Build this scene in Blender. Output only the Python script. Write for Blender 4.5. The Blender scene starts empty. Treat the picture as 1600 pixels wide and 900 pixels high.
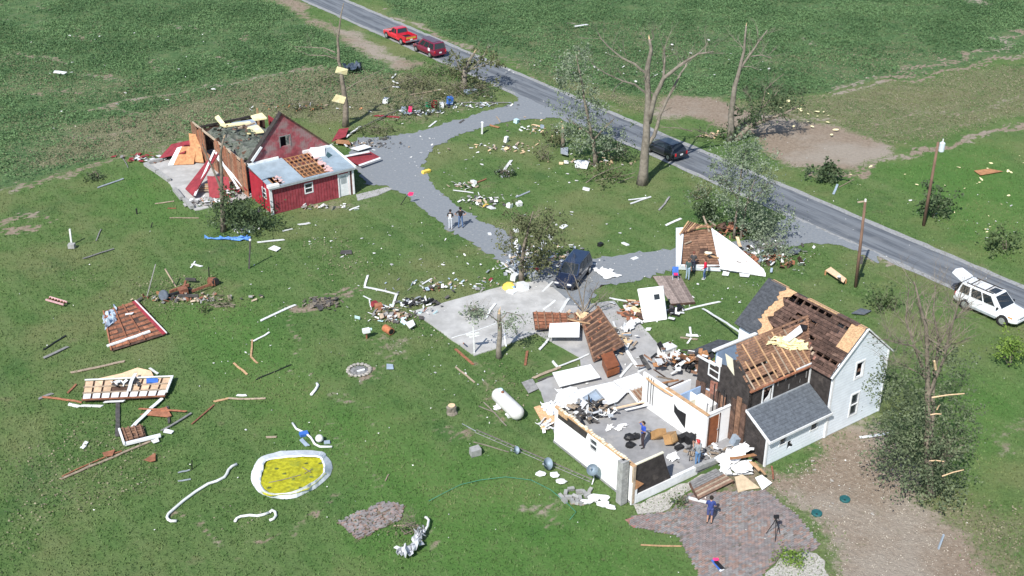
import bpy, bmesh, math, random
import numpy as np
from mathutils import Vector, Matrix, Euler

# ------------------------------------------------------------------ camera, sky, sun, exposure
FPX, PITCH, CAMH = 1840.0, math.radians(28.0), 40.5
scene = bpy.context.scene
C = scene.collection
cam_d = bpy.data.cameras.new('camera'); cam = bpy.data.objects.new('camera', cam_d); C.objects.link(cam)
cam.location = (0, 0, CAMH); cam.rotation_euler = (math.pi/2 - PITCH, 0, 0)
cam_d.sensor_width = 36.0; cam_d.lens = FPX/1600*36.0; cam_d.clip_start = 1.0; cam_d.clip_end = 6000
scene.camera = cam
SUN_EL, SUN_AZ = math.radians(46), math.radians(205)      # azimuth clockwise from +Y, where the sun stands
world = bpy.data.worlds.new('World'); scene.world = world; world.use_nodes = True
wn = world.node_tree.nodes; wl = world.node_tree.links
bg = wn['Background']; sky = wn.new('ShaderNodeTexSky'); sky.sky_type = 'NISHITA'; sky.sun_disc = False
sky.sun_elevation = SUN_EL; sky.sun_rotation = SUN_AZ; sky.air_density = 1.0; sky.dust_density = 0.6; sky.ozone_density = 1.5
wl.new(sky.outputs[0], bg.inputs[0]); bg.inputs[1].default_value = 0.115
sun_d = bpy.data.lights.new('sun', 'SUN'); sun_d.energy = 4.6; sun_d.angle = math.radians(0.53); sun_d.color = (1.0, 0.965, 0.91)
sun = bpy.data.objects.new('sun', sun_d); C.objects.link(sun)
tosun = Vector((math.sin(SUN_AZ)*math.cos(SUN_EL), math.cos(SUN_AZ)*math.cos(SUN_EL), math.sin(SUN_EL)))
sun.rotation_euler = tosun.to_track_quat('Z', 'Y').to_euler(); sun.location = (0, 40, 60)
vs = scene.view_settings; vs.view_transform = 'Standard'; vs.look = 'None'; vs.exposure = 0.42; vs.gamma = 1.0; vs.use_curve_mapping = False
scene.render.filter_size = 1.25
scene.cycles.max_bounces = 6; scene.cycles.transparent_max_bounces = 6

# ------------------------------------------------------------------ helpers
rnd = random.Random(7)
CP, SP = math.cos(PITCH), math.sin(PITCH)
C35, S35 = math.cos(math.radians(35)), math.sin(math.radians(35))
def ray(x, y):
    u = (x-800)/FPX; v = (450-y)/FPX
    return Vector((u, CP+v*SP, -SP+v*CP))
def px(x, y, z=0.0):                      # survey of the photograph: pixel of a point at height z -> place on the site
    d = ray(x, y); t = (z-CAMH)/d.z
    return Vector((d.x*t, d.y*t, z))
def vp(x, y, Y):                          # pixel of a point standing at distance Y -> place
    d = ray(x, y); t = Y/d.y
    return Vector((d.x*t, Y, CAMH+d.z*t))
def AB(a, b, z=0.0):                      # farmstead grid: a along the lot, b along the road
    return Vector((a*C35-b*S35, a*S35+b*C35, z))
U = Vector((C35, S35, 0)); Vv = Vector((-S35, C35, 0)); Z = Vector((0, 0, 1))
def onplane(x, y, p0, p1, p2, lift=0.0):  # surveyed pixel on a known plane (a roof slope)
    n = (p1-p0).cross(p2-p0).normalized(); n = n if n.z > 0 else -n; o = Vector((0, 0, CAMH)); d = ray(x, y)
    return o+d*((p0+n*lift-o).dot(n)/d.dot(n))
def toab(p): return (p.x*C35+p.y*S35, -p.x*S35+p.y*C35)

MATS = {}
def nd(nt, t, **kw):
    n = nt.nodes.new(t)
    for k, v in kw.items(): setattr(n, k, v)
    return n
def mixc(nt, fac, a, b):
    m = nd(nt, 'ShaderNodeMix', data_type='RGBA')
    for s, v in ((0, fac), (6, a), (7, b)):
        if isinstance(v, bpy.types.NodeSocket): nt.links.new(v, m.inputs[s])
        elif s == 0: m.inputs[0].default_value = v
        else: m.inputs[s].default_value = (*v[:3], 1)
    return m.outputs[2]
def math_(nt, op, a, b=None, c=None, clamp=False):
    m = nd(nt, 'ShaderNodeMath', operation=op, use_clamp=clamp)
    for i, v in enumerate((a, b, c)):
        if v is None: continue
        if isinstance(v, bpy.types.NodeSocket): nt.links.new(v, m.inputs[i])
        else: m.inputs[i].default_value = v
    return m.outputs[0]
def noise(nt, vec, scale, detail=3, rough=0.55, dim=None):
    n = nd(nt, 'ShaderNodeTexNoise'); n.inputs['Scale'].default_value = scale; n.inputs['Detail'].default_value = detail
    n.inputs['Roughness'].default_value = rough
    if vec is not None: nt.links.new(vec, n.inputs['Vector'])
    return n.outputs['Fac']
def ramp(nt, fac, lo, hi):
    m = nd(nt, 'ShaderNodeMapRange', interpolation_type='SMOOTHSTEP'); nt.links.new(fac, m.inputs[0])
    m.inputs[1].default_value = lo; m.inputs[2].default_value = hi
    return m.outputs[0]
def mat(name, col, var=0.18, scale=2.5, rough=0.8, bump=0.0, bscale=None, col2=None, c2lo=.52, c2hi=.7, metal=0.0, spec=0.35, stretch=None,
        wave=None, rand=0.12, coat=0.0):
    """procedural surface: base colour with noise mottling, optional second colour in patches, optional ribs (wave=(axis vector, period, depth))"""
    if name in MATS: return MATS[name]
    m = bpy.data.materials.new(name); MATS[name] = m; m.use_nodes = True
    nt = m.node_tree; bs = nt.nodes['Principled BSDF']
    tc = nd(nt, 'ShaderNodeTexCoord'); vec = tc.outputs['Object']
    if stretch:
        mp = nd(nt, 'ShaderNodeMapping'); mp.inputs['Scale'].default_value = stretch; nt.links.new(vec, mp.inputs[0]); vec = mp.outputs[0]
    n1 = noise(nt, vec, scale, 5, .62)
    c = mixc(nt, ramp(nt, n1, .3, .7), tuple(x*(1-var) for x in col), tuple(min(1, x*(1+var)) for x in col))
    if col2:
        n2 = noise(nt, vec, scale*.45, 4, .6)
        c = mixc(nt, ramp(nt, n2, c2lo, c2hi), c, col2)
    if rand:
        oi = nd(nt, 'ShaderNodeObjectInfo'); r = math_(nt, 'MULTIPLY_ADD', oi.outputs['Random'], 2*rand, 1-rand)
        mm = nd(nt, 'ShaderNodeMix', data_type='RGBA', blend_type='MULTIPLY'); mm.inputs[0].default_value = 1
        nt.links.new(c, mm.inputs[6]); cb = nd(nt, 'ShaderNodeCombineColor')
        for i in range(3): nt.links.new(r, cb.inputs[i])
        nt.links.new(cb.outputs[0], mm.inputs[7]); c = mm.outputs[2]
    hgt = None
    if wave:
        ax, per, dep = wave
        gv = tc.outputs['Object']
        dt = nd(nt, 'ShaderNodeVectorMath', operation='DOT_PRODUCT'); nt.links.new(gv, dt.inputs[0]); dt.inputs[1].default_value = ax
        fr = math_(nt, 'FRACT', math_(nt, 'DIVIDE', dt.outputs['Value'], per))
        groove = math_(nt, 'LESS_THAN', fr, .16)
        c = mixc(nt, math_(nt, 'MULTIPLY', groove, .35*dep), c, tuple(x*.35 for x in col))
        hgt = math_(nt, 'SUBTRACT', 1.0, groove)
    nt.links.new(c, bs.inputs['Base Color'])
    bs.inputs['Roughness'].default_value = rough; bs.inputs['Metallic'].default_value = metal; bs.inputs['Specular IOR Level'].default_value = spec
    if coat: bs.inputs['Coat Weight'].default_value = coat
    if bump or wave:
        b = nd(nt, 'ShaderNodeBump'); b.inputs['Strength'].default_value = max(bump, .3 if wave else 0); b.inputs['Distance'].default_value = .03
        h = noise(nt, vec, bscale or scale*4, 4, .6)
        if hgt is not None: h = math_(nt, 'MULTIPLY_ADD', hgt, .6, h)
        nt.links.new(h, b.inputs['Height']); nt.links.new(b.outputs[0], bs.inputs['Normal'])
    return m
def leafmat(name, dark, light, scale=.9, trans=.25, island=.5):
    if name in MATS: return MATS[name]
    m = bpy.data.materials.new(name); MATS[name] = m; m.use_nodes = True
    nt = m.node_tree; bs = nt.nodes['Principled BSDF']; out = nt.nodes['Material Output']
    tc = nd(nt, 'ShaderNodeTexCoord'); g = nd(nt, 'ShaderNodeNewGeometry')
    n1 = ramp(nt, noise(nt, tc.outputs['Object'], scale, 3), .35, .65)
    f = math_(nt, 'ADD', math_(nt, 'MULTIPLY', n1, 1-island), math_(nt, 'MULTIPLY', g.outputs['Random Per Island'], island))
    c = mixc(nt, f, dark, light); nt.links.new(c, bs.inputs['Base Color'])
    bs.inputs['Roughness'].default_value = .75; bs.inputs['Specular IOR Level'].default_value = .25
    tr = nd(nt, 'ShaderNodeBsdfTranslucent'); nt.links.new(c, tr.inputs[0])
    mx = nd(nt, 'ShaderNodeMixShader'); mx.inputs[0].default_value = trans
    nt.links.new(bs.outputs[0], mx.inputs[1]); nt.links.new(tr.outputs[0], mx.inputs[2]); nt.links.new(mx.outputs[0], out.inputs[0])
    return m

def offset(o):
    v = Vector((0, 0, 0))
    while o is not None:
        v += o.location; o = o.parent
    return v
def put(o, label=None, cat=None, group=None, kind=None):
    if label: o['label'] = label
    if cat: o['category'] = cat
    if group: o['group'] = group
    if kind or cat: o['kind'] = kind or 'thing'
    return o
def thing(name, loc, label, cat, group=None):
    o = bpy.data.objects.new(name, None); o.location = loc; o.empty_display_size = .3; C.objects.link(o)
    return put(o, label, cat, group)
class MB:
    """collects shapes in site coordinates and links them as one mesh object"""
    def __init__(s): s.v = []; s.f = []; s.mi = []; s.cur = 0
    def add(s, vs, fs):
        n = len(s.v); s.v += [tuple(p) for p in vs]; s.f += [tuple(i+n for i in f) for f in fs]; s.mi += [s.cur]*len(fs); return s
    def quad(s, *p): return s.add(p, [tuple(range(len(p)))])
    def hexa(s, p): return s.add(p, [(0, 3, 2, 1), (4, 5, 6, 7), (0, 1, 5, 4), (1, 2, 6, 5), (2, 3, 7, 6), (3, 0, 4, 7)])
    def box(s, c, sx, sy, sz, ax=None, ay=None, az=None):
        ax = Vector(ax or (1, 0, 0)); ay = Vector(ay or (0, 1, 0)); az = Vector(az or (0, 0, 1)); c = Vector(c)
        P = [c+ax*(sx/2*i)+ay*(sy/2*j)+az*(sz/2*k) for k in (-1, 1) for i, j in ((-1, -1), (1, -1), (1, 1), (-1, 1))]
        return s.hexa(P)
    def abox(s, a0, a1, b0, b1, z0, z1):   # box in the farmstead grid
        return s.hexa([AB(a0, b0, z0), AB(a1, b0, z0), AB(a1, b1, z0), AB(a0, b1, z0), AB(a0, b0, z1), AB(a1, b0, z1), AB(a1, b1, z1), AB(a0, b1, z1)])
    def beam(s, p, q, w, h, up=None):
        p = Vector(p); q = Vector(q); d = (q-p); L = d.length
        if L < 1e-6: return s
        d /= L; up = Vector(up or (0, 0, 1))
        if abs(d.dot(up)) > .98: up = Vector((1, 0, 0))
        sd = d.cross(up).normalized(); u2 = sd.cross(d)
        return s.box((p+q)/2, L, w, h, d, sd, u2)
    def prism(s, poly, th):               # polygon (any plane) thickened by vector th
        n = len(poly); th = Vector(th); P = [Vector(p) for p in poly]
        return s.add(P+[p+th for p in P], [tuple(range(n-1, -1, -1)), tuple(range(n, 2*n))]+[(i, (i+1) % n, n+(i+1) % n, n+i) for i in range(n)])
    def tube(s, pts, rad, n=6, cap=True):
        pts = [Vector(p) for p in pts]; m = len(pts)
        if not hasattr(rad, '__len__'): rad = [rad]*m
        V = []; F = []; ref = None
        for i, p in enumerate(pts):
            d = (pts[min(i+1, m-1)]-pts[max(i-1, 0)])
            d = d.normalized() if d.length > 1e-9 else Vector((0, 0, 1))
            if ref is None: ref = d.orthogonal().normalized()
            else:
                ref = ref-d*ref.dot(d); ref = ref.normalized() if ref.length > 1e-6 else d.orthogonal().normalized()
            w = d.cross(ref)
            V += [p+(ref*math.cos(2*math.pi*k/n)+w*math.sin(2*math.pi*k/n))*rad[i] for k in range(n)]
        for i in range(m-1):
            for k in range(n):
                F.append((i*n+k, i*n+(k+1) % n, (i+1)*n+(k+1) % n, (i+1)*n+k))
        if cap: F.append(tuple(range(n-1, -1, -1))); F.append(tuple((m-1)*n+k for k in range(n)))
        return s.add(V, F)
    def lathe(s, c, prof, n=16, ax=None):  # profile [(r,h)] about an axis
        az = Vector(ax or (0, 0, 1)).normalized(); x = az.orthogonal().normalized(); y = az.cross(x); c = Vector(c); V = []; F = []
        for r, h in prof: V += [c+az*h+(x*math.cos(2*math.pi*k/n)+y*math.sin(2*math.pi*k/n))*r for k in range(n)]
        for i in range(len(prof)-1):
            for k in range(n): F.append((i*n+k, i*n+(k+1) % n, (i+1)*n+(k+1) % n, (i+1)*n+k))
        F.append(tuple(range(n-1, -1, -1))); F.append(tuple((len(prof)-1)*n+k for k in range(n)))
        return s.add(V, F)
    def blob(s, c, rx, ry, rz, seed=0, n=7, m=5, rough=.25):
        r = random.Random(seed); V = []; F = []; c = Vector(c)
        for i in range(m+1):
            th = math.pi*i/m
            for k in range(n):
                ph = 2*math.pi*k/n; q = 1+r.uniform(-rough, rough)
                V.append(c+Vector((rx*q*math.sin(th)*math.cos(ph), ry*q*math.sin(th)*math.sin(ph), rz*q*math.cos(th))))
        for i in range(m):
            for k in range(n): F.append((i*n+k, (i+1)*n+k, (i+1)*n+(k+1) % n, i*n+(k+1) % n))
        return s.add(V, F)
    def build(s, name, m, parent=None, loc=None, smooth=False, **kw):
        me = bpy.data.meshes.new(name); off = offset(parent) if parent else Vector(loc or (0, 0, 0))
        me.from_pydata([tuple(Vector(p)-off) for p in s.v], [], s.f); me.validate()
        for k in (m if isinstance(m, (list, tuple)) else [m]): me.materials.append(k)
        if isinstance(m, (list, tuple)) and len(s.mi) == len(me.polygons): me.polygons.foreach_set('material_index', s.mi)
        if smooth: me.polygons.foreach_set('use_smooth', [True]*len(me.polygons))
        me.update()
        o = bpy.data.objects.new(name, me); C.objects.link(o)
        if parent: o.parent = parent
        else: o.location = off
        return put(o, **kw)
def fastmesh(name, V, F, m, parent=None, loc=None, **kw):          # numpy verts (n,3) and equal-sized faces (m,k)
    off = offset(parent) if parent else Vector(loc or (0, 0, 0))
    V = (V-np.array(off)).astype(np.float32); k = F.shape[1]
    me = bpy.data.meshes.new(name); me.vertices.add(len(V)); me.vertices.foreach_set('co', V.ravel())
    me.loops.add(F.size); me.loops.foreach_set('vertex_index', F.astype(np.int32).ravel())
    me.polygons.add(len(F)); me.polygons.foreach_set('loop_start', np.arange(0, F.size, k, dtype=np.int32))
    me.update(calc_edges=True); me.materials.append(m)
    o = bpy.data.objects.new(name, me); C.objects.link(o)
    if parent: o.parent = parent
    else: o.location = off
    return put(o, **kw)
def leaves(P, size, rng, n=1, spread=0., flat=0.):
    """quads of about `size` around points P (numpy n,3)"""
    P = np.repeat(P, n, axis=0)+rng.normal(0, 1, (len(P)*n, 3))*spread
    k = len(P); a = rng.normal(0, 1, (k, 3)); a[:, 2] *= (1-flat); a /= np.linalg.norm(a, axis=1)[:, None]
    b = rng.normal(0, 1, (k, 3)); b[:, 2] *= (1-flat); b -= a*(a*b).sum(1)[:, None]; b /= np.linalg.norm(b, axis=1)[:, None]
    s = size*rng.uniform(.6, 1.35, (k, 1)); a *= s*.5; b *= s*.36
    V = np.stack([P-a, P-b*.9+a*.1, P+a, P+b*.9+a*.1], 1).reshape(-1, 3)
    return V, np.arange(k*4).reshape(-1, 4)
def inpoly(X, Y, poly):
    r = np.zeros(X.shape, bool); n = len(poly); j = n-1
    for i in range(n):
        xi, yi = poly[i]; xj, yj = poly[j]
        if yi != yj: r ^= ((yi > Y) != (yj > Y)) & (X < (xj-xi)*(Y-yi)/(yj-yi)+xi)
        j = i
    return r
def pxy(pts): return [tuple(px(x, y).xy) for x, y in pts]
def dseg(X, Y, pts):                      # distance to a polyline
    d = np.full(X.shape, 1e9)
    for (x0, y0), (x1, y1) in zip(pts[:-1], pts[1:]):
        dx, dy = x1-x0, y1-y0; t = np.clip(((X-x0)*dx+(Y-y0)*dy)/(dx*dx+dy*dy+1e-9), 0, 1)
        d = np.minimum(d, np.hypot(X-x0-t*dx, Y-y0-t*dy))
    return d
def blur(A, k):
    for _ in range(k):
        B = A.copy(); B[1:-1, :] = (A[:-2, :]+A[2:, :]+2*A[1:-1, :])/4; A = B.copy()
        A[:, 1:-1] = (B[:, :-2]+B[:, 2:]+2*B[:, 1:-1])/4
    return A
# ------------------------------------------------------------------ ground
FIELD = [[(-900, -500), (420, -500), (420, 0), (540, 68), (640, 112), (600, 132), (500, 165), (400, 178), (300, 204), (240, 238), (120, 264), (0, 292), (-500, 400)],
         [(585, -5), (640, 28), (770, 92), (880, 128), (1000, 150), (1200, 152), (1290, 146), (1420, 118), (1600, 75), (2300, -60), (2300, -500), (450, -500)]]
DRY = [([(120, 200), (300, 160), (480, 105), (640, 112), (730, 150), (600, 195), (420, 190), (300, 205), (240, 245), (130, 256), (40, 270)], .85),
       ([(700, 60), (880, 120), (1010, 150), (1180, 150), (1290, 146), (1480, 110), (1640, 95), (1700, 150), (1380, 245), (1290, 268), (1180, 215), (1020, 180), (870, 140)], .72),
       ([(0, 80), (110, 95), (300, 130), (420, 110), (420, 150), (200, 170), (0, 150)], .5), ([(760, 60), (900, 20), (1100, 40), (1150, 90), (1000, 130), (850, 120)], .42), ([(1180, 90), (1400, 60), (1500, 90), (1300, 140)], .45), ([(0, 180), (120, 170), (150, 250), (0, 285)], .45), ([(80, 640), (260, 640), (300, 760), (160, 820), (60, 760)], .42), ([(420, 360), (560, 380), (640, 440), (500, 450)], .4), ([(760, 570), (830, 590), (800, 660), (740, 640)], .45),
       ([(620, 110), (790, 130), (800, 160), (700, 185), (640, 190)], .5),
       ([(760, 330), (860, 340), (880, 470), (800, 470), (770, 420)], .4),
       ([(1180, 390), (1300, 390), (1290, 440), (1180, 430)], .35),
       ([(1460, 770), (1640, 780), (1640, 960), (1280, 960), (1300, 860), (1400, 850)], .85),
       ([(200, 430), (350, 440), (350, 480), (220, 480)], .5), ([(570, 440), (660, 480), (760, 560), (700, 560), (590, 500)], .55),
       ([(260, 800), (450, 790), (470, 830), (420, 860), (290, 850)], .35), ([(560, 800), (700, 800), (720, 850), (620, 880)], .45),
       ([(-20, 700), (60, 690), (120, 800), (40, 930), (-60, 930)], .4), ([(0, 390), (200, 400), (260, 500), (60, 470)], .3),
       ([(820, 600), (870, 610), (880, 700), (840, 650)], .5), ([(1300, 720), (1400, 680), (1460, 760), (1400, 800)], .6),
       ([(860, 700), (990, 790), (960, 800), (880, 760)], .35), ([(1480, 90), (1600, 100), (1600, 165), (1440, 215), (1350, 225)], .45)]
DIRT = [([(1035, 158), (1100, 150), (1160, 165), (1200, 186), (1290, 192), (1350, 206), (1398, 226), (1388, 246), (1310, 268), (1255, 272), (1190, 226), (1080, 192), (1015, 178)], .95),
        ([(420, -5), (448, -5), (560, 52), (655, 100), (630, 110), (540, 68)], .8),
        ([(1205, 742), (1290, 700), (1350, 680), (1410, 700), (1420, 755), (1440, 800), (1510, 850), (1560, 930), (1300, 930), (1290, 862), (1246, 806), (1196, 770)], .9),
        ([(1100, 725), (1170, 700), (1200, 735), (1210, 770), (1150, 765), (1105, 750)], .75),
        ([(1000, 440), (1060, 418), (1060, 425), (1010, 452)], .7), ([(550, 178), (640, 160), (780, 140), (800, 150), (690, 185), (590, 205)], .3),
        ([(240, 236), (300, 206), (310, 222), (250, 252)], .6), ([(415, 340), (560, 310), (600, 300), (560, 322), (440, 350)], .65),
        ([(1230, 690), (1300, 640), (1400, 640), (1400, 690), (1290, 705)], .6)]
LINES = [([(50, 5), (75, 20)], .22, .6), ([(105, 35), (150, 68)], .22, .6), ([(140, 35), (172, 56)], .2, .55), ([(268, 30), (310, 52)], .22, .6), ([(320, 85), (362, 106)], .25, .6), ([(372, 55), (400, 60)], .35, .6), ([(60, 145), (75, 146)], .5, .7), ([(95, 138), (150, 146)], .3, .5), ([(125, 205), (150, 215), (200, 212)], .7, .5), ([(1200, 90), (1212, 95)], .3, .5), ([(1250, 55), (1270, 70)], .5, .5), ([(1335, 85), (1350, 90)], .5, .45), ([(1400, 30), (1410, 33)], .35, .5), ([(1190, 175), (1290, 185)], .6, .5), ([(1370, 200), (1500, 170), (1600, 150)], .5, .45), ([(1330, 230), (1480, 200), (1600, 170)], .4, .4), ([(40, 82), (110, 103)], .5, .7), ([(118, 116), (186, 128)], .45, .7), ([(140, 174), (200, 162), (300, 144), (410, 124), (480, 108)], .55, .6),
         ([(1290, 143), (1400, 117), (1480, 93), (1620, 45)], .45, .7), ([(1300, 152), (1370, 136), (1440, 116), (1530, 95), (1620, 68)], .5, .75),
         ([(1278, 280), (1330, 272), (1400, 252), (1470, 233), (1540, 213), (1640, 182)], .75, .85), ([(600, 14), (660, 44), (725, 76)], .6, .8),
         ([(725, 76), (800, 105), (880, 150), (960, 170)], .5, .45), ([(0, 295), (60, 281), (130, 266), (230, 246)], .7, .55),
         ([(5, 345), (15, 338), (45, 332), (75, 333), (90, 341), (80, 350), (50, 357), (20, 354), (5, 345)], .38, .8), ([(20, 352), (50, 355)], .6, .7),
         ([(270, 815), (290, 845), (360, 862), (440, 850), (490, 820), (530, 770)], .3, .5), ([(590, 545), (630, 530), (632, 548), (600, 552)], .7, .35),
         ([(490, 470), (525, 473)], 1.1, .85), ([(560, 580), (580, 580)], .8, .8), ([(175, 168), (200, 185)], .7, .5), ([(100, 65), (150, 40), (170, 55)], .3, .3),
         ([(240, 92), (262, 110)], .4, .6), ([(115, 155), (150, 40)], .25, .2), ([(645, 265), (675, 300), (710, 330), (780, 368)], .35, .5), ([(700, 350), (735, 380), (780, 408)], .35, .45),
         ([(1520, 3), (1530, 5)], 1.3, .7), ([(1585, 47), (1600, 50)], 1.2, .7), ([(880, 32), (890, 35)], .9, .7), ([(1640, 640), (1560, 680)], .9, .35), ([(820, 790), (850, 800)], .6, .5),
         ([(440, 560), (490, 600), (580, 700), (640, 760)], .25, .35), ([(450, 470), (475, 540)], .4, .45), ([(980, 810), (1060, 780)], .5, .3), ([(655, 805), (700, 840), (690, 860)], .6, .4),
         ([(1540, 700), (1570, 690)], .5, .3), ([(1270, 560), (1330, 545)], .5, .2), ([(1355, 400), (1430, 440)], .45, .75), ([(740, 690), (790, 700)], .3, .3), ([(690, 650), (720, 655)], 1.0, .45), ([(750, 590), (790, 640)], .8, .35)]
LUSH = [[(560, 640), (760, 700), (960, 790), (1060, 830), (1130, 930), (500, 930), (600, 780), (430, 660)], [(180, 285), (260, 270), (330, 335), (300, 350), (200, 330)],
        [(230, 470), (420, 460), (520, 640), (560, 760), (480, 700), (380, 600)], [(1380, 260), (1600, 215), (1640, 420), (1500, 390)], [(1400, 660), (1560, 560), (1620, 620), (1500, 760)]]
def axis(lo, hi, st, far):
    m = np.arange(lo, hi+1e-6, st)
    return np.concatenate([[-far if lo < 0 else lo-60, lo-30], m, [hi+30, far]])
gx = np.concatenate([[-2500, -300], np.arange(-78, 78.1, .3), [300, 2500]]); gy = np.concatenate([[-300, 10], np.arange(30, 176, .3), [400, 4000]])
GX, GY = np.meshgrid(gx, gy)
rng = np.random.default_rng(3)
def warp(k, amp):
    w = blur(rng.normal(0, 1, GX.shape), k); return w/w.std()*amp
jx = GX+rng.normal(0, .3, GX.shape)+warp(60, .75)+warp(10, .3); jy = GY+rng.normal(0, .3, GX.shape)+warp(60, .9)+warp(10, .35)
fld = np.zeros(GX.shape); dry = fld.copy(); drt = fld.copy(); lsh = fld.copy()
for p in FIELD: fld = np.maximum(fld, inpoly(jx, jy, pxy(p)) if min(q[1] for q in p) > -400 else inpoly(jx, jy, [tuple(px(max(-700, min(2300, x)), max(y, -330)).xy) for x, y in p]))
far_ = (GY > 176); fld[far_] = 1
for p, w in DRY: dry = np.maximum(dry, inpoly(jx, jy, pxy(p))*w)
for p, w in DIRT: drt = np.maximum(drt, inpoly(jx, jy, pxy(p))*w)
for p in LUSH: lsh = np.maximum(lsh, inpoly(jx, jy, pxy(p))*1.0)
fld = blur(fld, 26); dry = blur(dry, 20); drt = blur(drt, 12); lsh = blur(lsh, 40)
for p, w, s in LINES:
    pw = pxy(p); n = rng.uniform(.45, 1.2, GX.shape)
    drt = np.maximum(drt, np.clip(1.35-dseg(jx, jy, pw)/w, 0, 1)*min(1, s*1.3)*n)
dry = np.maximum(dry, blur(drt, 14)*.55); drt = np.clip(drt, 0, 1)
gz = (blur(rng.normal(0, 1, GX.shape), 4)*.02-.03); gz = np.minimum(gz, -.008)
V = np.stack([GX.ravel(), GY.ravel(), gz.ravel()], 1); ny, nx = GX.shape
I = np.arange(nx*ny).reshape(ny, nx); F = np.stack([I[:-1, :-1], I[:-1, 1:], I[1:, 1:], I[1:, :-1]], -1).reshape(-1, 4)
gm = bpy.data.materials.new('ground_cover'); gm.use_nodes = True
ground = fastmesh('ground', V, F, gm, kind='structure', label='grass lawn and crop field with bare patches and wheel tracks')
at = ground.data.color_attributes.new('cover', 'FLOAT_COLOR', 'POINT')
at.data.foreach_set('color', np.stack([fld, dry, drt, lsh], -1).astype(np.float32).ravel())
ground.data.polygons.foreach_set('use_smooth', [True]*len(ground.data.polygons))
nt = gm.node_tree; bs = nt.nodes['Principled BSDF']; tc = nd(nt, 'ShaderNodeTexCoord'); ov = tc.outputs['Object']
ca = nd(nt, 'ShaderNodeAttribute', attribute_name='cover'); sp = nd(nt, 'ShaderNodeSeparateColor'); nt.links.new(ca.outputs['Color'], sp.inputs[0])
big = noise(nt, ov, .09, 4, .6); mid = noise(nt, ov, .55, 5, .65); fine = noise(nt, ov, 3.2, 5, .7); tiny = noise(nt, ov, 11, 4, .75)
def edged(sock, k=.7, lo=.32, hi=.62):
    t = math_(nt, 'MULTIPLY_ADD', math_(nt, 'SUBTRACT', math_(nt, 'MULTIPLY_ADD', fine, .6, math_(nt, 'MULTIPLY', mid, .4)), .5), k, sock)
    return ramp(nt, t, lo, hi)
def lawn_cols(nt, ov, big, mid, fine):
    c = mixc(nt, ramp(nt, fine, .3, .7), (.064, .122, .036), (.104, .178, .056))
    c = mixc(nt, math_(nt, 'MULTIPLY', ramp(nt, mid, .38, .66), .6), c, (.132, .190, .068))
    c = mixc(nt, math_(nt, 'MULTIPLY', ramp(nt, big, .46, .64), .75), c, (.168, .185, .082))
    c = mixc(nt, math_(nt, 'MULTIPLY', ramp(nt, noise(nt, ov, .16, 5, .65), .55, .72), .65), c, (.050, .112, .036))
    da = nd(nt, 'ShaderNodeVectorMath', operation='DOT_PRODUCT'); nt.links.new(ov, da.inputs[0]); da.inputs[1].default_value = (C35*.9, S35*.9, 0)
    db = nd(nt, 'ShaderNodeVectorMath', operation='DOT_PRODUCT'); nt.links.new(ov, db.inputs[0]); db.inputs[1].default_value = (-S35*.05, C35*.05, 0)
    cb = nd(nt, 'ShaderNodeCombineXYZ'); nt.links.new(da.outputs['Value'], cb.inputs[0]); nt.links.new(db.outputs['Value'], cb.inputs[1])
    c = mixc(nt, math_(nt, 'MULTIPLY', ramp(nt, noise(nt, cb.outputs[0], .8, 4, .6), .48, .66), .45), c, (.150, .196, .082))
    return mixc(nt, math_(nt, 'MULTIPLY', ramp(nt, noise(nt, ov, .33, 6, .72), .58, .74), .6), c, (.185, .170, .100))
lawn = lawn_cols(nt, ov, big, mid, fine)
lawn = mixc(nt, math_(nt, 'MULTIPLY', ca.outputs['Alpha'], math_(nt, 'MULTIPLY_ADD', fine, .7, .2)), lawn, (.074, .182, .036))
lawn = mixc(nt, math_(nt, 'MULTIPLY', ramp(nt, noise(nt, ov, 1.4, 4, .7), .6, .75), .5), lawn, (.175, .165, .095))
crop = mixc(nt, ramp(nt, fine, .3, .68), (.052, .108, .042), (.098, .168, .07))
crop = mixc(nt, math_(nt, 'MULTIPLY', ramp(nt, mid, .4, .68), .6), crop, (.145, .185, .082))
crop = mixc(nt, math_(nt, 'MULTIPLY', ramp(nt, noise(nt, ov, .5, 6, .72), .52, .74), .7), crop, (.20, .19, .125))
c = mixc(nt, edged(sp.outputs[0], 1.1, .2, .8), lawn, crop)
dryc = mixc(nt, tiny, (.165, .16, .09), (.25, .23, .15))
c = mixc(nt, math_(nt, 'MULTIPLY', edged(math_(nt, 'MULTIPLY_ADD', sp.outputs[1], .66, 0), 1.2, .22, .66), .85), c, dryc)
soil = mixc(nt, ramp(nt, fine, .3, .7), (.215, .165, .122), (.31, .252, .195))
soil = mixc(nt, math_(nt, 'MULTIPLY', ramp(nt, tiny, .6, .74), .45), soil, (.46, .42, .36))
soil = mixc(nt, math_(nt, 'MULTIPLY', ramp(nt, big, .45, .6), .5), soil, (.36, .33, .285))
c = mixc(nt, edged(math_(nt, 'MULTIPLY_ADD', math_(nt, 'SUBTRACT', noise(nt, ov, 1.1, 5, .7), .5), 1.1, sp.outputs[2]), 1.0, .25, .75), c, soil)
nt.links.new(c, bs.inputs['Base Color']); bs.inputs['Roughness'].default_value = .95; bs.inputs['Specular IOR Level'].default_value = .1
bp = nd(nt, 'ShaderNodeBump'); bp.inputs['Strength'].default_value = .9; bp.inputs['Distance'].default_value = .12
nt.links.new(math_(nt, 'ADD', math_(nt, 'MULTIPLY', tiny, .6), fine), bp.inputs['Height']); nt.links.new(bp.outputs[0], bs.inputs['Normal'])

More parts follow.
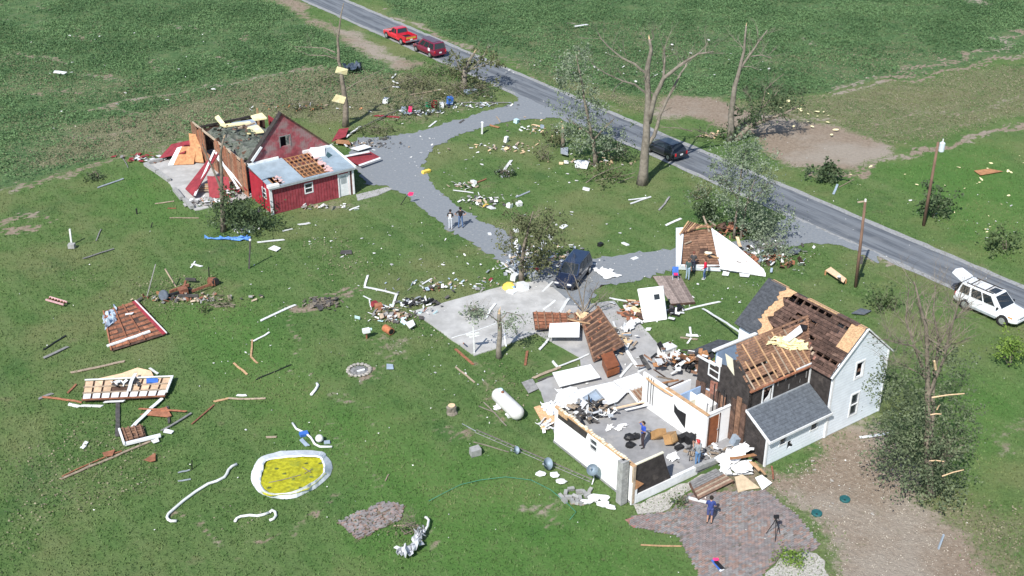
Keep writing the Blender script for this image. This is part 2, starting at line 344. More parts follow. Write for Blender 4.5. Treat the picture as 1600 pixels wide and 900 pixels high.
def sheet(name, poly, z, m, jag=.0, step=.5, label=None, th=None, seed=1, **kw):
    """flat ground sheet with a slightly ragged outline; th makes it a slab with a visible edge"""
    r = random.Random(seed); P = []
    n = len(poly)
    for i in range(n):
        p, q = Vector(poly[i]), Vector(poly[(i+1) % n]); k = max(1, int((q-p).length/step)) if jag else 1
        for j in range(k):
            t = p.lerp(q, j/k); P.append(Vector((t.x+r.gauss(0, jag), t.y+r.gauss(0, jag), z)))
    me = bpy.data.meshes.new(name); bm = bmesh.new(); vs_ = [bm.verts.new(p) for p in P]
    es = [bm.edges.new((vs_[i], vs_[(i+1) % len(vs_)])) for i in range(len(vs_))]
    bmesh.ops.triangle_fill(bm, use_beauty=True, edges=es)
    if th:
        g = bmesh.ops.extrude_face_region(bm, geom=bm.faces[:]); bmesh.ops.translate(bm, vec=(0, 0, -th), verts=[e for e in g['geom'] if isinstance(e, bmesh.types.BMVert)])
    bmesh.ops.recalc_face_normals(bm, faces=bm.faces[:]); bm.to_mesh(me); bm.free(); me.materials.append(m)
    o = bpy.data.objects.new(name, me); C.objects.link(o); kw.setdefault('kind', 'structure')
    return put(o, label=label, **kw)

# gravel shoulder + worn asphalt, straight along the lot
def road_a(b, side): return (70.75-.0195*b) if side == 0 else (75.5-.0165*b)
def strip(e0, e1, z, seed, jag, bs_):
    r = random.Random(seed); L = [AB(e0(b)+r.gauss(0, jag), b, z) for b in bs_]; R = [AB(e1(b)+r.gauss(0, jag), b, z) for b in bs_]
    return L+R[::-1]
bb = list(np.arange(-60, 420, .9))
shm = mat('road_shoulder_gravel', (.28, .285, .285), .2, 5, .95, .5, 14, (.20, .195, .175), rand=0)
sheet('road_shoulder', [p.xy for p in strip(lambda b: road_a(b, 0), lambda b: road_a(b, 1), 0, 2, .06, bb)], .004, shm, label='pale gravel shoulder along the road')
rm = bpy.data.materials.new('worn_asphalt'); rm.use_nodes = True; nt = rm.node_tree; bs = nt.nodes['Principled BSDF']
tc = nd(nt, 'ShaderNodeTexCoord'); ov = tc.outputs['Object']
dt = nd(nt, 'ShaderNodeVectorMath', operation='DOT_PRODUCT'); nt.links.new(ov, dt.inputs[0]); dt.inputs[1].default_value = (C35+.018*-S35, S35+.018*C35, 0)
dv = nd(nt, 'ShaderNodeVectorMath', operation='DOT_PRODUCT'); nt.links.new(ov, dv.inputs[0]); dv.inputs[1].default_value = (-S35*.1, C35*.1, 0)
cx = nd(nt, 'ShaderNodeCombineXYZ'); nt.links.new(math_(nt, 'MULTIPLY', dt.outputs['Value'], 1.5), cx.inputs[0]); nt.links.new(dv.outputs['Value'], cx.inputs[1])
streak = noise(nt, cx.outputs[0], 1.6, 5, .65); grit = noise(nt, ov, 9, 4, .7); patch = noise(nt, ov, .5, 4, .6)
tr = math_(nt, 'FRACT', math_(nt, 'DIVIDE', math_(nt, 'SUBTRACT', dt.outputs['Value'], 71.0), 1.55))
tr = math_(nt, 'ABSOLUTE', math_(nt, 'SUBTRACT', tr, .5))
c = mixc(nt, ramp(nt, math_(nt, 'ADD', math_(nt, 'MULTIPLY', tr, .35), streak), .42, .72), (.085, .095, .11), (.165, .18, .198))
c = mixc(nt, math_(nt, 'MULTIPLY', ramp(nt, patch, .5, .68), .45), c, (.18, .19, .20)); c = mixc(nt, math_(nt, 'MULTIPLY', ramp(nt, grit, .55, .8), .5), c, (.26, .27, .275))
nt.links.new(c, bs.inputs['Base Color']); bs.inputs['Roughness'].default_value = .88
bp = nd(nt, 'ShaderNodeBump'); bp.inputs['Strength'].default_value = .4; bp.inputs['Distance'].default_value = .02; nt.links.new(grit, bp.inputs['Height']); nt.links.new(bp.outputs[0], bs.inputs['Normal'])
sheet('road', [p.xy for p in strip(lambda b: road_a(b, 0)+.55, lambda b: road_a(b, 1)-.6, 0, 5, .05, bb)], .012, rm, label='worn grey asphalt country road crossing the picture')

grm = mat('driveway_gravel', (.195, .213, .232), .09, 9, .95, .25, 22, (.24, .252, .26), .45, .7, rand=0)
drive = [(792, 134), (812, 155), (790, 166), (750, 176), (700, 192), (650, 207), (600, 214), (562, 214), (545, 230), (552, 258), (572, 288), (607, 292), (632, 303), (662, 328), (700, 357), (747, 386), (775, 406),
         (800, 426), (850, 446), (872, 482), (905, 500), (935, 446), (1000, 438), (1057, 419), (1120, 408), (1200, 390), (1265, 380), (1310, 382), (1350, 398), (1372, 412), (1372, 398), (1290, 362), (1232, 336), (1205, 352), (1185, 374),
         (1057, 388), (1000, 395), (930, 403), (870, 405), (828, 392), (782, 357), (750, 345), (707, 316), (675, 288), (660, 258), (677, 230), (725, 207), (800, 188), (870, 184), (935, 205), (960, 208), (905, 182)]
sheet('driveway', pxy(drive), .007, grm, jag=.14, step=.32, label='pale grey gravel driveway looping in from the road', seed=4)
# ------------------------------------------------------------------ materials shared by buildings and wreckage
ax_u, ax_v = tuple(U), tuple(Vv)
m_siding = mat('white_lap_siding', (.77, .82, .87), .06, 1.2, .6, .1, 8, wave=((0, 0, 1), .2, .55), rand=0)
m_white = mat('white_painted_wall', (.80, .80, .79), .05, 1.0, .7, .06, 6, (.66, .645, .60), .56, .8)
m_trim = mat('white_trim', (.72, .73, .73), .1, 3, .5, rand=.05)
m_felt = mat('black_felt_sheathing', (.042, .036, .034), .35, 3, .9, .3, 12, (.10, .085, .075), .58, .75, rand=.05)
m_dkbrown = mat('weathered_brown_boards', (.105, .062, .045), .4, 3, .9, .3, 10, (.05, .032, .026), .5, .68, rand=.3)
m_roofboard = mat('old_roof_board', (.092, .055, .043), .45, 4, .92, .3, 14, (.16, .105, .08), .6, .75, rand=.38)
m_lath = mat('brown_lath', (.24, .135, .085), .35, 5, .9, .3, 14, (.14, .08, .055), .5, .68, rand=.25)
m_pine = mat('fresh_pine_lumber', (.46, .29, .16), .22, 4, .75, .1, 10, rand=.2)
m_oldpine = mat('greyed_lumber', (.36, .285, .21), .25, 4, .85, .15, 10, rand=.2)
m_greywood = mat('silver_grey_wood', (.24, .235, .23), .25, 5, .9, .2, 14, rand=.2)
m_redwood = mat('red_brown_lumber', (.30, .125, .07), .3, 4, .85, .15, 10, rand=.22)
m_osb = mat('osb_sheathing', (.52, .33, .185), .3, 9, .85, .15, 25, rand=.1)
m_shingle = mat('charcoal_shingles', (.060, .066, .076), .3, 5, .9, .35, 16, (.095, .10, .11), .55, .75, wave=((0, 0, 1), .14, .8), rand=.05)
m_shingle_lean = mat('slate_grey_shingles', (.105, .12, .14), .22, 6, .85, .3, 18, (.075, .085, .10), .55, .7, wave=((0, 0, 1), .105, 1.0), rand=.05)
m_blue = mat('pale_blue_interior', (.30, .42, .60), .1, 2, .8, rand=.05)
m_cream = mat('cream_plaster', (.68, .64, .50), .12, 2, .85, .1, rand=.1)
m_insul = mat('yellow_insulation', (.78, .70, .40), .16, 3, .95, .5, 9, (.80, .76, .55), rand=.08)
m_glass = mat('dark_window_glass', (.035, .042, .05), .2, 2, .12, spec=.6, rand=.1)
m_black = mat('black_plastic', (.018, .018, .02), .3, 3, .5)
m_brickred = mat('old_brick', (.28, .12, .085), .3, 6, .9, .3, 14, (.36, .27, .22), .55, .72)
m_door = mat('brown_varnished_door', (.25, .085, .035), .2, 3, .45, rand=.1)
m_block = mat('concrete_block', (.31, .31, .30), .15, 5, .95, .3, 18, rand=.12)
m_red = mat('barn_red_paint', (.27, .035, .045), .22, 2.2, .7, .15, 10, (.26, .075, .075), .6, .8, rand=.1)
m_redv = mat('barn_red_ribbed', (.31, .06, .075), .24, 2.2, .65, .1, 10, (.30, .10, .10), .6, .82, wave=(ax_u, .26, .8), rand=0)
m_redg = mat('faded_red_boards', (.28, .068, .08), .25, 2.5, .8, .15, 10, (.27, .19, .185), .40, .66, wave=(ax_u, .2, .5), rand=0)
m_redl = mat('bright_red_ribbed', (.38, .022, .04), .15, 2.2, .6, .1, 10, wave=(ax_v, .26, .5), rand=0)
m_metalroof = mat('pale_blue_metal_roof', (.29, .36, .41), .14, 1.2, .5, rand=.05, spec=.5)
m_greymetal = mat('grey_metal', (.40, .43, .46), .15, 3, .4, metal=.3, rand=.15)
m_bluegrey = mat('blue_grey_sheet', (.33, .40, .48), .15, 2, .6, rand=.15)
m_conc = mat('pale_concrete', (.42, .415, .40), .16, .9, .92, .25, 14, (.33, .325, .31), .48, .68, rand=0)
m_conc2 = mat('worn_concrete', (.335, .33, .325), .15, 1.1, .92, .25, 14, (.40, .39, .375), .5, .7, rand=0)
m_carpet = mat('grey_floor', (.27, .27, .275), .14, 1.3, .95, .2, 16, (.35, .34, .325), .55, .72, rand=0)
m_mosswreck = mat('mossy_torn_shingles', (.115, .13, .105), .4, 3, .95, .6, 9, (.19, .185, .165), .5, .7, rand=.1)
m_orange = mat('orange_sheathing_board', (.40, .20, .095), .25, 4, .85, .15, 12, (.33, .15, .075), .5, .7, rand=.2)

def holed(mb, along, s0, s1, z0, z1, c0, c1, holes=()):
    """wall box in the farmstead grid; along 'a' or 'b', from s0 to s1, thickness c0..c1 on the other axis, with rectangular openings"""
    S = sorted({s0, s1, *[h[0] for h in holes], *[h[1] for h in holes]}); Zs = sorted({z0, z1, *[h[2] for h in holes], *[h[3] for h in holes]})
    for i in range(len(S)-1):
        for j in range(len(Zs)-1):
            cs, cz = (S[i]+S[i+1])/2, (Zs[j]+Zs[j+1])/2
            if any(h[0] < cs < h[1] and h[2] < cz < h[3] for h in holes): continue
            if along == 'a': mb.abox(S[i], S[i+1], c0, c1, Zs[j], Zs[j+1])
            else: mb.abox(c0, c1, S[i], S[i+1], Zs[j], Zs[j+1])
    return mb
def P3(along, s, c, z): return AB(s, c, z) if along == 'a' else AB(c, s, z)
def window(root, along, c, s0, s1, z0, z1, out=-1, frame=.09, panes=2, glass=True, fm=None):
    """window in a wall plane at c: frame proud of the wall, mullion, pane set back inside the opening"""
    mb = MB(); d0, d1 = c+out*.035, c-out*.03
    def bar(a0, a1, y0, y1):
        lo, hi = min(d0, d1), max(d0, d1)
        mb.abox(a0, a1, lo, hi, y0, y1) if along == 'a' else mb.abox(lo, hi, a0, a1, y0, y1)
    bar(s0-frame, s0, z0-frame, z1+frame); bar(s1, s1+frame, z0-frame, z1+frame); bar(s0, s1, z1, z1+frame); bar(s0, s1, z0-frame, z0)
    if panes == 2: bar(s0, s1, (z0+z1)/2-.03, (z0+z1)/2+.03)
    w = mb.build('window', fm or m_trim, root)
    if glass:
        g = MB(); q = c-out*.06
        g.abox(s0-.02, s1+.02, q-.008, q+.008, z0-.02, z1+.02) if along == 'a' else g.abox(q-.008, q+.008, s0-.02, s1+.02, z0-.02, z1+.02)
        g.build('pane', m_glass, w)
    return w
def jag(r, s0, s1, n, lo, hi):
    return [(s0+(s1-s0)*i/n, r.uniform(lo, hi)) for i in range(n+1)]
def heap(name, m, c, n, size, h, seed, label, cat, flat=.25, spread=(1, 1), group=None, parent=None):
    """a pile of broken slabs and splinters, one mesh"""
    r = random.Random(seed); mb = MB()
    for i in range(n):
        p = Vector(c)+Vector((r.gauss(0, spread[0]), r.gauss(0, spread[1]), r.uniform(.03, h)))
        s = size*r.uniform(.4, 1.3); e = Euler((r.gauss(0, flat), r.gauss(0, flat), r.uniform(0, 6.3))).to_matrix()
        mb.cur = r.randrange(len(m)) if isinstance(m, (list, tuple)) else 0
        mb.box(p, s, s*r.uniform(.15, .8), r.uniform(.015, .05), e@Vector((1, 0, 0)), e@Vector((0, 1, 0)), e@Vector((0, 0, 1)))
    return mb.build(name, m, parent, None if parent else c, **({} if parent else dict(label=label, cat=cat, group=group, kind='stuff')))

# ------------------------------------------------------------------ slabs
sheet('patio_slab', [q.xy for q in [AB(34.9, 45.3), AB(41.4, 45.3), AB(41.4, 43.2), AB(47.0, 43.2), px(1046, 560), px(1036, 546), px(1000, 506), px(975, 490), px(960, 470), px(900, 478), px(850, 476), px(832, 500), px(840, 522), px(905, 558), px(908, 572), px(880, 580), px(836, 600), px(845, 612)]], .03, m_conc2, jag=.02, th=.1,
      label='cracked concrete patio slab beside the house', seed=9)
sheet('carport_slab', [AB(*q).xy for q in [(35.9, 63.5), (36.15, 56.0), (38.2, 55.9), (43.6, 56.2), (45.9, 58.6), (46.3, 61.9), (44.2, 62.9)]], .05, m_conc, jag=.015, th=.12, label='pale concrete slab of a vanished carport', seed=10)
sheet('barn_slab', [AB(*q).xy for q in [(30.0, 100.9), (30.3, 96), (30.0, 94), (29.9, 88.9), (31.9, 88.7), (34.7, 88.7), (34.7, 101.2)]], .06, m_conc, jag=.05, th=.14, label='concrete slab of the collapsed lean-to beside the red barn', seed=11)
sheet('barn_apron', [AB(*q).xy for q in [(42.5, 84.1), (42.0, 82.9), (44.0, 82.9), (45.7, 83.4), (45.5, 84.0)]], .022, m_conc2, th=.05, label='narrow concrete apron at the barn door')
m_path = mat('walk_concrete', (.30, .30, .295), .18, 1.5, .95, .3, 12, rand=0)
# brick patio: bricks laid as separate raised pieces near the lens edge, joined as one part
m_brickpatio = [mat('patio_brick_%d' % i, c, .25, 3, .92, .3, 12, rand=0) for i, c in enumerate([(.225, .192, .185), (.25, .20, .188), (.215, .20, .198), (.28, .20, .17), (.25, .238, .23)])]
bpoly = [(988, 806), (1050, 800), (1062, 780), (1075, 772), (1150, 768), (1195, 766), (1248, 808), (1280, 850), (1272, 862), (1225, 862), (1190, 900), (1190, 960), (1180, 990), (1125, 960), (1060, 838), (985, 822)]
bw = pxy(bpoly); patio = sheet('brick_patio', bw, .006, mat('patio_joint_sand', (.15, .135, .12), .3, 4, .95, .3, 12, rand=0), jag=.05, label='weathered red brick patio', seed=12)
mbk = MB(); r = random.Random(21); xs = [p[0] for p in bw]; ys = [p[1] for p in bw]
abp = [toab(Vector((*q, 0))) for q in bw]; al = min(q[0] for q in abp); ah = max(q[0] for q in abp); bl = min(q[1] for q in abp); bh = max(q[1] for q in abp)
for i in range(int((ah-al)/.235)+2):
    for j in range(int((bh-bl)/.12)+2):
        a = al+i*.235+(j % 2)*.117; b = bl+j*.12
        p = AB(a, b)
        if inpoly(np.array([p.x]), np.array([p.y]), bw)[0] and r.random() > .03:
            mbk.cur = min(4, int(5*(.5+.5*math.sin(a*1.3+2*math.sin(b*.8)))*.5+r.random()*2.6)); t = r.gauss(0, .05)
            ca_, sa_ = math.cos(math.radians(35)+t), math.sin(math.radians(35)+t)
            mbk.box((p.x, p.y, .022+r.gauss(0, .006)), .21, .10, .04, (ca_, sa_, 0), (-sa_, ca_, 0))
mbk.build('paving_bricks', m_brickpatio, patio, kind='stuff')
sheet('gravel_bed', pxy([(990, 790), (1040, 768), (1104, 738), (1112, 752), (1075, 770), (1062, 780), (1046, 796), (1000, 803)]), .005, mat('pale_pebbles', (.40, .385, .35), .35, 9, .95, .9, 22, (.26, .24, .205), rand=0), jag=.08, label='pebble bed along the front wall of the ruined room', seed=13)
sheet('gravel_bed', pxy([(1225, 866), (1275, 862), (1292, 880), (1300, 960), (1200, 960), (1195, 900)]), .005, MATS['pale_pebbles'], jag=.1, label='pale pebble bed at the corner of the brick patio', seed=14)
sheet('red_gravel_patch', pxy([(976, 812), (1000, 804), (1030, 805), (1028, 820), (990, 824)]), .009, mat('red_brick_chips', (.33, .16, .14), .25, 8, .95, .8, 20, rand=0), jag=.06, label='patch of crushed red brick at the chimney foot', seed=15)

# ------------------------------------------------------------------ farmhouse
H_ = thing('farmhouse', AB(45, 40), 'two storey white farmhouse torn open by the storm, half its roof stripped to boards', 'house')
A0, A1, B0, B1 = 48.1, 52.9, 36.4, 44.0; EA, RA, RZ = 4.4, 50.5, 6.55
# main block walls
mb = MB(); holed(mb, 'a', A0, A1, .0, EA, B0, B0+.14, [(50.05, 50.68, 3.35, 4.38), (50.05, 50.66, .72, 2.18)])
mb.prism([AB(A0, B0, EA), AB(A1, B0, EA), AB(RA, B0, RZ-.08)], Vv*.14); mb.build('wall', m_siding, H_)
MB().abox(A0, A1, B1-.14, B1, 0, EA).prism([AB(A0, B1-.14, EA), AB(A1, B1-.14, EA), AB(RA, B1-.14, RZ-.08)], Vv*.14).build('wall', m_siding, H_)
MB().abox(A1-.14, A1, B0+.14, B1-.14, 0, EA).build('wall', m_siding, H_)
MB().abox(A0, A0+.14, B0+.14, 38.1, 0, EA).build('wall', m_felt, H_, label='wall stripped of siding to dark felt beside the lean-to')
MB().abox(A0, A0+.14, 42.44, B1-.14, 0, EA).build('wall', m_siding, H_)
window(H_, 'a', B0, 50.05, 50.68, 3.35, 4.38, glass=False, panes=1)
MB().abox(50.3, 50.66, B0+.5, B0+.53, 3.3, 4.4).build('curtain', m_cream, H_)
window(H_, 'a', B0, 50.05, 50.66, .72, 2.18)
MB().abox(A0-.06, A0+.10, B0-.03, B0, 0, EA).build('corner_board', m_trim, H_); MB().abox(A1-.1, A1+.02, B0-.03, B0, 0, EA).build('corner_board', m_trim, H_)
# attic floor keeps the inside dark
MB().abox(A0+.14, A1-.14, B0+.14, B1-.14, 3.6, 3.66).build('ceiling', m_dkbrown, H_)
# front roof slope: boards one by one
def rp(s, b, lift=0):                      # point on the front slope, s = 0 eave .. 1 ridge
    a = A0-.28+(RA-A0+.28)*s; z = EA-.24+(RZ-EA+.24)*s
    n = Vector((0, 0, 1))
    return AB(a-.66*lift, b, z+.75*lift)
r = random.Random(5); rows = 17
roof = thing('roof_tmp', (0, 0, 0), None, None); bpy.data.objects.remove(roof)
rafters = MB()
for b in np.arange(B0+.25, B1, .55): rafters.beam(rp(.0, b, -.10), rp(1, b, -.10), .07, .13)
rafters.build('rafters', m_dkbrown, H_, kind='stuff')
def valley_s(b): return max(0., (40.2-abs(b-40.2)-38.1)/(2.1)*.80) if 38.1 < b < 42.3 else 0.
for i in range(rows):
    s0, s1 = i/rows, (i+.90)/rows; b = B0-.04
    while b < B1+.1:
        L = r.uniform(1.0, 2.4); e = min(b+L, B1+.1); bm_ = (b+e)/2
        gone = r.random() < .055 or (41.0 < bm_ < 42.3 and s0 > .68 and i % 3 != 1) or (37.6 < bm_ < 39.9 and .36 < s0 < .40 and i % 2 == 0)
        if s1 <= valley_s(bm_)-.05: gone = True
        if not gone and e-b > .1:
            t = r.gauss(0, .012)
            MB().prism([rp(s0, b+.01, t), rp(s1, b+.01, t), rp(s1, e-.015, t), rp(s0, e-.015, t)], Vector((-.016*C35, -.016*S35, .019))).build('roof_board', m_roofboard, H_)
        b = e
# shingles left on the far end, with torn sheathing at their edge
r = random.Random(8); ed = jag(r, .02, 1.0, 16, -.22, .22); base = lambda s: 42.35+.45*math.sin(s*4.0)+(.5 if s > .75 else 0)-(.25 if s < .25 else 0)
MB().prism([rp(s, base(s)+d-.52-(.4 if s < .3 else 0), .045) for s, d in ed]+[rp(1.0, B1+.12, .045), rp(.02, B1+.12, .045)], Vector((-.01*C35, -.01*S35, .014))).build('osb_sheathing', m_osb, H_)
ed2 = jag(r, 0, 1.0, 22, -.16, .16)
MB().prism([rp(s, base(s)+d+.06, .068) for s, d in ed2]+[rp(1.0, B1+.16, .068), rp(0, B1+.16, .068)], Vector((-.012*C35, -.012*S35, .016))).build('shingles', m_shingle, H_)
MB().prism([rp(.50, 36.46, .04), rp(.97, 36.46, .04), rp(.97, 37.42, .04), rp(.50, 37.36, .04)], Vector((-.012*C35, -.012*S35, .016))).build('osb_patch', m_osb, H_)
# back slope
MB().prism([AB(A1+.3, B0-.05, EA-.26), AB(RA, B0-.05, RZ), AB(RA, B1+.16, RZ), AB(A1+.3, B1+.16, EA-.26)], (0, 0, .05)).build('back_roof_slope', m_shingle, H_)
for b0, b1 in ((36.5, 37.0), (38.6, 40.9), (42.6, 43.9)):
    MB().prism([AB(RA-.1, b0, RZ-.03), AB(RA+.16, b0, RZ-.06), AB(RA+.16, b1, RZ-.06), AB(RA-.1, b1, RZ-.03)], (0, 0, .07)).build('ridge_board', m_osb, H_)
MB().prism([AB(RA-.2, 37.0, RZ-.02), AB(RA+.2, 37.0, RZ-.05), AB(RA+.2, 38.6, RZ-.05), AB(RA-.2, 38.6, RZ-.02)], (0, 0, .05)).build('ridge_board', m_roofboard, H_)
# white rake boards
tr_ = MB(); tr_.prism([rp(0, B0-.14, .0), rp(1, B0-.14, .0), rp(1, B0-.14, .10), rp(0, B0-.14, .10)], Vv*.10)
tr_.build('rake_board', m_trim, H_)
MB().prism([AB(A1+.3, B0-.14, EA-.26), AB(RA, B0-.14, RZ), AB(RA, B0-.14, RZ+.10), AB(A1+.3, B0-.14, EA-.16)], Vv*.09).build('rake_board', m_trim, H_)
MB().prism([rp(0, B0-.04, -.02), rp(1, B0-.04, -.02), rp(1, B0+.02, .10), rp(0, B0+.02, .10)], Vector((0, 0, .015))).build('drip_edge', m_shingle_lean, H_)
# wing walls
mb = MB(); holed(mb, 'a', 43.2, A0, 0, 4.3, 38.1, 38.24, [(44.2, 44.9, 2.75, 3.95)]); mb.build('wall', m_felt, H_, label='wing wall stripped to dark felt with one window')
window(H_, 'a', 38.1, 44.2, 44.9, 2.75, 3.95, glass=False, panes=1)
MB().prism([AB(44.2, 38.17, 2.75), AB(44.9, 38.17, 2.75), AB(44.9, 38.17, 3.7), AB(44.72, 38.17, 3.2), AB(44.55, 38.17, 3.1)], Vv*.02).build('broken_pane', m_trim, H_)
MB().abox(A0-.12, A0, 38.06, 38.1, 2.85, 4.3).build('corner_board', m_trim, H_); MB().abox(A0-1.35, A0-.12, 38.0, 38.06, 4.28, 4.36).build('eave_trim', m_trim, H_)
for k in range(9):
    a = 44.0+k*.47+r.uniform(-.1, .1); z = r.uniform(3.0, 3.9)
    if not 44.0 < a < 45.05: MB().abox(a, a+r.uniform(.03, .12), 38.085, 38.098, z, z+r.uniform(.15, .5)).build('torn_paper_strip', m_greywood, H_)
MB().prism([AB(43.2, 38.1, 0), AB(43.2, 38.1, 4.35), AB(43.2, 38.8, 4.9), AB(43.2, 39.4, 5.45), AB(43.2, 39.75, 5.35), AB(43.2, 40.2, 4.7), AB(43.2, 41.52, 4.35), AB(43.2, 42.44, 4.28), AB(43.2, 42.44, 2.2), AB(43.2, 40.7, 2.9), AB(43.2, 40.5, 0)], U*.13).build('gable_wall', m_felt, H_, label='dark felt gable end of the wing, torn along the top')
MB().abox(43.2, 43.33, 40.5, 42.44, 0, 2.2).build('wall', m_dkbrown, H_)
for k, b in enumerate(np.arange(38.3, 42.2, .42)):
    MB().abox(43.14, 43.198, b, b+.36, .05, 2.55+.25*math.sin(k*1.7)+(.5 if b < 39.3 else 0)).build('inner_board', m_lath if k % 3 == 1 else m_dkbrown, H_)
MB().prism([AB(43.19, 40.72, 2.2), AB(43.19, 41.3, 2.05), AB(43.19, 41.28, 3.2), AB(43.19, 40.7, 3.35)], U*-.03).build('bare_brick_patch', m_brickred, H_)
MB().prism([AB(43.17, 39.5, 4.45), AB(43.17, 40.1, 4.8), AB(43.17, 40.35, 5.5), AB(43.17, 39.75, 5.45)], U*.02).build('plaster_scrap', m_cream, H_)
window(H_, 'b', 43.2, 40.72, 41.48, 3.55, 4.38, panes=2)
MB().abox(43.16, 43.19, 40.55, 41.0, 4.5, 5.05).build('white_panel', m_trim, H_)
MB().prism([AB(43.12, 41.0, 4.32), AB(43.12, 42.5, 4.25), AB(43.12, 42.5, 4.36), AB(43.12, 41.0, 4.43)], U*.1).build('trim_board', m_trim, H_)
# far wall of the wing, seen from inside
mb = MB(); holed(mb, 'a', 44.6, A0, 0, 4.25, 42.3, 42.44, [(46.55, 47.12, 3.45, 3.98)]); mb.build('wall', m_blue, H_, label='pale blue inside of the far bedroom wall')
window(H_, 'a', 42.3, 46.55, 47.12, 3.45, 3.98, panes=1, frame=.08)
MB().abox(44.3, A0+.1, 42.26, 42.5, 4.25, 4.34).build('wall_plate', m_trim, H_)
MB().abox(43.3, A0, 38.24, 42.3, 2.5, 2.56).build('upper_floor', m_dkbrown, H_)
# wing near roof slope: lath boards with battens
def wp(a, s, lift=0): return AB(a, 38.0+2.2*s-.6*lift, 4.22+1.78*s+.76*lift)
r = random.Random(12)
for i in range(20):
    s0, s1 = i/20, (i+.84)/20
    lo = 43.05+(0 if s0 < .55 else (s0-.55)*1.3)+r.uniform(0, .25)*(s0 > .3); hi = 48.0+1.85*s0; a = lo
    while a < hi-.1:
        e = min(a+r.uniform(1.2, 2.6), hi)
        if r.random() > .04: MB().prism([wp(a, s0), wp(e-.02, s0), wp(e-.02, s1), wp(a, s1)], Vector((0, 0, .022))).build('lath_board', m_lath, H_)
        a = e
for k, (a, s0, s1) in enumerate([(43.3, .0, .35), (43.75, .02, .6), (44.2, .02, .95), (44.75, .0, .45), (45.2, .03, 1.0), (45.7, .0, .55), (46.15, .02, .9), (46.6, .0, .95), (47.05, .02, .85), (47.5, .0, .9), (47.9, .05, .8)]):
    MB().beam(wp(a, s0, .05), wp(a-.05*math.sin(k), s1, .05), .075, .05).build('rafter', m_pine if k % 3 else m_oldpine, H_)
MB().abox(43.0, A0, 37.94, 38.06, 4.14, 4.24).build('eave_board', m_redwood, H_)
wpl = (wp(44, 0), wp(47, 0), wp(46, 1)); mpl = (rp(0, 37), rp(0, 42), rp(1, 40)); n_ = 14; Vi = []; Fi = []
Qi = [onplane(*q, *wpl, .12) for q in ((1197, 540), (1262, 548), (1256, 530), (1212, 527))]
for i in range(n_+1):
    for j in range(n_+1): u, v = i/n_, j/n_; Vi.append(Qi[0].lerp(Qi[1], u).lerp(Qi[3].lerp(Qi[2], u), v)+Vector((r.gauss(0, .05), r.gauss(0, .05), .12*math.sin(7*u+5*v)*math.sin(6*v+2*u)+abs(r.gauss(0, .06)))))
for i in range(n_):
    for j in range(n_):
        if not ((i < 2 or i > n_-3 or j < 2 or j > n_-3) and r.random() < .3): Fi.append((i*(n_+1)+j, (i+1)*(n_+1)+j, (i+1)*(n_+1)+j+1, i*(n_+1)+j+1))
MB().add(Vi, Fi).build('insulation_blanket', m_insul, H_).modifiers.new('t', 'SOLIDIFY').thickness = .06
MB().prism([onplane(*q, *wpl, .22) for q in ((1222, 531), (1250, 509), (1254, 519), (1233, 534))], Vector((0, 0, .05))).build('white_panel', m_trim, H_)
MB().prism([onplane(*q, *wpl, .2) for q in ((1250, 508), (1262, 510), (1260, 516), (1253, 517))], Vector((0, 0, .08))).build('black_duct', m_black, H_)
for k in range(9):
    b = 38.0+k*.28; s = .16+.055*k
    MB().prism([rp(s-.03, b, .03), rp(s+.03, b, .03), rp(s+.03, b+.14, .03), rp(s-.03, b+.14, .03)], Vector((0, 0, .03))).build('loose_brick', m_oldpine if k % 3 else m_brickred, H_)
# lean-to in the corner
MB().prism([AB(42.95, 36.12, 1.88), AB(48.02, 36.12, 1.88), AB(48.02, 38.06, 2.92), AB(42.95, 38.06, 2.92)], Vector((0, 0, .05))).build('lean_to_roof', m_shingle_lean, H_)
MB().abox(42.85, 48.08, 36.06, 36.12, 1.76, 1.90).build('gutter', m_trim, H_)
MB().prism([AB(42.87, 36.08, 1.76), AB(42.87, 38.1, 2.86), AB(42.87, 38.1, 3.0), AB(42.87, 36.08, 1.92)], U*.08).build('rake_board', m_trim, H_)
MB().abox(42.9, 48.0, 38.0, 38.09, 2.93, 2.99).build('flashing', m_greymetal, H_)
mb = MB(); holed(mb, 'a', 43.05, A0-.06, 0, 1.80, 36.4, 36.52, [(44.13, 44.6, 1.02, 1.55), (46.68, 47.2, 1.02, 1.55), (44.8, 45.15, .5, .98)]); mb.build('wall', m_siding, H_)
for q in ((44.13, 44.6), (46.68, 47.2)): window(H_, 'a', 36.4, q[0], q[1], 1.02, 1.55, frame=.07, panes=1)
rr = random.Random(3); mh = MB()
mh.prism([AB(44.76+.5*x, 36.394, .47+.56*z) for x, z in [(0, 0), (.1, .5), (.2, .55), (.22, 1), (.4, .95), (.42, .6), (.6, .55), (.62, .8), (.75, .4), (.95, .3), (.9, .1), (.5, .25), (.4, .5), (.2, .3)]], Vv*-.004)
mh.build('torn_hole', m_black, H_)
MB().abox(43.05, 43.17, 36.52, 38.1, 0, 1.9).prism([AB(43.05, 36.52, 1.9), AB(43.05, 38.1, 1.9), AB(43.05, 38.1, 2.8), AB(43.05, 36.52, 1.95)], U*.12).build('wall', m_felt, H_, label='dark stripped end wall of the lean-to')
MB().abox(42.98, 43.1, 36.34, 36.46, 0, 1.85).build('corner_board', m_trim, H_); MB().abox(47.95, 48.06, 36.33, 36.4, 0, 1.85).build('corner_board', m_trim, H_)
# ---- the unroofed single storey addition
MB().abox(34.6, 43.2, 38.1, 45.2, 0, .16).build('room_floor', m_carpet, H_)
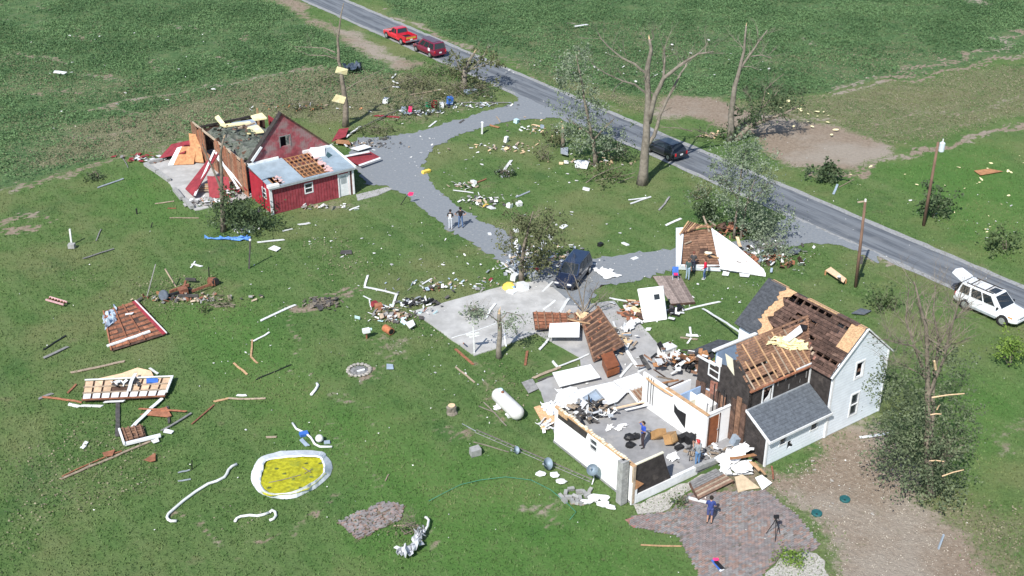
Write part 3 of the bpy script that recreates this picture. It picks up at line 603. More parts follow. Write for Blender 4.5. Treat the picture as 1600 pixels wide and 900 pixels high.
# outer wall toward the yard, white siding, top boards showing
mb = MB(); holed(mb, 'b', 38.1, 45.1, .16, 2.5, 34.6, 34.74, [(41.2, 41.78, 1.62, 2.3)])
mb.build('wall', m_white, H_, label='bright white outer wall of the unroofed room')
MB().prism([AB(34.592, 44.8, 1.95), AB(34.592, 44.72, 2.52), AB(34.592, 42.02, 2.52), AB(34.592, 42.2, 1.98)], U*.006).build('bare_felt_patch', m_felt, H_)
MB().abox(34.58, 34.594, 43.9, 44.75, 2.25, 2.48).build('bare_board', m_osb, H_)
window(H_, 'b', 34.6, 41.2, 41.78, 1.62, 2.3)
MB().abox(34.57, 34.77, 38.05, 45.1, 2.5, 2.6).build('top_plate', m_pine, H_)
MB().abox(34.74, 34.78, 38.4, 44.9, .2, 2.46).build('inner_wall_lining', m_felt, H_)
r = random.Random(4); mf = MB()
for k in range(30): mf.box(AB(34.67+r.gauss(0, .05), 38.6+k*.21, 2.62), .16, r.uniform(.06, .2), .06, U, Vv)
mf.build('torn_top_edge', m_cream, H_, kind='stuff')
# front wall: black panelling at the corner, white base strip
MB().prism([AB(34.75, 38.12, .55), AB(34.75, 38.12, 2.42), AB(36.75, 38.12, 2.46), AB(37.1, 38.12, 1.4), AB(37.45, 38.12, .55)], Vv*.1).build('wall', m_felt, H_, label='black felt remnant of the front wall')
MB().abox(34.6, 39.4, 38.04, 38.22, .0, .55).build('base_wall', m_trim, H_)
MB().beam(AB(39.2, 38.1, .45), AB(41.0, 38.2, .22), .25, .3).build('base_wall', m_block, H_)
MB().abox(34.56, 34.72, 38.0, 38.14, .1, 2.55).build('corner_post', m_oldpine, H_)
MB().abox(34.5, 34.9, 38.02, 38.1, .05, 1.5).build('white_corner_board', m_trim, H_)
MB().prism([AB(34.7, 38.02, 1.7), AB(35.35, 38.0, 1.15), AB(34.7, 38.02, .95)], Vv*.03).build('broken_board', m_orange, H_)
MB().beam(AB(34.7, 38.2, 2.5), AB(37.6, 39.6, .55), .1, .12).build('fallen_beam', m_pine, H_)
MB().beam(AB(34.7, 38.18, 2.55), AB(36.8, 38.2, 2.52), .14, .06).build('top_plate', m_cream, H_)
# blackened chimney stub of concrete blocks at the corner
mb = MB(); ch = []
for k in range(13):
    z = .05+k*.215
    for (da, db) in ((0, 0), (.22, 0), (0, .22), (.22, .22)):
        o = MB().abox(34.02+da, 34.235+da, 38.3+db+.0, 38.51+db, z, z+.20)
        if da == 0 or db == 0: o.build('block', m_block, H_)
MB().abox(34.25, 34.44, 38.53, 38.72, .1, 2.8).build('flue', m_black, H_)
MB().abox(34.0, 34.47, 38.28, 38.33, 2.85, 2.9).build('chimney_cap', m_block, H_)
# bathroom box: white outside, blue inside
MB().abox(41.3, 41.42, 39.5, 43.0, .16, 2.4).build('wall', m_white, H_, label='bright white wall of the bathroom box')
MB().abox(41.42, 41.45, 39.62, 42.2, .2, 2.38).build('wall_lining', m_blue, H_)
mb = MB(); holed(mb, 'a', 41.42, 43.4, .16, 2.4, 39.5, 39.62, [(41.5, 42.3, .16, 2.2)]); mb.build('wall', m_white, H_)
dr = MB().abox(41.5, 42.3, 39.53, 39.58, .18, 2.19).build('door', m_door, H_)
MB().lathe(AB(42.2, 39.5, 1.15), [(.02, 0), (.045, .02), (.045, .05), (.01, .07)], 8, -Vv).build('handle', m_greymetal, dr)
MB().abox(41.44, 41.5, 39.46, 39.5, .16, 2.24).abox(42.3, 42.36, 39.46, 39.5, .16, 2.24).build('door_frame', m_dkbrown, H_)
MB().abox(43.28, 43.4, 39.62, 42.0, .16, 2.4).build('wall', m_white, H_)
MB().abox(43.24, 43.28, 39.62, 42.0, .2, 2.39).build('wall_lining', m_blue, H_)
MB().abox(41.45, 43.24, 42.0, 42.1, .16, 2.4).build('wall', m_blue, H_)
MB().abox(42.3, 42.36, 40.6, 42.0, .16, 2.35).build('partition', m_white, H_); MB().abox(41.46, 42.3, 41.5, 41.56, .2, 2.1).build('shower_panel', m_cream, H_)
MB().abox(42.5, 43.2, 40.5, 41.9, .2, 2.0).build('white_cabinet', m_trim, H_)
MB().abox(41.26, 41.46, 39.44, 43.05, 2.4, 2.47).build('top_plate', m_pine, H_); MB().abox(41.46, 43.44, 39.46, 39.64, 2.4, 2.46).build('top_plate', m_trim, H_)
MB().prism([AB(41.285, 42.25, 1.75), AB(41.285, 41.9, 1.55), AB(41.285, 41.2, 1.6), AB(41.285, 41.2, .6), AB(41.285, 41.5, .75), AB(41.285, 42.2, 1.2)], U*.012).build('bare_felt_patch', m_black, H_)
# white kitchen wall standing behind, with electrical runs
MB().abox(41.3, 41.42, 43.0, 45.1, .16, 2.5).build('wall', m_white, H_); MB().abox(41.42, 43.2, 42.9, 43.0, .16, 2.4).build('wall', m_white, H_)
MB().abox(41.42, 43.3, 44.98, 45.1, .16, 1.1).build('wall', m_cream, H_)
for k in range(5): MB().beam(AB(41.5+.1*k, 43.2+.4*k, 1.6+.25*k), AB(43.2, 43.1+.45*k, 2.2-.2*k), .12, .08).build('fallen_lumber', (m_oldpine, m_dkbrown, m_orange)[k % 3], H_)
for k, (a, b) in enumerate(((41.28, 44.55), (41.28, 44.3), (41.28, 44.1))): MB().abox(a, a+.012, b, b+.05, .6, 2.45).build('conduit', m_black, H_)
MB().lathe(AB(42.0, 43.5, .2), [(.28, 0), (.28, 1.5), (.2, 1.6), (.05, 1.62)], 14).build('water_heater', m_greymetal, H_, smooth=True)
# doorway strip between bath and lean-to
MB().abox(43.42, 43.52, 38.5, 38.6, .1, 2.3).abox(43.42, 43.52, 39.35, 39.45, .1, 2.3).build('door_frame', m_redwood, H_)
MB().abox(43.5, 43.56, 38.6, 39.35, .1, 2.1).build('inner_door', m_cream, H_)
for a, b, h in ((42.2, 40.0, 4.0), (42.6, 39.6, 3.6)): MB().tube([AB(a, b, .2), AB(a, b, h)], .035, 6).build('pipe', m_black, H_)
# ------------------------------------------------------------------ red barn
B_ = thing('red_barn', AB(38.5, 92), 'red barn with its main roof torn away behind a flat roofed front annex', 'barn')
mb = MB(); holed(mb, 'a', 34.85, 42.45, 0, 2.42, 84.4, 84.52, [(37.98, 38.6, 1.18, 1.94), (41.12, 42.05, .0, 2.05)])
mb.build('wall', m_redv, B_, label='faded red ribbed front wall of the annex')
mr = MB()
for k in range(29):
    a = 34.95+k*.26
    if 37.85 < a < 38.7 or 41.0 < a < 42.2: continue
    mr.abox(a, a+.05, 84.38, 84.402, .1, 2.35)
mr.build('siding_ribs', m_red, B_, kind='stuff')
window(B_, 'a', 84.4, 37.98, 38.6, 1.18, 1.94)
d = MB().abox(41.12, 42.05, 84.43, 84.48, .02, 2.04).build('door', m_trim, B_); MB().abox(41.3, 41.85, 84.415, 84.43, 1.15, 1.85).build('door_pane', m_greymetal, d)
MB().abox(41.02, 41.12, 84.35, 84.4, 0, 2.15).abox(42.05, 42.15, 84.35, 84.4, 0, 2.15).build('door_frame', m_trim, B_)
MB().abox(42.2, 42.28, 84.34, 84.4, .0, 2.3).build('dark_post', m_dkbrown, B_)
mb = MB(); holed(mb, 'b', 84.52, 88.5, 0, 2.45, 34.85, 34.97, [(85.35, 85.95, 1.15, 1.9)]); mb.build('wall', m_redl, B_, label='bright red side wall of the annex')
window(B_, 'b', 34.85, 85.35, 85.95, 1.15, 1.9)
MB().abox(42.33, 42.45, 84.52, 88.5, 0, 2.45).build('wall', m_redl, B_)
MB().abox(34.74, 34.95, 84.28, 84.42, 0, 2.3).build('corner_board', m_trim, B_); MB().abox(42.36, 42.52, 84.3, 84.42, 0, 2.3).build('corner_board', m_trim, B_)
# annex roof with the torn holes: joists and broken decking
def ar(a, b, lift=0): return AB(a, b, 2.44+.11*(b-84.2)+lift)
def deck(a0, a1, b0, b1, nm='roof_sheet'):
    MB().prism([ar(a0, b0, .06), ar(a1, b0, .06), ar(a1, b1, .06), ar(a0, b1, .06)], (0, 0, .05)).build(nm, m_metalroof, B_)
deck(34.75, 35.2, 84.2, 88.5); deck(35.2, 36.0, 85.75, 88.5); deck(36.0, 37.9, 84.2, 88.5); deck(40.5, 42.55, 84.2, 88.5); deck(37.9, 40.5, 84.2, 84.35); deck(35.2, 36.0, 84.2, 84.3)
for a in np.arange(34.95, 42.4, .4): MB().beam(ar(a, 84.5, -.02), ar(a, 88.45, -.02), .05, .12).build('joist', m_orange, B_)
for k, b in enumerate(np.arange(84.6, 88.4, .62)): MB().beam(ar(37.9, b, .05), ar(40.5, b, .05), .08 if k != 3 else .14, .05).build('purlin', m_orange if k != 3 else m_pine, B_)
MB().abox(34.97, 42.33, 84.52, 88.5, 1.7, 1.75).build('ceiling', m_dkbrown, B_)
r = random.Random(6); mt = MB()
for k in range(46):
    b = r.uniform(84.3, 88.4); mt.box(ar(40.45+r.gauss(0, .12), b, .14), r.uniform(.1, .35), r.uniform(.08, .25), .05, U, Vv)
for k in range(14): mt.box(ar(36.0+r.gauss(0, .1), r.uniform(84.4, 85.8), .14), r.uniform(.1, .3), r.uniform(.08, .2), .05, U, Vv)
mt.build('torn_pink_backing', mat('pink_torn_board', (.62, .42, .40), .15, 5, .9), B_, kind='stuff')
MB().prism([ar(40.3, 87.2, .15), ar(41.3, 87.0, .12), ar(41.9, 88.3, .25), ar(40.6, 88.4, .45), ar(40.2, 87.9, .5)], (0, 0, .05)).build('folded_white_sheet', m_trim, B_)
MB().prism([ar(41.35, 86.6, .12), ar(41.9, 86.9, .12), ar(41.8, 87.6, .16), ar(41.4, 87.1, .13)], (0, 0, .02)).build('torn_hole', mat('teal_black', (.03, .07, .08), .2), B_)
MB().abox(34.7, 42.6, 84.12, 84.22, 2.30, 2.50).build('fascia', m_greymetal, B_); MB().prism([ar(42.55, 84.1, .0), ar(42.7, 84.1, .0), ar(42.7, 88.6, .0), ar(42.55, 88.6, .0)], (0, 0, .2)).build('white_edge_trim', m_trim, B_)
MB().prism([ar(34.6, 84.1, .0), ar(35.6, 84.1, .0), ar(35.6, 84.45, .0), ar(34.6, 84.45, .0)], (0, 0, .22)).build('white_edge_trim', m_trim, B_)
MB().abox(34.8, 37.6, 88.42, 88.58, 2.95, 3.2).build('white_edge_trim', m_trim, B_); MB().abox(39.9, 42.6, 88.42, 88.58, 2.95, 3.2).build('white_edge_trim', m_trim, B_)
# gable wall with loft opening
mb = MB(); holed(mb, 'a', 34.95, 42.45, 0, 3.1, 88.6, 88.74); mb.build('wall', m_redg, B_)
sl = (6.84-3.1)
def gz(a): return 3.1+sl*(a-34.95)/(38.25-34.95) if a < 38.25 else 3.1+sl*(42.45-a)/(42.45-38.25)
op = (37.95, 38.85, 3.95, 4.85)
for poly in ([(34.95, 3.1), (42.45, 3.1), (42.45-(.85/sl)*4.2, 3.95), (34.95+(.85/sl)*3.3, 3.95)], [(34.95+(.85/sl)*3.3, 3.95), (37.95, 3.95), (37.95, 4.85), (34.95+(1.75/sl)*3.3, 4.85)],
             [(38.85, 3.95), (42.45-(.85/sl)*4.2, 3.95), (42.45-(1.75/sl)*4.2, 4.85), (38.85, 4.85)], [(34.95+(1.75/sl)*3.3, 4.85), (42.45-(1.75/sl)*4.2, 4.85), (38.25, 6.84)]):
    MB().prism([AB(a, 88.6, z) for a, z in poly], Vv*.14).build('gable_boards', m_redg, B_)
MB().abox(37.87, 37.95, 88.56, 88.6, 3.9, 4.92).abox(38.85, 38.93, 88.56, 88.6, 3.9, 4.92).abox(37.95, 38.85, 88.56, 88.6, 4.85, 4.92).build('loft_frame', m_greywood, B_)
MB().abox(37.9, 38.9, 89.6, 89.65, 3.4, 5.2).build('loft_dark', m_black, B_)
MB().prism([AB(38.25, 88.45, 6.86), AB(34.75, 88.45, 2.9), AB(34.75, 88.45, 3.08), AB(38.25, 88.45, 7.02)], Vv*.5).build('rake_remnant', m_felt, B_)
MB().prism([AB(38.25, 88.45, 6.86), AB(42.9, 88.45, 2.72), AB(42.9, 88.45, 2.88), AB(38.25, 88.45, 7.02)], Vv*.7).build('rake_remnant', m_dkbrown, B_)
MB().prism([AB(35.2, 88.3, 3.3), AB(36.2, 88.3, 4.4), AB(36.05, 88.3, 4.5), AB(35.05, 88.3, 3.45)], Vv*.1).build('loose_trim', m_trim, B_)
# right slope still hanging near the gable
MB().prism([AB(38.3, 88.7, 6.8), AB(43.0, 88.7, 2.7), AB(43.0, 91.2, 2.7), AB(41.5, 90.4, 4.0), AB(39.6, 89.6, 5.6)], (0, 0, .08)).build('roof_remnant', m_dkbrown, B_)
# left, back and right walls of the main shed: sheathing boards one by one
r = random.Random(17)
for k in range(46):
    b = 88.85+k*.265; top = 3.05+.25*math.sin(k*.9)+r.uniform(-.12, .12)
    if 95.6 < b < 97.8: top = 1.2
    MB().abox(34.68, 34.74, b, b+.24, .05, top).build('wall_board', m_lath if r.random() < .6 else m_redwood, B_)
MB().beam(AB(34.8, 88.8, 3.0), AB(34.8, 100.8, 3.2), .12, .16).build('wall_plate', m_oldpine, B_)
for k in range(27):
    a = 34.85+k*.265; MB().abox(a, a+.24, 101.2, 101.27, .05, 2.3+r.uniform(-.15, .15)).build('wall_board', m_dkbrown, B_)
MB().beam(AB(34.8, 101.2, 2.45), AB(41.8, 101.2, 2.45), .12, .2).build('wall_plate', m_felt, B_)
MB().abox(41.2, 41.36, 101.0, 101.1, 0, 3.2).build('post', m_pine, B_)
MB().abox(42.35, 42.45, 88.74, 101.2, 0, 2.2).build('wall', m_red, B_)
MB().abox(34.74, 42.35, 88.74, 101.2, .02, .08).build('floor', m_conc2, B_)
# collapsed roof lying inside: tilted torn shingle plane, insulation and sheets
N = 16; Vt = []; Ft = []
for i in range(N+1):
    for j in range(N+1):
        a = 35.1+6.6*i/N; b = 89.0+9.6*j/N; z = 3.05-1.1*abs(i/N-.15)+.9*math.exp(-((a-36.6)/1.2)**2)*(1-j/N)+r.gauss(0, .13); Vt.append(AB(a+r.gauss(0, .1), b+r.gauss(0, .1), z))
for i in range(N):
    for j in range(N): Ft.append((i*(N+1)+j, (i+1)*(N+1)+j, (i+1)*(N+1)+j+1, i*(N+1)+j+1))
MB().add(Vt, Ft).build('collapsed_roof', m_mosswreck, B_)
mq = MB()
for k in range(110):
    a, b = r.uniform(35.2, 38.4), r.uniform(89.3, 97.5); e = Euler((r.gauss(0, .5), r.gauss(0, .5), r.uniform(0, 6))).to_matrix(); s = r.uniform(.15, .5)
    mq.cur = r.randrange(3); mq.box(AB(a, b, 3.0+.3*math.exp(-((a-36.6)/1.2)**2)+r.uniform(-.05, .25)), s, s*.6, .03, e@Vector((1, 0, 0)), e@Vector((0, 1, 0)), e@Vector((0, 0, 1)))
mq.build('torn_shingles', [m_mosswreck, mat('moss_green_shingle', (.075, .095, .06), .3, 4, .95), m_dkbrown], B_, kind='stuff')
for nm, P, m in (('insulation_batt', [(37.0, 99.8, 2.7), (39.6, 99.0, 2.7), (39.5, 98.4, 2.75), (36.9, 98.9, 2.8)], m_insul), ('insulation_batt', [(38.0, 96.0, 2.8), (39.4, 95.4, 2.85), (39.6, 97.2, 2.9), (38.6, 97.4, 2.8)], m_insul),
                 ('insulation_batt', [(40.2, 99.4, 2.6), (41.3, 99.0, 2.7), (41.4, 100.3, 2.8), (40.3, 100.4, 2.7)], m_insul), ('blue_sheet', [(38.3, 100.3, 2.45), (40.4, 99.9, 2.5), (39.8, 97.8, 2.6), (38.9, 97.9, 2.6)], m_bluegrey),
                 ('loose_board', [(37.8, 97.4, 2.9), (39.6, 97.7, 2.95), (39.6, 97.9, 2.95), (37.8, 97.6, 2.9)], m_oldpine), ('insulation_batt', [(37.2, 100.2, 2.6), (37.6, 100.1, 2.6), (37.4, 101.0, 3.2), (37.0, 100.9, 3.1)], m_insul)):
    MB().prism([AB(*q) for q in P], (0, 0, .14)).build(nm, m, B_)
# lean-to wreckage on the slab
L_ = thing('collapsed_leanto', AB(32, 97), 'collapsed red lean-to roof and orange sheathing on the slab by the barn', 'wreckage')
for nm, P, m in (('roof_panel', [(31.4, 101.2, .3), (33.4, 103.4, .5), (35.2, 101.6, 1.2), (33.2, 99.4, 1.0)], m_red), ('orange_panel', [(32.0, 99.4, .1), (33.6, 98.5, .1), (34.4, 99.5, 1.3), (33.3, 100.2, 1.3)], m_orange), ('white_panel', [(31.6, 99.6, .1), (32.0, 99.35, .1), (33.3, 100.2, 1.32), (32.9, 100.4, 1.2)], m_trim),
                 ('orange_panel', [(33.6, 99.0, .2), (34.4, 98.1, .2), (34.9, 99.9, 2.2), (34.2, 100.5, 2.3)], m_orange), ('red_strip', [(33.5, 101.0, 1.2), (34.6, 99.6, 1.35), (34.9, 99.9, 1.4), (33.8, 101.4, 1.3)], m_red)):
    MB().prism([AB(*q) for q in P], (0, 0, .06)).build(nm, m, L_)
T_ = thing('fallen_red_gable', AB(32, 92), 'fallen red gable truss with white trim at the barn slab edge', 'wreckage')
MB().prism([AB(30.6, 90.9, .35), AB(30.6, 92.7, .4), AB(34.4, 95.3, 2.0), AB(34.6, 94.6, 2.1), AB(31.4, 91.4, .9)], (0, 0, .1)).build('red_eave', m_red, T_)
for p, q in (((34.5, 95.0, 2.2), (34.4, 90.0, .3)), ((34.5, 95.2, 2.3), (30.7, 90.8, .5)), ((34.3, 94.6, 2.0), (34.9, 88.9, .2))): MB().beam(AB(*p), AB(*q), .18, .09).build('white_trim_board', m_trim, T_)
MB().prism([AB(31.8, 90.4, .1), AB(33.4, 89.4, .1), AB(33.9, 91.0, 1.3), AB(32.4, 92.0, 1.4)], (0, 0, .06)).build('red_panel', m_red, T_)
for k in range(6): MB().beam(AB(31.2+.3*k, 92.3-.1*k, .3+.15*k), AB(32.6+.25*k, 91.2, .35+.15*k), .12, .1).build('lumber', m_pine if k % 2 else m_oldpine, T_)
heap('rubble_heap', [m_trim, m_redwood, m_greywood, m_block], AB(31.2, 89.6), 70, .5, .35, 31, 'broken boards and rubble at the near corner of the barn slab', 'rubble', spread=(.9, .35))
heap('rubble_heap', [m_red, m_trim, m_dkbrown], AB(34.0, 90.6), 60, .5, .7, 32, 'red and white splinters against the torn side of the barn', 'rubble', spread=(.6, .9))
heap('rubble_heap', [m_trim, m_red, m_redwood, m_greywood], AB(30.6, 102.2), 60, .45, .2, 33, 'red and white splinters beyond the far corner of the barn slab', 'rubble', spread=(1.2, .6))
cb = thing('concrete_kerb', AB(30.1, 98), 'pale displaced kerb blocks along the edge of the barn slab', 'kerb')
for p, q in (((29.95, 100.9), (30.2, 98.6)), ((30.2, 98.4), (30.35, 96.0)), ((30.0, 93.8), (29.8, 91.5)), ((29.9, 91.2), (29.8, 89.2)), ((31.6, 101.1), (30.3, 101.0))): MB().beam(AB(*p, .2), AB(*q, .2), .35, .3).build('kerb_block', m_block, cb)
# ------------------------------------------------------------------ vehicles
m_tyre = mat('tyre_rubber', (.02, .02, .021), .3, 8, .9); m_rim = mat('alloy_rim', (.45, .46, .47), .15, 6, .35, metal=.6)
m_lens = mat('headlight_lens', (.75, .76, .74), .1, 6, .15, spec=.6); m_tail = mat('tail_lamp_red', (.55, .02, .025), .15, 6, .25, spec=.5)
m_chrome = mat('bumper_chrome', (.62, .63, .65), .1, 3, .25, metal=.7); m_under = mat('underbody_black', (.012, .012, .013), .2, 3, .8)
m_plate = mat('licence_plate_white', (.75, .75, .75), .05, 5, .6); m_carglass = mat('tinted_car_glass', (.02, .026, .032), .15, 2, .06, spec=.7, rand=.05)
def paint(name, col): return mat(name, col, .05, 1.5, .28, spec=.55, rand=0, coat=.6)
def loft(mb, secs):
    V = []; F = []
    for x, w, zb, zt in secs:
        h = zt-zb
        half = [(.90*w, zb), (w, zb+.14*h), (w*1.01, zb+.5*h), (.97*w, zb+.82*h), (.90*w, zt-.01), (.45*w, zt+.015)]
        V += [Vector((x, y, z)) for y, z in half]+[Vector((x, -y, z)) for y, z in reversed(half)]
    n = 12
    for i in range(len(secs)-1):
        for k in range(n): F.append((i*n+k, i*n+(k+1) % n, (i+1)*n+(k+1) % n, (i+1)*n+k))
    F.append(tuple(range(n-1, -1, -1))); F.append(tuple((len(secs)-1)*n+k for k in range(n)))
    return mb.add(V, F)
def on(face, u0, u1, v0, v1, out=.012, shrink=0):
    a, b, c, d = face                      # bottom-left, bottom-right, top-right, top-left
    f = lambda u, v: (a.lerp(b, u)).lerp(d.lerp(c, u), v)
    n = (b-a).cross(d-a).normalized()*out
    return [f(u0, v0)+n, f(u1, v0)+n, f(u1, v1)+n, f(u0, v1)+n], n
def vehicle(name, label, cat, loc, heading, body, secs, gh, wheels, W, wr=.34, sidewins=(), rear_glass=True, pickup=None, extras=None, roofmat=None, lights=True):
    root = thing(name, (0, 0, 0), label, cat)
    loft(MB(), secs).build('body', body, root, smooth=False)
    mod = root.children[0].modifiers.new('round', 'BEVEL'); mod.width = .045; mod.segments = 2; mod.limit_method = 'ANGLE'; mod.angle_limit = math.radians(25)
    root.children[0].data.polygons.foreach_set('use_smooth', [True]*len(root.children[0].data.polygons))
    xfb, xft, xrt, xrb, zb, zr, wb, wt = gh
    c = [Vector((xrb, -wb, zb)), Vector((xfb, -wb, zb)), Vector((xfb, wb, zb)), Vector((xrb, wb, zb)), Vector((xrt, -wt, zr)), Vector((xft, -wt, zr)), Vector((xft, wt, zr)), Vector((xrt, wt, zr))]
    cab = MB().hexa(c).build('cabin', roofmat or body, root); mm = cab.modifiers.new('round', 'BEVEL'); mm.width = .07; mm.segments = 2
    right = (c[0], c[1], c[5], c[4]); left = (c[2], c[3], c[7], c[6]); front = (c[1], c[2], c[6], c[5]); rear = (c[3], c[0], c[4], c[7])
    def pane(nm, face, u0, u1, v0, v1, m=m_carglass):
        q, n = on(face, u0, u1, v0, v1); return MB().prism(q, n*.5).build(nm, m, root)
    pane('windscreen', front, .07, .93, .08, .90)
    if rear_glass: pane('rear_window', rear, .08, .92, .18, .9)
    for u0, u1 in sidewins: pane('side_window', right, u0, u1, .12, .86); pane('side_window', left, 1-u1, 1-u0, .12, .86)
    for wx in wheels:
        for sy in (-1, 1):
            MB().lathe(Vector((wx, sy*(W/2-.10), wr)), [(wr*1.16, 0), (wr*1.16, .085)], 16, (0, sy, 0)).build('wheel_arch', m_under, root)
            w = MB().lathe(Vector((wx, sy*(W/2-.22), wr)), [(wr*.9, 0), (wr, .03), (wr, .20), (wr*.92, .235)], 18, (0, sy, 0)).build('wheel', m_tyre, root)
            rim = MB().lathe(Vector((wx, sy*(W/2-.22), wr)), [(wr*.62, .2), (wr*.62, .242), (wr*.2, .25)], 14, (0, sy, 0)); rim.build('rim', m_rim, w)
    x1, w1, b1, t1 = secs[-1]; x0, w0, b0, t0 = secs[0]
    for sy in (-1, 1):
        MB().box((x1+.005, sy*w1*.72, t1-.12*(t1-b1)-.04), .05, .34, .15).build('headlight', m_lens, root)
        if lights: MB().box((x0-.005, sy*w0*.86, t0-.18), .05, .16, .28).build('tail_lamp', m_tail, root)
    MB().box((x1+.03, 0, b1+.16), .10, w1*1.9, .16).build('front_bumper', body if not pickup else m_chrome, root)
    MB().box((x1+.012, 0, t1-.2), .03, w1*.9, .12).build('grille', m_black, root)
    MB().box((x0-.03, 0, b0+.16), .10, w0*1.9, .15).build('rear_bumper', body if not pickup else m_chrome, root)
    MB().box((x0-.06, 0, b0+.34), .02, .32, .15).build('licence_plate', m_plate, root)
    for sy in (-1, 1): MB().box((xfb-.25, sy*(wb+.10), zb+.10), .10, .18, .13).build('mirror', m_black, root)
    if extras: extras(root)
    root.location = loc; root.rotation_euler = (0, 0, heading)
    if 'boxy wagon' in label: root.scale = (.92, .92, .92)
    return root
RH = math.radians(126)
def mid(p, q): return (px(*p)+px(*q))/2
# red pickup
def pickup_extra(root):
    r_ = paint('pickup_red', (.52, .012, .03))
    for sy in (-1, 1): MB().box((-1.65, sy*.82, .92), 1.95, .09, .42).build('bed_side', r_, root)
    MB().box((-2.62, 0, .86), .07, 1.7, .5).build('tailgate', r_, root); MB().box((-2.665, 0, .92), .01, 1.35, .22).build('tailgate_band', mat('gold_band', (.62, .35, .05), .2, 6, .5), root)
    MB().box((-1.65, 0, .76), 1.95, 1.55, .03).build('bed_liner', m_under, root)
vehicle('pickup_truck', 'bright red pickup truck with an open black bed parked at the roadside', 'pickup', AB(69.25, 122.6, .005), RH, paint('pickup_red', (.52, .012, .03)),
        [(-2.65, .86, .38, .72), (-.75, .89, .36, .72), (-.7, .89, .36, 1.05), (.75, .89, .36, 1.04), (1.0, .89, .36, 1.02), (2.35, .86, .36, .96), (2.6, .78, .42, .86)], (.95, .35, -.55, -.72, 1.0, 1.66, .84, .68), (-1.75, 1.65), 1.82, .37, ((.06, .36), (.42, .86)), pickup=True, extras=pickup_extra)
# maroon van
m_maroon = paint('van_maroon', (.155, .008, .032))
def van_extra(root):
    MB().box((-1.35, .905, .95), .42, .02, .36).build('white_paper_notice', m_plate, root); MB().box((-.4, 0, 1.80), 2.6, 1.1, .03).build('roof_panel', mat('van_roof_grey', (.10, .06, .08), .1, 2, .3, spec=.5), root)
vehicle('minivan', 'dark maroon minivan parked behind the red pickup', 'van', AB(69.35, 115.9, .005), RH, m_maroon,
        [(-2.35, .86, .34, .98), (-2.2, .91, .3, 1.02), (.8, .92, .3, 1.02), (1.2, .9, .3, .99), (2.2, .84, .32, .80), (2.42, .74, .38, .7)], (1.35, .45, -2.15, -2.33, .98, 1.78, .86, .68), (-1.5, 1.5), 1.86, .34, ((.05, .32), (.36, .62), (.66, .88)), extras=van_extra)
# dark car on the road behind the big tree
vehicle('hatchback_car', 'black hatchback driving on the road behind the broken tree', 'car', AB(70.55, 75.9, .02), RH, paint('car_black', (.022, .024, .032)),
        [(-2.1, .80, .34, .92), (-1.9, .88, .28, .98), (.8, .89, .26, .96), (1.1, .88, .26, .93), (2.0, .82, .3, .76), (2.25, .7, .36, .66)], (1.25, .35, -1.45, -2.0, .94, 1.48, .82, .62), (-1.3, 1.35), 1.78, .32, ((.1, .42), (.46, .78)))
# dark blue van on the driveway
vehicle('suv', 'dark blue boxy wagon parked on the driveway behind the bare shrub', 'car', mid((880, 451), (908, 424))+Vector((.05, .1, .01)), math.radians(-113), paint('wagon_blue', (.010, .016, .040)),
        [(-2.3, .84, .36, .98), (-2.15, .9, .32, 1.04), (.75, .91, .32, 1.04), (1.1, .9, .32, 1.02), (2.05, .84, .34, .86), (2.3, .74, .4, .76)], (1.2, .35, -2.0, -2.22, 1.0, 1.74, .85, .70), (-1.4, 1.4), 1.84, .35, ((.06, .32), (.36, .62), (.66, .9)), roofmat=paint('wagon_roof_blue', (.016, .030, .07)))
# white SUV with raised tailgate
def suv_extra(root):
    MB().prism([Vector((-2.15, -.68, 1.80)), Vector((-2.15, .68, 1.80)), Vector((-3.05, .6, 2.12)), Vector((-3.2, 0, 2.15)), Vector((-3.05, -.6, 2.12))], (0, 0, .06)).build('raised_tailgate', paint('suv_white', (.78, .80, .82)), root)
    g = root.children[-1]; MB().prism([Vector((-2.4, -.5, 1.86)), Vector((-2.4, .5, 1.86)), Vector((-2.95, .45, 2.06)), Vector((-2.95, -.45, 2.06))], (0, 0, -.03)).build('tailgate_glass', m_carglass, g)
    MB().box((.1, 0, 1.845), .55, .8, .03).build('sunroof', m_carglass, root); MB().box((-2.3, 0, 1.2), .1, 1.4, .9).build('cargo_opening', m_under, root)
    for sy in (-1, 1): MB().box((-.75, sy*.58, 1.87), 2.1, .05, .05).build('roof_rail', m_black, root)
    for x in (-.35, -1.5): MB().box((x, 0, 1.86), .07, 1.2, .03).build('roof_bar', m_black, root)
    MB().box((-.1, -.955, .42), 2.2, .04, .16).build('side_sill', m_greymetal, root); MB().box((-.1, .955, .42), 2.2, .04, .16).build('side_sill', m_greymetal, root)
    MB().box((2.0, -.87, .80), .34, .05, .10).build('amber_indicator', mat('amber_lens', (.75, .33, .10), .2, 9, .3), root)
    MB().box((-2.75, .35, .75), .5, .6, .5).build('box_behind', m_black, root)
vehicle('suv', 'white sport utility vehicle with its tailgate raised parked at the road edge', 'car', AB(69.05, 40.0, .01), math.radians(-53), paint('suv_white', (.78, .80, .82)),
        [(-2.4, .86, .38, 1.02), (-2.2, .94, .34, 1.08), (.75, .95, .34, 1.08), (1.15, .94, .34, 1.06), (2.15, .88, .36, .96), (2.42, .78, .42, .86)], (1.25, .45, -2.1, -2.3, 1.04, 1.82, .89, .72), (-1.45, 1.5), 1.92, .38, ((.05, .28), (.33, .6), (.63, .88)), rear_glass=False, extras=suv_extra)

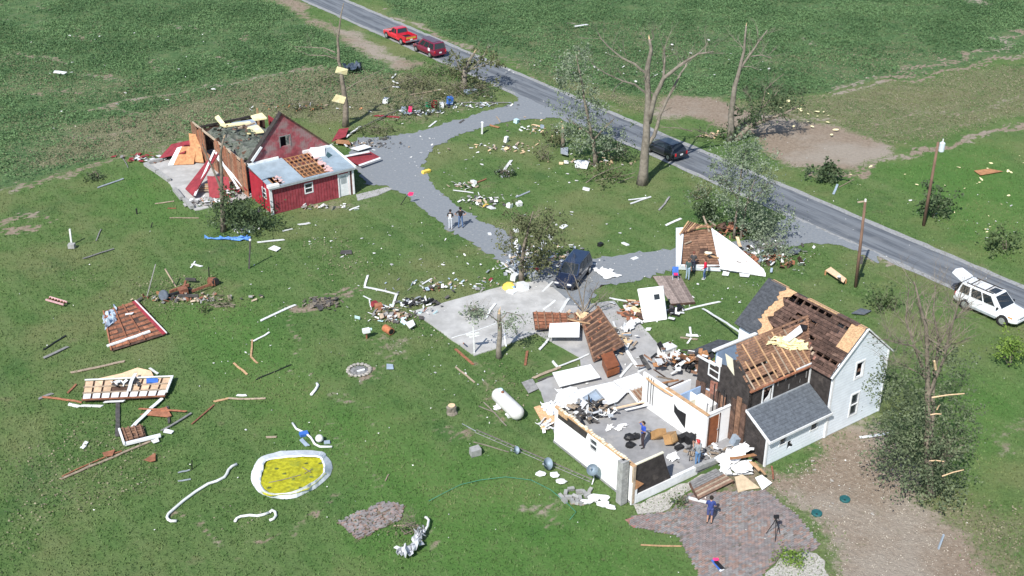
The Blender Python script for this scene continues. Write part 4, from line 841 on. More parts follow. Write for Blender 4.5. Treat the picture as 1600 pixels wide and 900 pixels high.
# ------------------------------------------------------------------ people
m_skin = mat('skin', (.42, .24, .17), .1, 5, .6, rand=.1)
def cloth(n, c): return mat('cloth_'+n, c, .15, 6, .9, rand=0)
def person(label, loc, face, cols, pose, ht=1.74, held=None):
    """one continuous figure: tapered capsules along a posed skeleton, fused by a voxel remesh, coloured by region"""
    shirt, pants, shoe, hair, skirt_len = cols['shirt'], cols['pants'], cols['shoe'], cols['hair'], cols.get('pants_len', 1.0)
    caps = []
    def cap(p, q, r0, r1, t): caps.append((Vector(p), Vector(q), r0, r1, t))
    k = 1.0; hip = .93; lean = pose.get('lean', 0.0)
    def tor(x, y, z): return Vector((x+math.sin(lean)*(z-hip), y, hip+(z-hip)*math.cos(lean)))
    cap(tor(0, .075, .96), tor(0, -.075, .96), .115, .115, 'p'); cap(tor(0, 0, 1.0), tor(0, 0, 1.12), .128, .125, 's')
    cap(tor(.01, .05, 1.15), tor(0, .07, 1.34), .115, .115, 's'); cap(tor(.01, -.05, 1.15), tor(0, -.07, 1.34), .115, .115, 's')
    cap(tor(0, .13, 1.40), tor(0, -.13, 1.40), .072, .072, 's'); cap(tor(0, 0, 1.42), tor(.015, 0, 1.54), .055, .052, 'k')
    hd = pose.get('head', (0, 0)); hc = tor(.03, 0, 1.63); fw = Vector((math.cos(hd[0])*math.cos(hd[1]), math.sin(hd[0])*math.cos(hd[1]), math.sin(hd[1])))
    cap(hc+Vector((0, 0, .035))-fw*.015, hc-Vector((0, 0, .03))+fw*.02, .088, .072, 'k')
    cap(hc+fw*.085+Vector((0, 0, .0)), hc+fw*.105-Vector((0, 0, .025)), .013, .016, 'k')          # nose
    cap(hc+fw*.082-Vector((0, 0, .058)), hc+fw*.084-Vector((0, 0, .06)), .02, .02, 'm')              # mouth
    sd = Vector((-fw.y, fw.x, 0)).normalized()
    for s in (-1, 1):
        cap(hc+sd*s*.085, hc+sd*s*.088-Vector((0, 0, .03)), .018, .012, 'k'); cap(hc+fw*.083+sd*s*.032+Vector((0, 0, .012)), hc+fw*.083+sd*s*.034+Vector((0, 0, .012)), .012, .012, 'e')
    for s, nm in ((1, 'L'), (-1, 'R')):
        kn, an = pose.get('leg'+nm, ((.02, s*.10, .50), (-.02, s*.11, .08)))
        kn = Vector(kn); an = Vector(an); h = Vector((0, s*.09, .90))
        if skirt_len >= 1: cap(h, kn, .088, .060, 'p'); cap(kn, an, .058, .044, 'p')
        else:
            cap(h, h.lerp(kn, .8), .092, .075, 'p'); cap(h.lerp(kn, .8), kn, .058, .055, 'k'); cap(kn, an, .054, .038, 'k')
        cap(an-Vector((.03, 0, .035)), an+Vector((.15, s*.02, -.04)), .045, .036, 'h')
        sh = tor(0, s*.185, 1.39); el, wr_ = pose.get('arm'+nm, ((-.02, s*.25, 1.12), (.08, s*.24, .88)))
        el = Vector(el); wr_ = Vector(wr_); cap(sh, sh.lerp(el, .7 if cols.get('short', True) else 1), .058, .05, 's'); cap(sh.lerp(el, .65), el, .043, .040, 'k' if cols.get('short', True) else 's')
        cap(el, wr_, .038, .028, 'k' if cols.get('short', True) else 's')
        d = (wr_-el).normalized(); pal = wr_+d*.075; cap(wr_, pal, .028, .034, 'k')
        u = d.orthogonal().normalized() if abs(d.z) < .95 else Vector((1, 0, 0)); u = (u-d*u.dot(d)).normalized(); w = d.cross(u)
        for j, (o, L) in enumerate(((-.030, .062), (-.010, .075), (.010, .07), (.029, .052))):
            b = pal+u*o; m_ = b+d*L*.6+w*.008; cap(b, m_, .0095, .009, 'k'); cap(m_, b+d*L*.85+w*.035, .009, .0075, 'k')
        cap(wr_+d*.03-u*.03, wr_+d*.07-u*.062+w*.02, .011, .009, 'k')
    mb = MB()
    for p, q, r0, r1, t in caps:
        d = q-p; L = d.length; d = d/L if L > 1e-6 else Vector((0, 0, 1)); pts = []; rs = []
        for a in (-.98, -.75, -.4): pts.append(p+d*r0*a); rs.append(r0*math.sqrt(1-a*a))
        pts += [p, q]; rs += [r0, r1]
        for a in (.4, .75, .98): pts.append(q+d*r1*a); rs.append(r1*math.sqrt(1-a*a))
        if t == 's' and r0 > .1: n = 12
        mb.tube(pts, rs, 10)
    me = bpy.data.meshes.new('person'); me.from_pydata(mb.v, [], mb.f); o = bpy.data.objects.new('person', me); C.objects.link(o)
    rmod = o.modifiers.new('r', 'REMESH'); rmod.mode = 'VOXEL'; rmod.voxel_size = .0135; rmod.use_smooth_shade = True
    sm = o.modifiers.new('s', 'SMOOTH'); sm.factor = .5; sm.iterations = 2
    dg = bpy.context.evaluated_depsgraph_get(); new = bpy.data.meshes.new_from_object(o.evaluated_get(dg)); o.modifiers.clear(); o.data = new; bpy.data.meshes.remove(me)
    nf = len(new.polygons); cen = np.empty(nf*3, np.float32); new.polygons.foreach_get('center', cen); cen = cen.reshape(-1, 3)
    best = np.full(nf, 1e9); idx = np.zeros(nf, np.int32); order = 'skphme'
    for p, q, r0, r1, t in caps:
        p_, d_ = np.array(p), np.array(q-p); tt = np.clip(((cen-p_)@d_)/max(d_@d_, 1e-9), 0, 1); dd = np.linalg.norm(cen-p_-tt[:, None]*d_, axis=1)-(r0+(r1-r0)*tt)
        if t in 'em': dd -= .004
        b = dd < best; best[b] = dd[b]; idx[b] = order.index(t)
    for m in (cloth(*shirt), m_skin, cloth(*pants), cloth(*shoe), mat('lips', (.30, .12, .10), .1), mat('eye_dark', (.02, .02, .02), .1)): new.materials.append(m)
    new.polygons.foreach_set('material_index', idx); new.polygons.foreach_set('use_smooth', [True]*nf)
    hb = MB(); r = random.Random(1); bk = -fw
    n, mm = 14, 7; Vh = []; Fh = []
    for i in range(mm+1):
        th0 = i/mm
        for j in range(n):
            ph = 2*math.pi*j/n; cf = Vector((math.cos(ph), math.sin(ph), 0)).dot(Vector((fw.x, fw.y, 0))); th = math.pi*th0*(.62-.16*cf); q = Vector((math.sin(th)*math.cos(ph), math.sin(th)*math.sin(ph), math.cos(th)))
            rr = .113*(1+r.uniform(-.02, .02)); drop = -.03*max(0, -q.dot(fw))
            if q.dot(fw) > .35 and th > 1.0: q = q.lerp(Vector((0, 0, 1)), .35).normalized()
            Vh.append(hc+Vector((0, 0, .028+drop))-fw*.012+q*rr)
    for i in range(mm):
        for j in range(n): Fh.append((i*n+j, (i+1)*n+j, (i+1)*n+(j+1) % n, i*n+(j+1) % n))
    hb.add(Vh, Fh).build('cap' if cols.get('cap') else 'hair', cloth(*hair), o, smooth=True)
    if cols.get('cap'): MB().prism([hc+fw*.07+sd*.07+Vector((0, 0, .06)), hc+fw*.17+sd*.05+Vector((0, 0, .045)), hc+fw*.17-sd*.05+Vector((0, 0, .045)), hc+fw*.07-sd*.07+Vector((0, 0, .06))], (0, 0, .012)).build('cap_peak', cloth(*hair), o)
    if cols.get('vest'):
        MB().prism([tor(-.13, .09, 1.02), tor(-.13, -.09, 1.02), tor(-.125, -.11, 1.38), tor(-.125, .11, 1.38)], Vector((.02, 0, 0))).build('shirt_back', cloth(*cols['vest']), o)
    s = ht/1.74; o.scale = (s, s, s); o.location = loc; o.rotation_euler = (0, 0, face)
    put(o, label, 'person'); return o
dkhair = ('dark_hair', (.02, .015, .012)); R_ = math.radians
person('person in black tee shirt and blue jeans, hands on hips, on the gravel drive', px(720, 356, .01), R_(92), dict(shirt=('black', (.018, .016, .018)), pants=('jeans', (.09, .15, .28)), shoe=('shoe_dark', (.03, .03, .03)), hair=dkhair),
       dict(armL=((-.06, .42, 1.20), (.06, .20, 1.02)), armR=((-.06, -.42, 1.20), (.06, -.20, 1.02)), legL=((.02, .13, .5), (-.02, .17, .08)), legR=((.02, -.13, .5), (.0, -.16, .08))), 1.82)
person('person in a black and white top and pale trousers standing at the drive edge', px(704, 358, .01), R_(80), dict(shirt=('black_white', (.03, .03, .032)), pants=('pale', (.55, .57, .62)), shoe=('shoe_tan', (.3, .25, .2)), hair=('dark_cap', (.02, .02, .022)), vest=('white', (.7, .68, .68)), cap=True),
       dict(armL=((.05, .25, 1.14), (.26, .12, 1.12)), armR=((.05, -.25, 1.14), (.26, -.12, 1.10)), lean=.08), 1.70)
person('person in a dark green shirt and pale jeans before the fallen white gable', px(1074, 437), R_(50), dict(shirt=('green', (.05, .085, .08)), pants=('pale_jeans', (.30, .40, .48)), shoe=('shoe_dark', (.03, .03, .03)), hair=('brown_hair', (.10, .06, .04))), dict(lean=.05), 1.74)
person('person in a dark grey top standing behind the one in pale jeans', px(1082, 426), R_(60), dict(shirt=('charcoal', (.06, .06, .062)), pants=('dark_jeans', (.03, .035, .06)), shoe=('shoe_dark', (.03, .03, .03)), hair=('auburn', (.16, .06, .04))), dict(armR=((.08, -.24, 1.13), (.30, -.15, 1.05))), 1.76)
person('person in a bright red jacket and blue jeans at the fallen white gable', px(1101, 436), R_(170), dict(shirt=('red', (.62, .015, .05)), pants=('blue_jeans', (.07, .12, .24)), shoe=('white', (.7, .68, .68)), hair=('brown_hair', (.10, .06, .04)), short=False), dict(lean=.07, armL=((.06, .25, 1.12), (.22, .17, .95)), legL=((.1, .1, .5), (.06, .11, .08))), 1.68)
person('person in a royal blue shirt holding a hand to the head inside the roofless room', px(1004, 698, .17), R_(200), dict(shirt=('royal_blue', (.03, .08, .42)), pants=('dark_brown', (.05, .035, .04)), shoe=('shoe_dark', (.03, .03, .03)), hair=dkhair),
       dict(armR=((.08, -.40, 1.42), (.04, -.20, 1.62)), armL=((.10, .36, 1.25), (.30, .42, 1.42)), legL=((.08, .13, .5), (.02, .16, .08))), 1.76)
person('person in grey shirt, red cap and blue jeans filming in the roofless room', px(1089, 729, .17), R_(120), dict(shirt=('grey', (.27, .29, .30)), pants=('mid_jeans', (.10, .20, .36)), shoe=('shoe_dark', (.03, .03, .03)), hair=('red_cap', (.45, .05, .05)), cap=True),
       dict(armL=((.14, .22, 1.22), (.34, .12, 1.42)), armR=((.12, -.24, 1.2), (.34, -.06, 1.36)), lean=.05), 1.80)
person('person in a navy blue shirt and tan shorts seen from behind on the brick patio', px(1108, 817, .045), R_(78), dict(shirt=('navy', (.035, .055, .20)), pants=('navy_shorts', (.06, .075, .20)), shoe=('shoe_dark', (.03, .03, .03)), hair=dkhair, pants_len=.5),
       dict(armL=((.10, .24, 1.14), (.26, .06, 1.18)), armR=((.05, -.27, 1.13), (.25, -.16, 1.15)), lean=.04), 1.74)
# ------------------------------------------------------------------ trees and brush
m_bark = mat('grey_bark', (.195, .165, .13), .3, 3, .95, .5, 12, (.13, .11, .09), .5, .7, rand=.12)
m_bark2 = mat('pale_dead_bark', (.215, .19, .155), .25, 3, .95, .4, 12, (.145, .125, .10), .5, .7, rand=.1)
m_raw = mat('raw_splintered_wood', (.66, .47, .29), .2, 5, .85, .2, 12)
m_leafA = leafmat('leaf_grey_green', (.105, .142, .09), (.30, .36, .245)); m_leafB = leafmat('leaf_mid_green', (.06, .10, .04), (.18, .24, .10))
m_leafC = leafmat('leaf_dark', (.042, .072, .034), (.135, .185, .09)); m_leafD = leafmat('leaf_yellow_green', (.09, .17, .03), (.24, .34, .07)); m_leafO = leafmat('leaf_olive', (.062, .075, .032), (.20, .215, .11))
def twigs(mb, p, d, L, r, depth, rg, tips, n=3, spread=.55, up=.12):
    pts = [p]; rad = [r]; q = Vector(p); dd = Vector(d).normalized(); k = 3
    for i in range(k):
        dd = (dd+Vector((rg.gauss(0, .14), rg.gauss(0, .14), rg.gauss(up*.5, .1)))).normalized(); q = q+dd*L/k; pts.append(q); rad.append(r*(1-.55*(i+1)/k))
    mb.tube(pts, rad, 5 if r > .04 else 3, cap=r > .04); tips.append(q)
    if depth > 0:
        for j in range(n):
            t = rg.uniform(.3, 1.0); i = min(int(t*k), k-1); b = pts[i].lerp(pts[i+1], t*k-i)
            nd_ = (dd+Vector((rg.gauss(0, spread), rg.gauss(0, spread), rg.gauss(up, spread*.7)))).normalized()
            twigs(mb, b, nd_, L*rg.uniform(.45, .75), rad[i]*.6, depth-1, rg, tips, n, spread, up)
def tree(name, label, base, limbs, seed, twig=None, foliage=None, bark=None, leaf=None, cat='tree', leaf_size=.26, depthvar=.5, group=None, tipleaf=0, stub=True):
    """limbs: (pixel polyline, r0, r1[, lean in depth]); twig: (how many per limb, length, depth); foliage: (px, py, rx, ry, count) clumps"""
    rg = random.Random(seed); rn = np.random.default_rng(seed); b = px(*base); Y = b.y; bark = bark or m_bark; leaf = leaf or m_leafA
    root = thing(name, b, label, cat, group); wood = MB(); bran = MB(); tips = []; ends = []
    for li, lb in enumerate(limbs):
        pl, r0, r1 = lb[:3]; dz = lb[3] if len(lb) > 3 else (0 if li == 0 else rg.uniform(-1, 1)*depthvar)
        n = len(pl); pts = [vp(x, y, Y+dz*i/(max(1, n-1))) for i, (x, y) in enumerate(pl)]
        if li == 0: pts[0].z = -.1
        fine = []; rr = []
        for i in range(n-1):
            for t in (0, .5): fine.append(pts[i].lerp(pts[i+1], t)+(Vector((rg.gauss(0, .03), rg.gauss(0, .03), 0)) if t else Vector((0, 0, 0)))); rr.append(r0+(r1-r0)*(i+t)/(n-1))
        fine.append(pts[-1]); rr.append(r1)
        if li == 0: rr[0] *= 1.3
        (wood if li == 0 or r0 > .12 else bran).tube(fine, rr, 8 if r0 > .1 else 5); ends.append((fine[-1], (fine[-1]-fine[-2]).normalized(), r1))
        if twig:
            cnt, L, dep = twig
            for _ in range(cnt if li else cnt//2):
                t = rg.uniform(.35, 1) if li else rg.uniform(.55, 1); i = min(int(t*(len(fine)-1)), len(fine)-2); q = fine[i].lerp(fine[i+1], rg.random()); d = (fine[i+1]-fine[i]).normalized()
                twigs(bran, q, (d*.6+Vector((rg.gauss(0, .6), rg.gauss(0, .6), rg.gauss(.25, .4)))), L*rg.uniform(.5, 1.2), rr[i]*.35 if rr[i] < .12 else .035, dep, rg, tips)
    wood.build('trunk', bark, root, smooth=True)
    if bran.v: bran.build('branches', bark, root, kind='stuff')
    if stub:
        for q, d, r in ends[:2]:
            if r > .05: s = MB(); [s.tube([q+d.orthogonal()*r*.4*math.sin(k*2), q+d*r*(2+k % 3)+d.orthogonal()*r*.6*math.cos(k*3)], [r*.6, .01], 4) for k in range(4)]; s.build('splintered_end', m_raw, root)
    Pn = []
    for f in foliage or ():
        x, y, rx, ry, cnt = f; cnt = int(cnt*1.5); c = vp(x, y, Y); sc = (c-vp(x+1, y, Y)).length; d = rn.normal(0, .5, (cnt, 3))*np.array([rx*sc, rx*sc*.85, ry*sc*1.08])
        k = max(3, cnt//14); cl = rn.normal(0, .5, (k, 3))*np.array([rx*sc, rx*sc*.85, ry*sc*1.08])   # sub-clumps
        d = np.where(rn.random((cnt, 1)) < .72, cl[rn.integers(0, k, cnt)]+rn.normal(0, .17, (cnt, 3)), d)
        Pn.append(np.array(c)+d)
    if tipleaf and tips:
        T = np.array([tuple(t) for t in tips]); Pn.append(np.repeat(T, tipleaf, axis=0)+rn.normal(0, .16, (len(T)*tipleaf, 3)))
    if Pn:
        Pn = np.concatenate(Pn); Pn = Pn[Pn[:, 2] > .05]; Vl, Fl = leaves(Pn, leaf_size, rn, 2, .09); fastmesh('crown', Vl, Fl, leaf, root)
    return root
tree('broken_tree', 'tall broken bare tree with a thick trunk beside the road, leafless limbs snapped off', (1003, 287),
     [([(1003.5, 287), (1007, 245), (1010, 210), (1013, 159), (1011.5, 105), (1017.5, 78), (1014.5, 61)], .44, .09), ([(1014, 192), (1023.5, 150), (1037, 122), (1055, 108), (1076, 93), (1091, 84), (1115, 81)], .24, .05, -1.2), ([(1037, 120), (1038.5, 93), (1038.5, 74)], .12, .05, .4),
      ([(1011, 228), (1022, 212), (1031, 180), (1052, 138), (1064, 114), (1074, 96)], .2, .05, 1.0), ([(1009, 145), (992, 132), (974, 127), (947, 115), (924, 99)], .10, .03, -1), ([(1009, 114), (992, 100), (971, 90), (953, 75), (939, 60), (934, 50)], .10, .025, 1.2),
      ([(974, 127), (960, 138), (955, 152)], .05, .015, .5), ([(1091, 84), (1103, 72), (1106, 65)], .05, .02, .3), ([(1014, 66), (1022, 58), (1018, 44)], .05, .015), ([(1024, 150), (1012, 140), (1008, 128)], .06, .03)], 1, (7, 1.6, 2), bark=m_bark2)
tree('broken_tree', 'snapped bare tree with a forked top beyond the road near the bare soil', (1141, 220),
     [([(1140.6, 220), (1142, 180), (1148, 135), (1155.6, 108), (1163, 78), (1166, 40)], .33, .07), ([(1159, 106), (1165, 95), (1175, 81), (1185, 66), (1199, 47)], .14, .05, .5), ([(1174, 88), (1190, 86), (1206, 91)], .07, .03), ([(1157, 104), (1172, 104), (1186, 110)], .05, .02)], 2, (7, 1.5, 2), bark=m_bark2)
tree('leafy_tree', 'slender grey green leafy tree between the driveway loop and the road', (931, 258),
     [([(931, 258), (928, 225), (920, 190), (912, 150), (905, 110), (900, 85)], .2, .04), ([(926, 220), (945, 200), (960, 185)], .08, .03), ([(924, 210), (900, 195), (885, 185)], .08, .03), ([(930, 240), (960, 232), (980, 236)], .06, .02)], 3, (5, 1.2, 1),
     [(903, 105, 32, 28, 190), (897, 140, 36, 30, 230), (905, 175, 38, 24, 230), (925, 208, 50, 24, 330), (900, 205, 34, 20, 190), (945, 225, 34, 14, 130), (912, 80, 20, 14, 70), (880, 120, 20, 24, 70), (930, 160, 18, 22, 70)], leaf=m_leafA, leaf_size=.21)
tree('broken_stump', 'short snapped stump with raw wood at the foot of the slender leafy tree', (879, 229), [([(879, 229), (880, 212), (879, 200)], .2, .14)], 4, None, [(868, 212, 24, 10, 90)], leaf=m_leafO, cat='stump')
tree('leafy_tree', 'pale green lacy leafed tree behind the fallen white gable', (1147, 372),
     [([(1147, 372), (1150, 340), (1153, 310), (1158, 270), (1162, 240)], .12, .03), ([(1156, 388), (1160, 350), (1166, 320), (1180, 280)], .10, .03, -.8), ([(1152, 310), (1135, 285), (1125, 270)], .05, .02), ([(1164, 320), (1190, 300), (1200, 285)], .05, .02)], 5, (6, 1.1, 1),
     [(1160, 240, 45, 24, 230), (1140, 265, 44, 24, 300), (1180, 265, 44, 24, 300), (1150, 295, 58, 22, 360), (1190, 295, 36, 20, 170), (1128, 300, 30, 14, 100), (1172, 325, 56, 26, 360), (1205, 350, 40, 30, 460), (1185, 365, 36, 22, 420), (1160, 222, 24, 12, 80)], leaf=m_leafA, leaf_size=.18)  # dense low clumps at right added to deepen the shadow this tree casts
tree('broken_tree', 'broken bare tree with a leaning side stem at the near corner of the red barn', (349, 361),
     [([(349, 361), (348, 325), (346, 290), (344.5, 245), (350, 215)], .23, .07), ([(347, 300), (335, 270), (321, 238), (316, 225)], .11, .04, -.5)], 6, (2, 1.0, 1), [(378, 335, 50, 20, 700), (360, 325, 30, 14, 260), (352, 300, 18, 16, 60), (395, 350, 26, 8, 130)], leaf=m_leafC, leaf_size=.2, bark=m_bark)
tree('broken_tree', 'tall thin bare tree behind the red barn with yellow insulation caught on it', (540, 197),
     [([(540, 197), (540.4, 162), (536.6, 138), (533, 112), (529, 95), (527.5, 60), (531, 37), (537, 5)], .3, .04), ([(526, 92), (510, 87), (482, 86), (462, 75)], .06, .02, -1), ([(524, 82), (507, 75), (487, 74), (460, 73)], .06, .02, 1), ([(528, 60), (524, 54), (514, 30)], .05, .02), ([(540, 140), (570, 122), (602, 106)], .05, .015, 1)], 7, (3, 1.5, 2))
tree('shattered_tree', 'shattered leaning trunk stripped to raw wood at the edge of the road', (726, 140),
     [([(724, 141), (725, 122), (727, 105), (735, 92), (741, 82)], .42, .1), ([(728, 115), (740, 104), (752, 92), (766, 70)], .12, .03, .8), ([(724, 120), (716, 102), (712, 88)], .10, .03), ([(730, 110), (760, 100), (780, 92)], .07, .02)], 8, (5, 1.4, 2),
     [(735, 100, 40, 18, 120), (765, 95, 28, 16, 110), (715, 112, 24, 14, 80), (745, 130, 30, 12, 130)], leaf=m_leafO, leaf_size=.3, bark=m_bark2)
tree('mangled_tree', 'mangled leafy tree tangled with debris at the driveway corner', (815, 439),
     [([(815, 440), (815, 412), (818, 385), (826, 355), (833, 330)], .2, .03), ([(816, 400), (840, 375), (860, 350)], .07, .02), ([(816, 408), (800, 385), (796, 360)], .07, .02), ([(816, 425), (840, 415), (862, 418)], .05, .02)], 9, (7, 1.1, 2),
     [(835, 350, 40, 20, 210), (850, 365, 40, 20, 210), (820, 375, 44, 20, 230), (840, 395, 30, 26, 260), (815, 345, 26, 16, 90), (835, 412, 30, 14, 150)], leaf=m_leafO, leaf_size=.19)
tree('bare_shrub', 'bare twiggy shrub with torn pale stems in front of the dark blue wagon', (912, 497),
     [([(912, 498), (911, 480), (905, 455), (897, 430)], .10, .02), ([(911, 485), (890, 462), (880, 440)], .06, .015), ([(912, 485), (925, 460), (935, 440)], .06, .015), ([(913, 488), (935, 470), (950, 455)], .05, .015), ([(911, 480), (914, 450), (918, 430)], .05, .015)], 10, (9, 1.1, 2), None, bark=m_bark2, cat='shrub')
tree('small_tree', 'small bent tree with few leaves left at the corner of the bare slab', (780, 558),
     [([(780, 559), (780, 535), (781, 510), (780, 490)], .19, .12), ([(781, 500), (792, 488), (814, 494), (822, 508)], .05, .015, .8), ([(781, 505), (765, 492), (755, 490)], .05, .015, -.8), ([(782, 500), (800, 510), (810, 525)], .04, .012)], 11, (5, .9, 1),
     [(800, 506, 22, 16, 90), (748, 492, 16, 12, 50), (790, 500, 16, 12, 40)], leaf=m_leafA, leaf_size=.14, bark=m_bark2)
tree('big_leafy_tree', 'big tree with a bare grey top and dense dark foliage beside the gable end', (1455, 772),
     [([(1455, 774), (1452, 740), (1449, 694), (1450, 640), (1450, 590), (1447, 510), (1434, 462), (1428, 440)], .26, .03), ([(1452, 700), (1458, 640), (1460, 590), (1467, 530), (1458, 490), (1462, 445)], .15, .02, .8), ([(1450, 620), (1475, 560), (1490, 500), (1502, 455)], .10, .02, -.8), ([(1450, 600), (1430, 545), (1415, 500), (1420, 450)], .10, .02, .6),
      ([(1449, 560), (1425, 540), (1400, 535), (1380, 530)], .06, .02, -.6), ([(1449, 590), (1420, 575), (1395, 560)], .05, .015, .4), ([(1466, 540), (1490, 500), (1515, 480)], .05, .015), ([(1476, 756), (1472, 720), (1460, 700)], .08, .04)], 12, (26, 1.7, 2),
     [(1425, 620, 48, 34, 330), (1418, 662, 48, 38, 500), (1440, 692, 58, 34, 520), (1428, 732, 58, 30, 640), (1462, 742, 48, 30, 420), (1485, 610, 32, 30, 150), (1500, 570, 36, 24, 110), (1395, 590, 34, 40, 260), (1500, 650, 36, 30, 200), (1460, 770, 50, 20, 300), (1395, 700, 30, 30, 260), (1500, 690, 34, 30, 200), (1450, 560, 50, 24, 120)], leaf=leafmat('leaf_big_tree', (.06, .09, .045), (.195, .235, .135)), leaf_size=.15)
for k, (p, q, w) in enumerate([((1462, 577), (1460, 564), .07), ((1456, 621), (1507, 615), .04), ((1454, 648), (1471, 647), .035), ((1452, 720), (1475, 721), .035), ((1472, 744), (1506, 734), .035), ((1464, 640), (1469, 632), .035)]):
    Y = px(1455, 772).y-1.0; s = MB().tube([vp(*p, Y), vp((p[0]+q[0])/2, (p[1]+q[1])/2-1, Y-.1), vp(*q, Y-.2)], [w, w*.9, w*.7], 6)
    s.build('snapped_limb', m_raw, None, vp(*p, Y), label=['upright raw wood stub high in the big tree', 'longest pale snapped limb hanging across the big tree', 'short pale limb under the longest one in the big tree', 'pale curved limb low in the big tree', 'grey limb with a pale cut end at the foot of the big tree', 'tiny pale stub in the middle of the big tree'][k], cat='branch', group='snapped limbs in the big tree')
for nm, lb, base, top, fol, lf, ls, sd_, n in (('sapling', 'small green sapling on the lawn behind the house ridge', (1374, 482), (1376, 462), [(1378, 465, 26, 12, 170), (1390, 472, 14, 8, 60)], m_leafB, .2, 21, 4), ('sapling', 'bright yellow green sapling at the right edge of the lawn', (1577, 572), (1579, 550), [(1580, 543, 26, 16, 300)], m_leafD, .17, 22, 5),
                                     ('bush', 'round dark bush across the road near the right edge', (1570, 393), (1572, 375), [(1572, 377, 36, 17, 200), (1565, 362, 16, 12, 40)], m_leafB, .26, 23, 4), ('bush', 'dark leafy bush behind the utility pole across the road', (1458, 340), (1462, 315), [(1462, 318, 26, 24, 240), (1455, 295, 12, 14, 30)], m_leafC, .26, 24, 4),
                                     ('bush', 'dark bush at the corner of the bare soil across the road', (1291, 284), (1291, 268), [(1292, 270, 26, 12, 190), (1298, 258, 10, 8, 25)], m_leafC, .3, 25, 3), ('evergreen_shrub', 'small dark green upright evergreen above the fallen roof', (1106, 346), (1104, 322), [(1105, 330, 18, 22, 420)], m_leafC, .2, 26, 2),
                                     ('bush', 'low bright bush at the edge of the pebble bed by the chimney', (1062, 790), (1062, 785), [(1062, 787, 10, 8, 120)], m_leafB, .12, 27, 2), ('weed_clump', 'bright green weeds at the corner of the brick patio', (1238, 878), (1238, 873), [(1236, 873, 22, 11, 240), (1214, 880, 10, 6, 60)], m_leafD, .12, 28, 0)):
    tree(nm, lb, base, [([base, top], .06, .02)]+[([base, (top[0]+12*math.cos(k*2.1+sd_), top[1]+6*math.sin(k*2.7))], .03, .01) for k in range(n)], sd_, (2, .6, 1) if n else None, fol, leaf=lf, leaf_size=ls, cat='bush' if 'bush' in nm else 'plant', stub=False)
# fallen tree beyond the road, brush heaps
tree('fallen_tree', 'uprooted tree lying across the edge of the bare soil beyond the road', (1150, 218), [([(1150, 217), (1170, 198), (1195, 188), (1225, 178), (1250, 165)], .28, .08), ([(1195, 188), (1190, 165), (1196, 140), (1225, 115)], .08, .02), ([(1180, 195), (1176, 172), (1172, 150), (1160, 140)], .07, .02), ([(1190, 170), (1210, 150), (1218, 140)], .06, .02), ([(1148, 205), (1110, 212), (1080, 200)], .07, .02), ([(1082, 205), (1060, 200), (1032, 199)], .06, .02)], 31, (7, 1.3, 2),
     [(1185, 160, 36, 24, 300), (1215, 160, 40, 22, 260), (1170, 185, 30, 14, 130), (1235, 150, 30, 16, 120), (1130, 205, 30, 10, 110)], leaf=m_leafC, leaf_size=.22)
tree('fallen_branch', 'looped fallen branch lying left of the thick broken tree', (960, 285), [([(915, 287), (940, 289), (965, 286), (990, 276)], .07, .03), ([(915, 286), (930, 275), (950, 266), (970, 260)], .05, .02), ([(930, 282), (960, 277), (992, 270)], .04, .02)], 32, (5, .9, 1), [(950, 270, 36, 10, 170)], leaf=m_leafO, leaf_size=.22, cat='branch', stub=False)
def brush(lb, x, y, w, h, n, seed, leaf, ls=.28, tw=8, name='brush_pile'):
    return tree(name, lb, (x, y), [([(x+w*.3*math.cos(k*1.9), y), (x+w*.4*math.cos(k*2.3+1), y-h*.5), (x+w*.5*math.cos(k*2.9+2), y-h*.9)], .035, .012) for k in range(5)], seed, (tw//2, .9, 1), [(x, y-h*.35, w*.75, h*.6, n)], leaf=leaf, leaf_size=ls, cat='brush', stub=False)
for k, a in enumerate([('low olive brush between the field and the shattered tree', 645, 140, 60, 30, 420, m_leafO), ('leafy brush just below the parked maroon minivan', 690, 118, 60, 22, 360, m_leafB), ('brush heap behind the coloured clothes by the drive', 655, 172, 70, 26, 420, m_leafC), ('brush heap behind the blue drum by the drive', 712, 150, 50, 24, 320, m_leafO),
                       ('brush at the foot of the shattered tree', 752, 150, 44, 20, 260, m_leafC), ('brush tangle at the right corner of the fallen gable', 1205, 402, 50, 24, 420, m_leafA), ('brush heap against the far wall of the red barn', 480, 170, 60, 14, 200, m_leafO), ('small brush tangle inside the driveway loop', 790, 276, 20, 12, 90, m_leafC),
                       ('broken greenery strewn on the gravel behind the barn', 590, 210, 50, 16, 200, m_leafO), ('brush strewn beside the slender leafy tree', 965, 248, 50, 22, 200, m_leafC), ('leafy branch lying in the grass left of the thick broken tree', 850, 250, 26, 24, 60, m_leafO), ('dark weeds in the lawn left of the barn slab', 148, 280, 22, 14, 90, m_leafC),
                       ('leafy branches lying on the bare slab', 742, 495, 26, 16, 110, m_leafA), ('thorny brush on the lawn beside the far road edge', 1170, 195, 26, 12, 110, m_leafC), ('brush by the trunk in the grass above the fallen roof', 1095, 312, 40, 22, 110, m_leafO), ('dead brush at the end of the fallen row of fence posts', 350, 480, 60, 8, 50, m_leafO),
                       ('greenery on the lawn edge above the crumpled blue tarpaulin', 520, 130, 40, 16, 120, m_leafB), ('dark brush by the brick patch in the front lawn', 640, 835, 40, 22, 60, m_leafO)]):
    brush(a[0], *a[1:6], 60+k, a[6], ls=.14 if a[2] > 600 else .19)
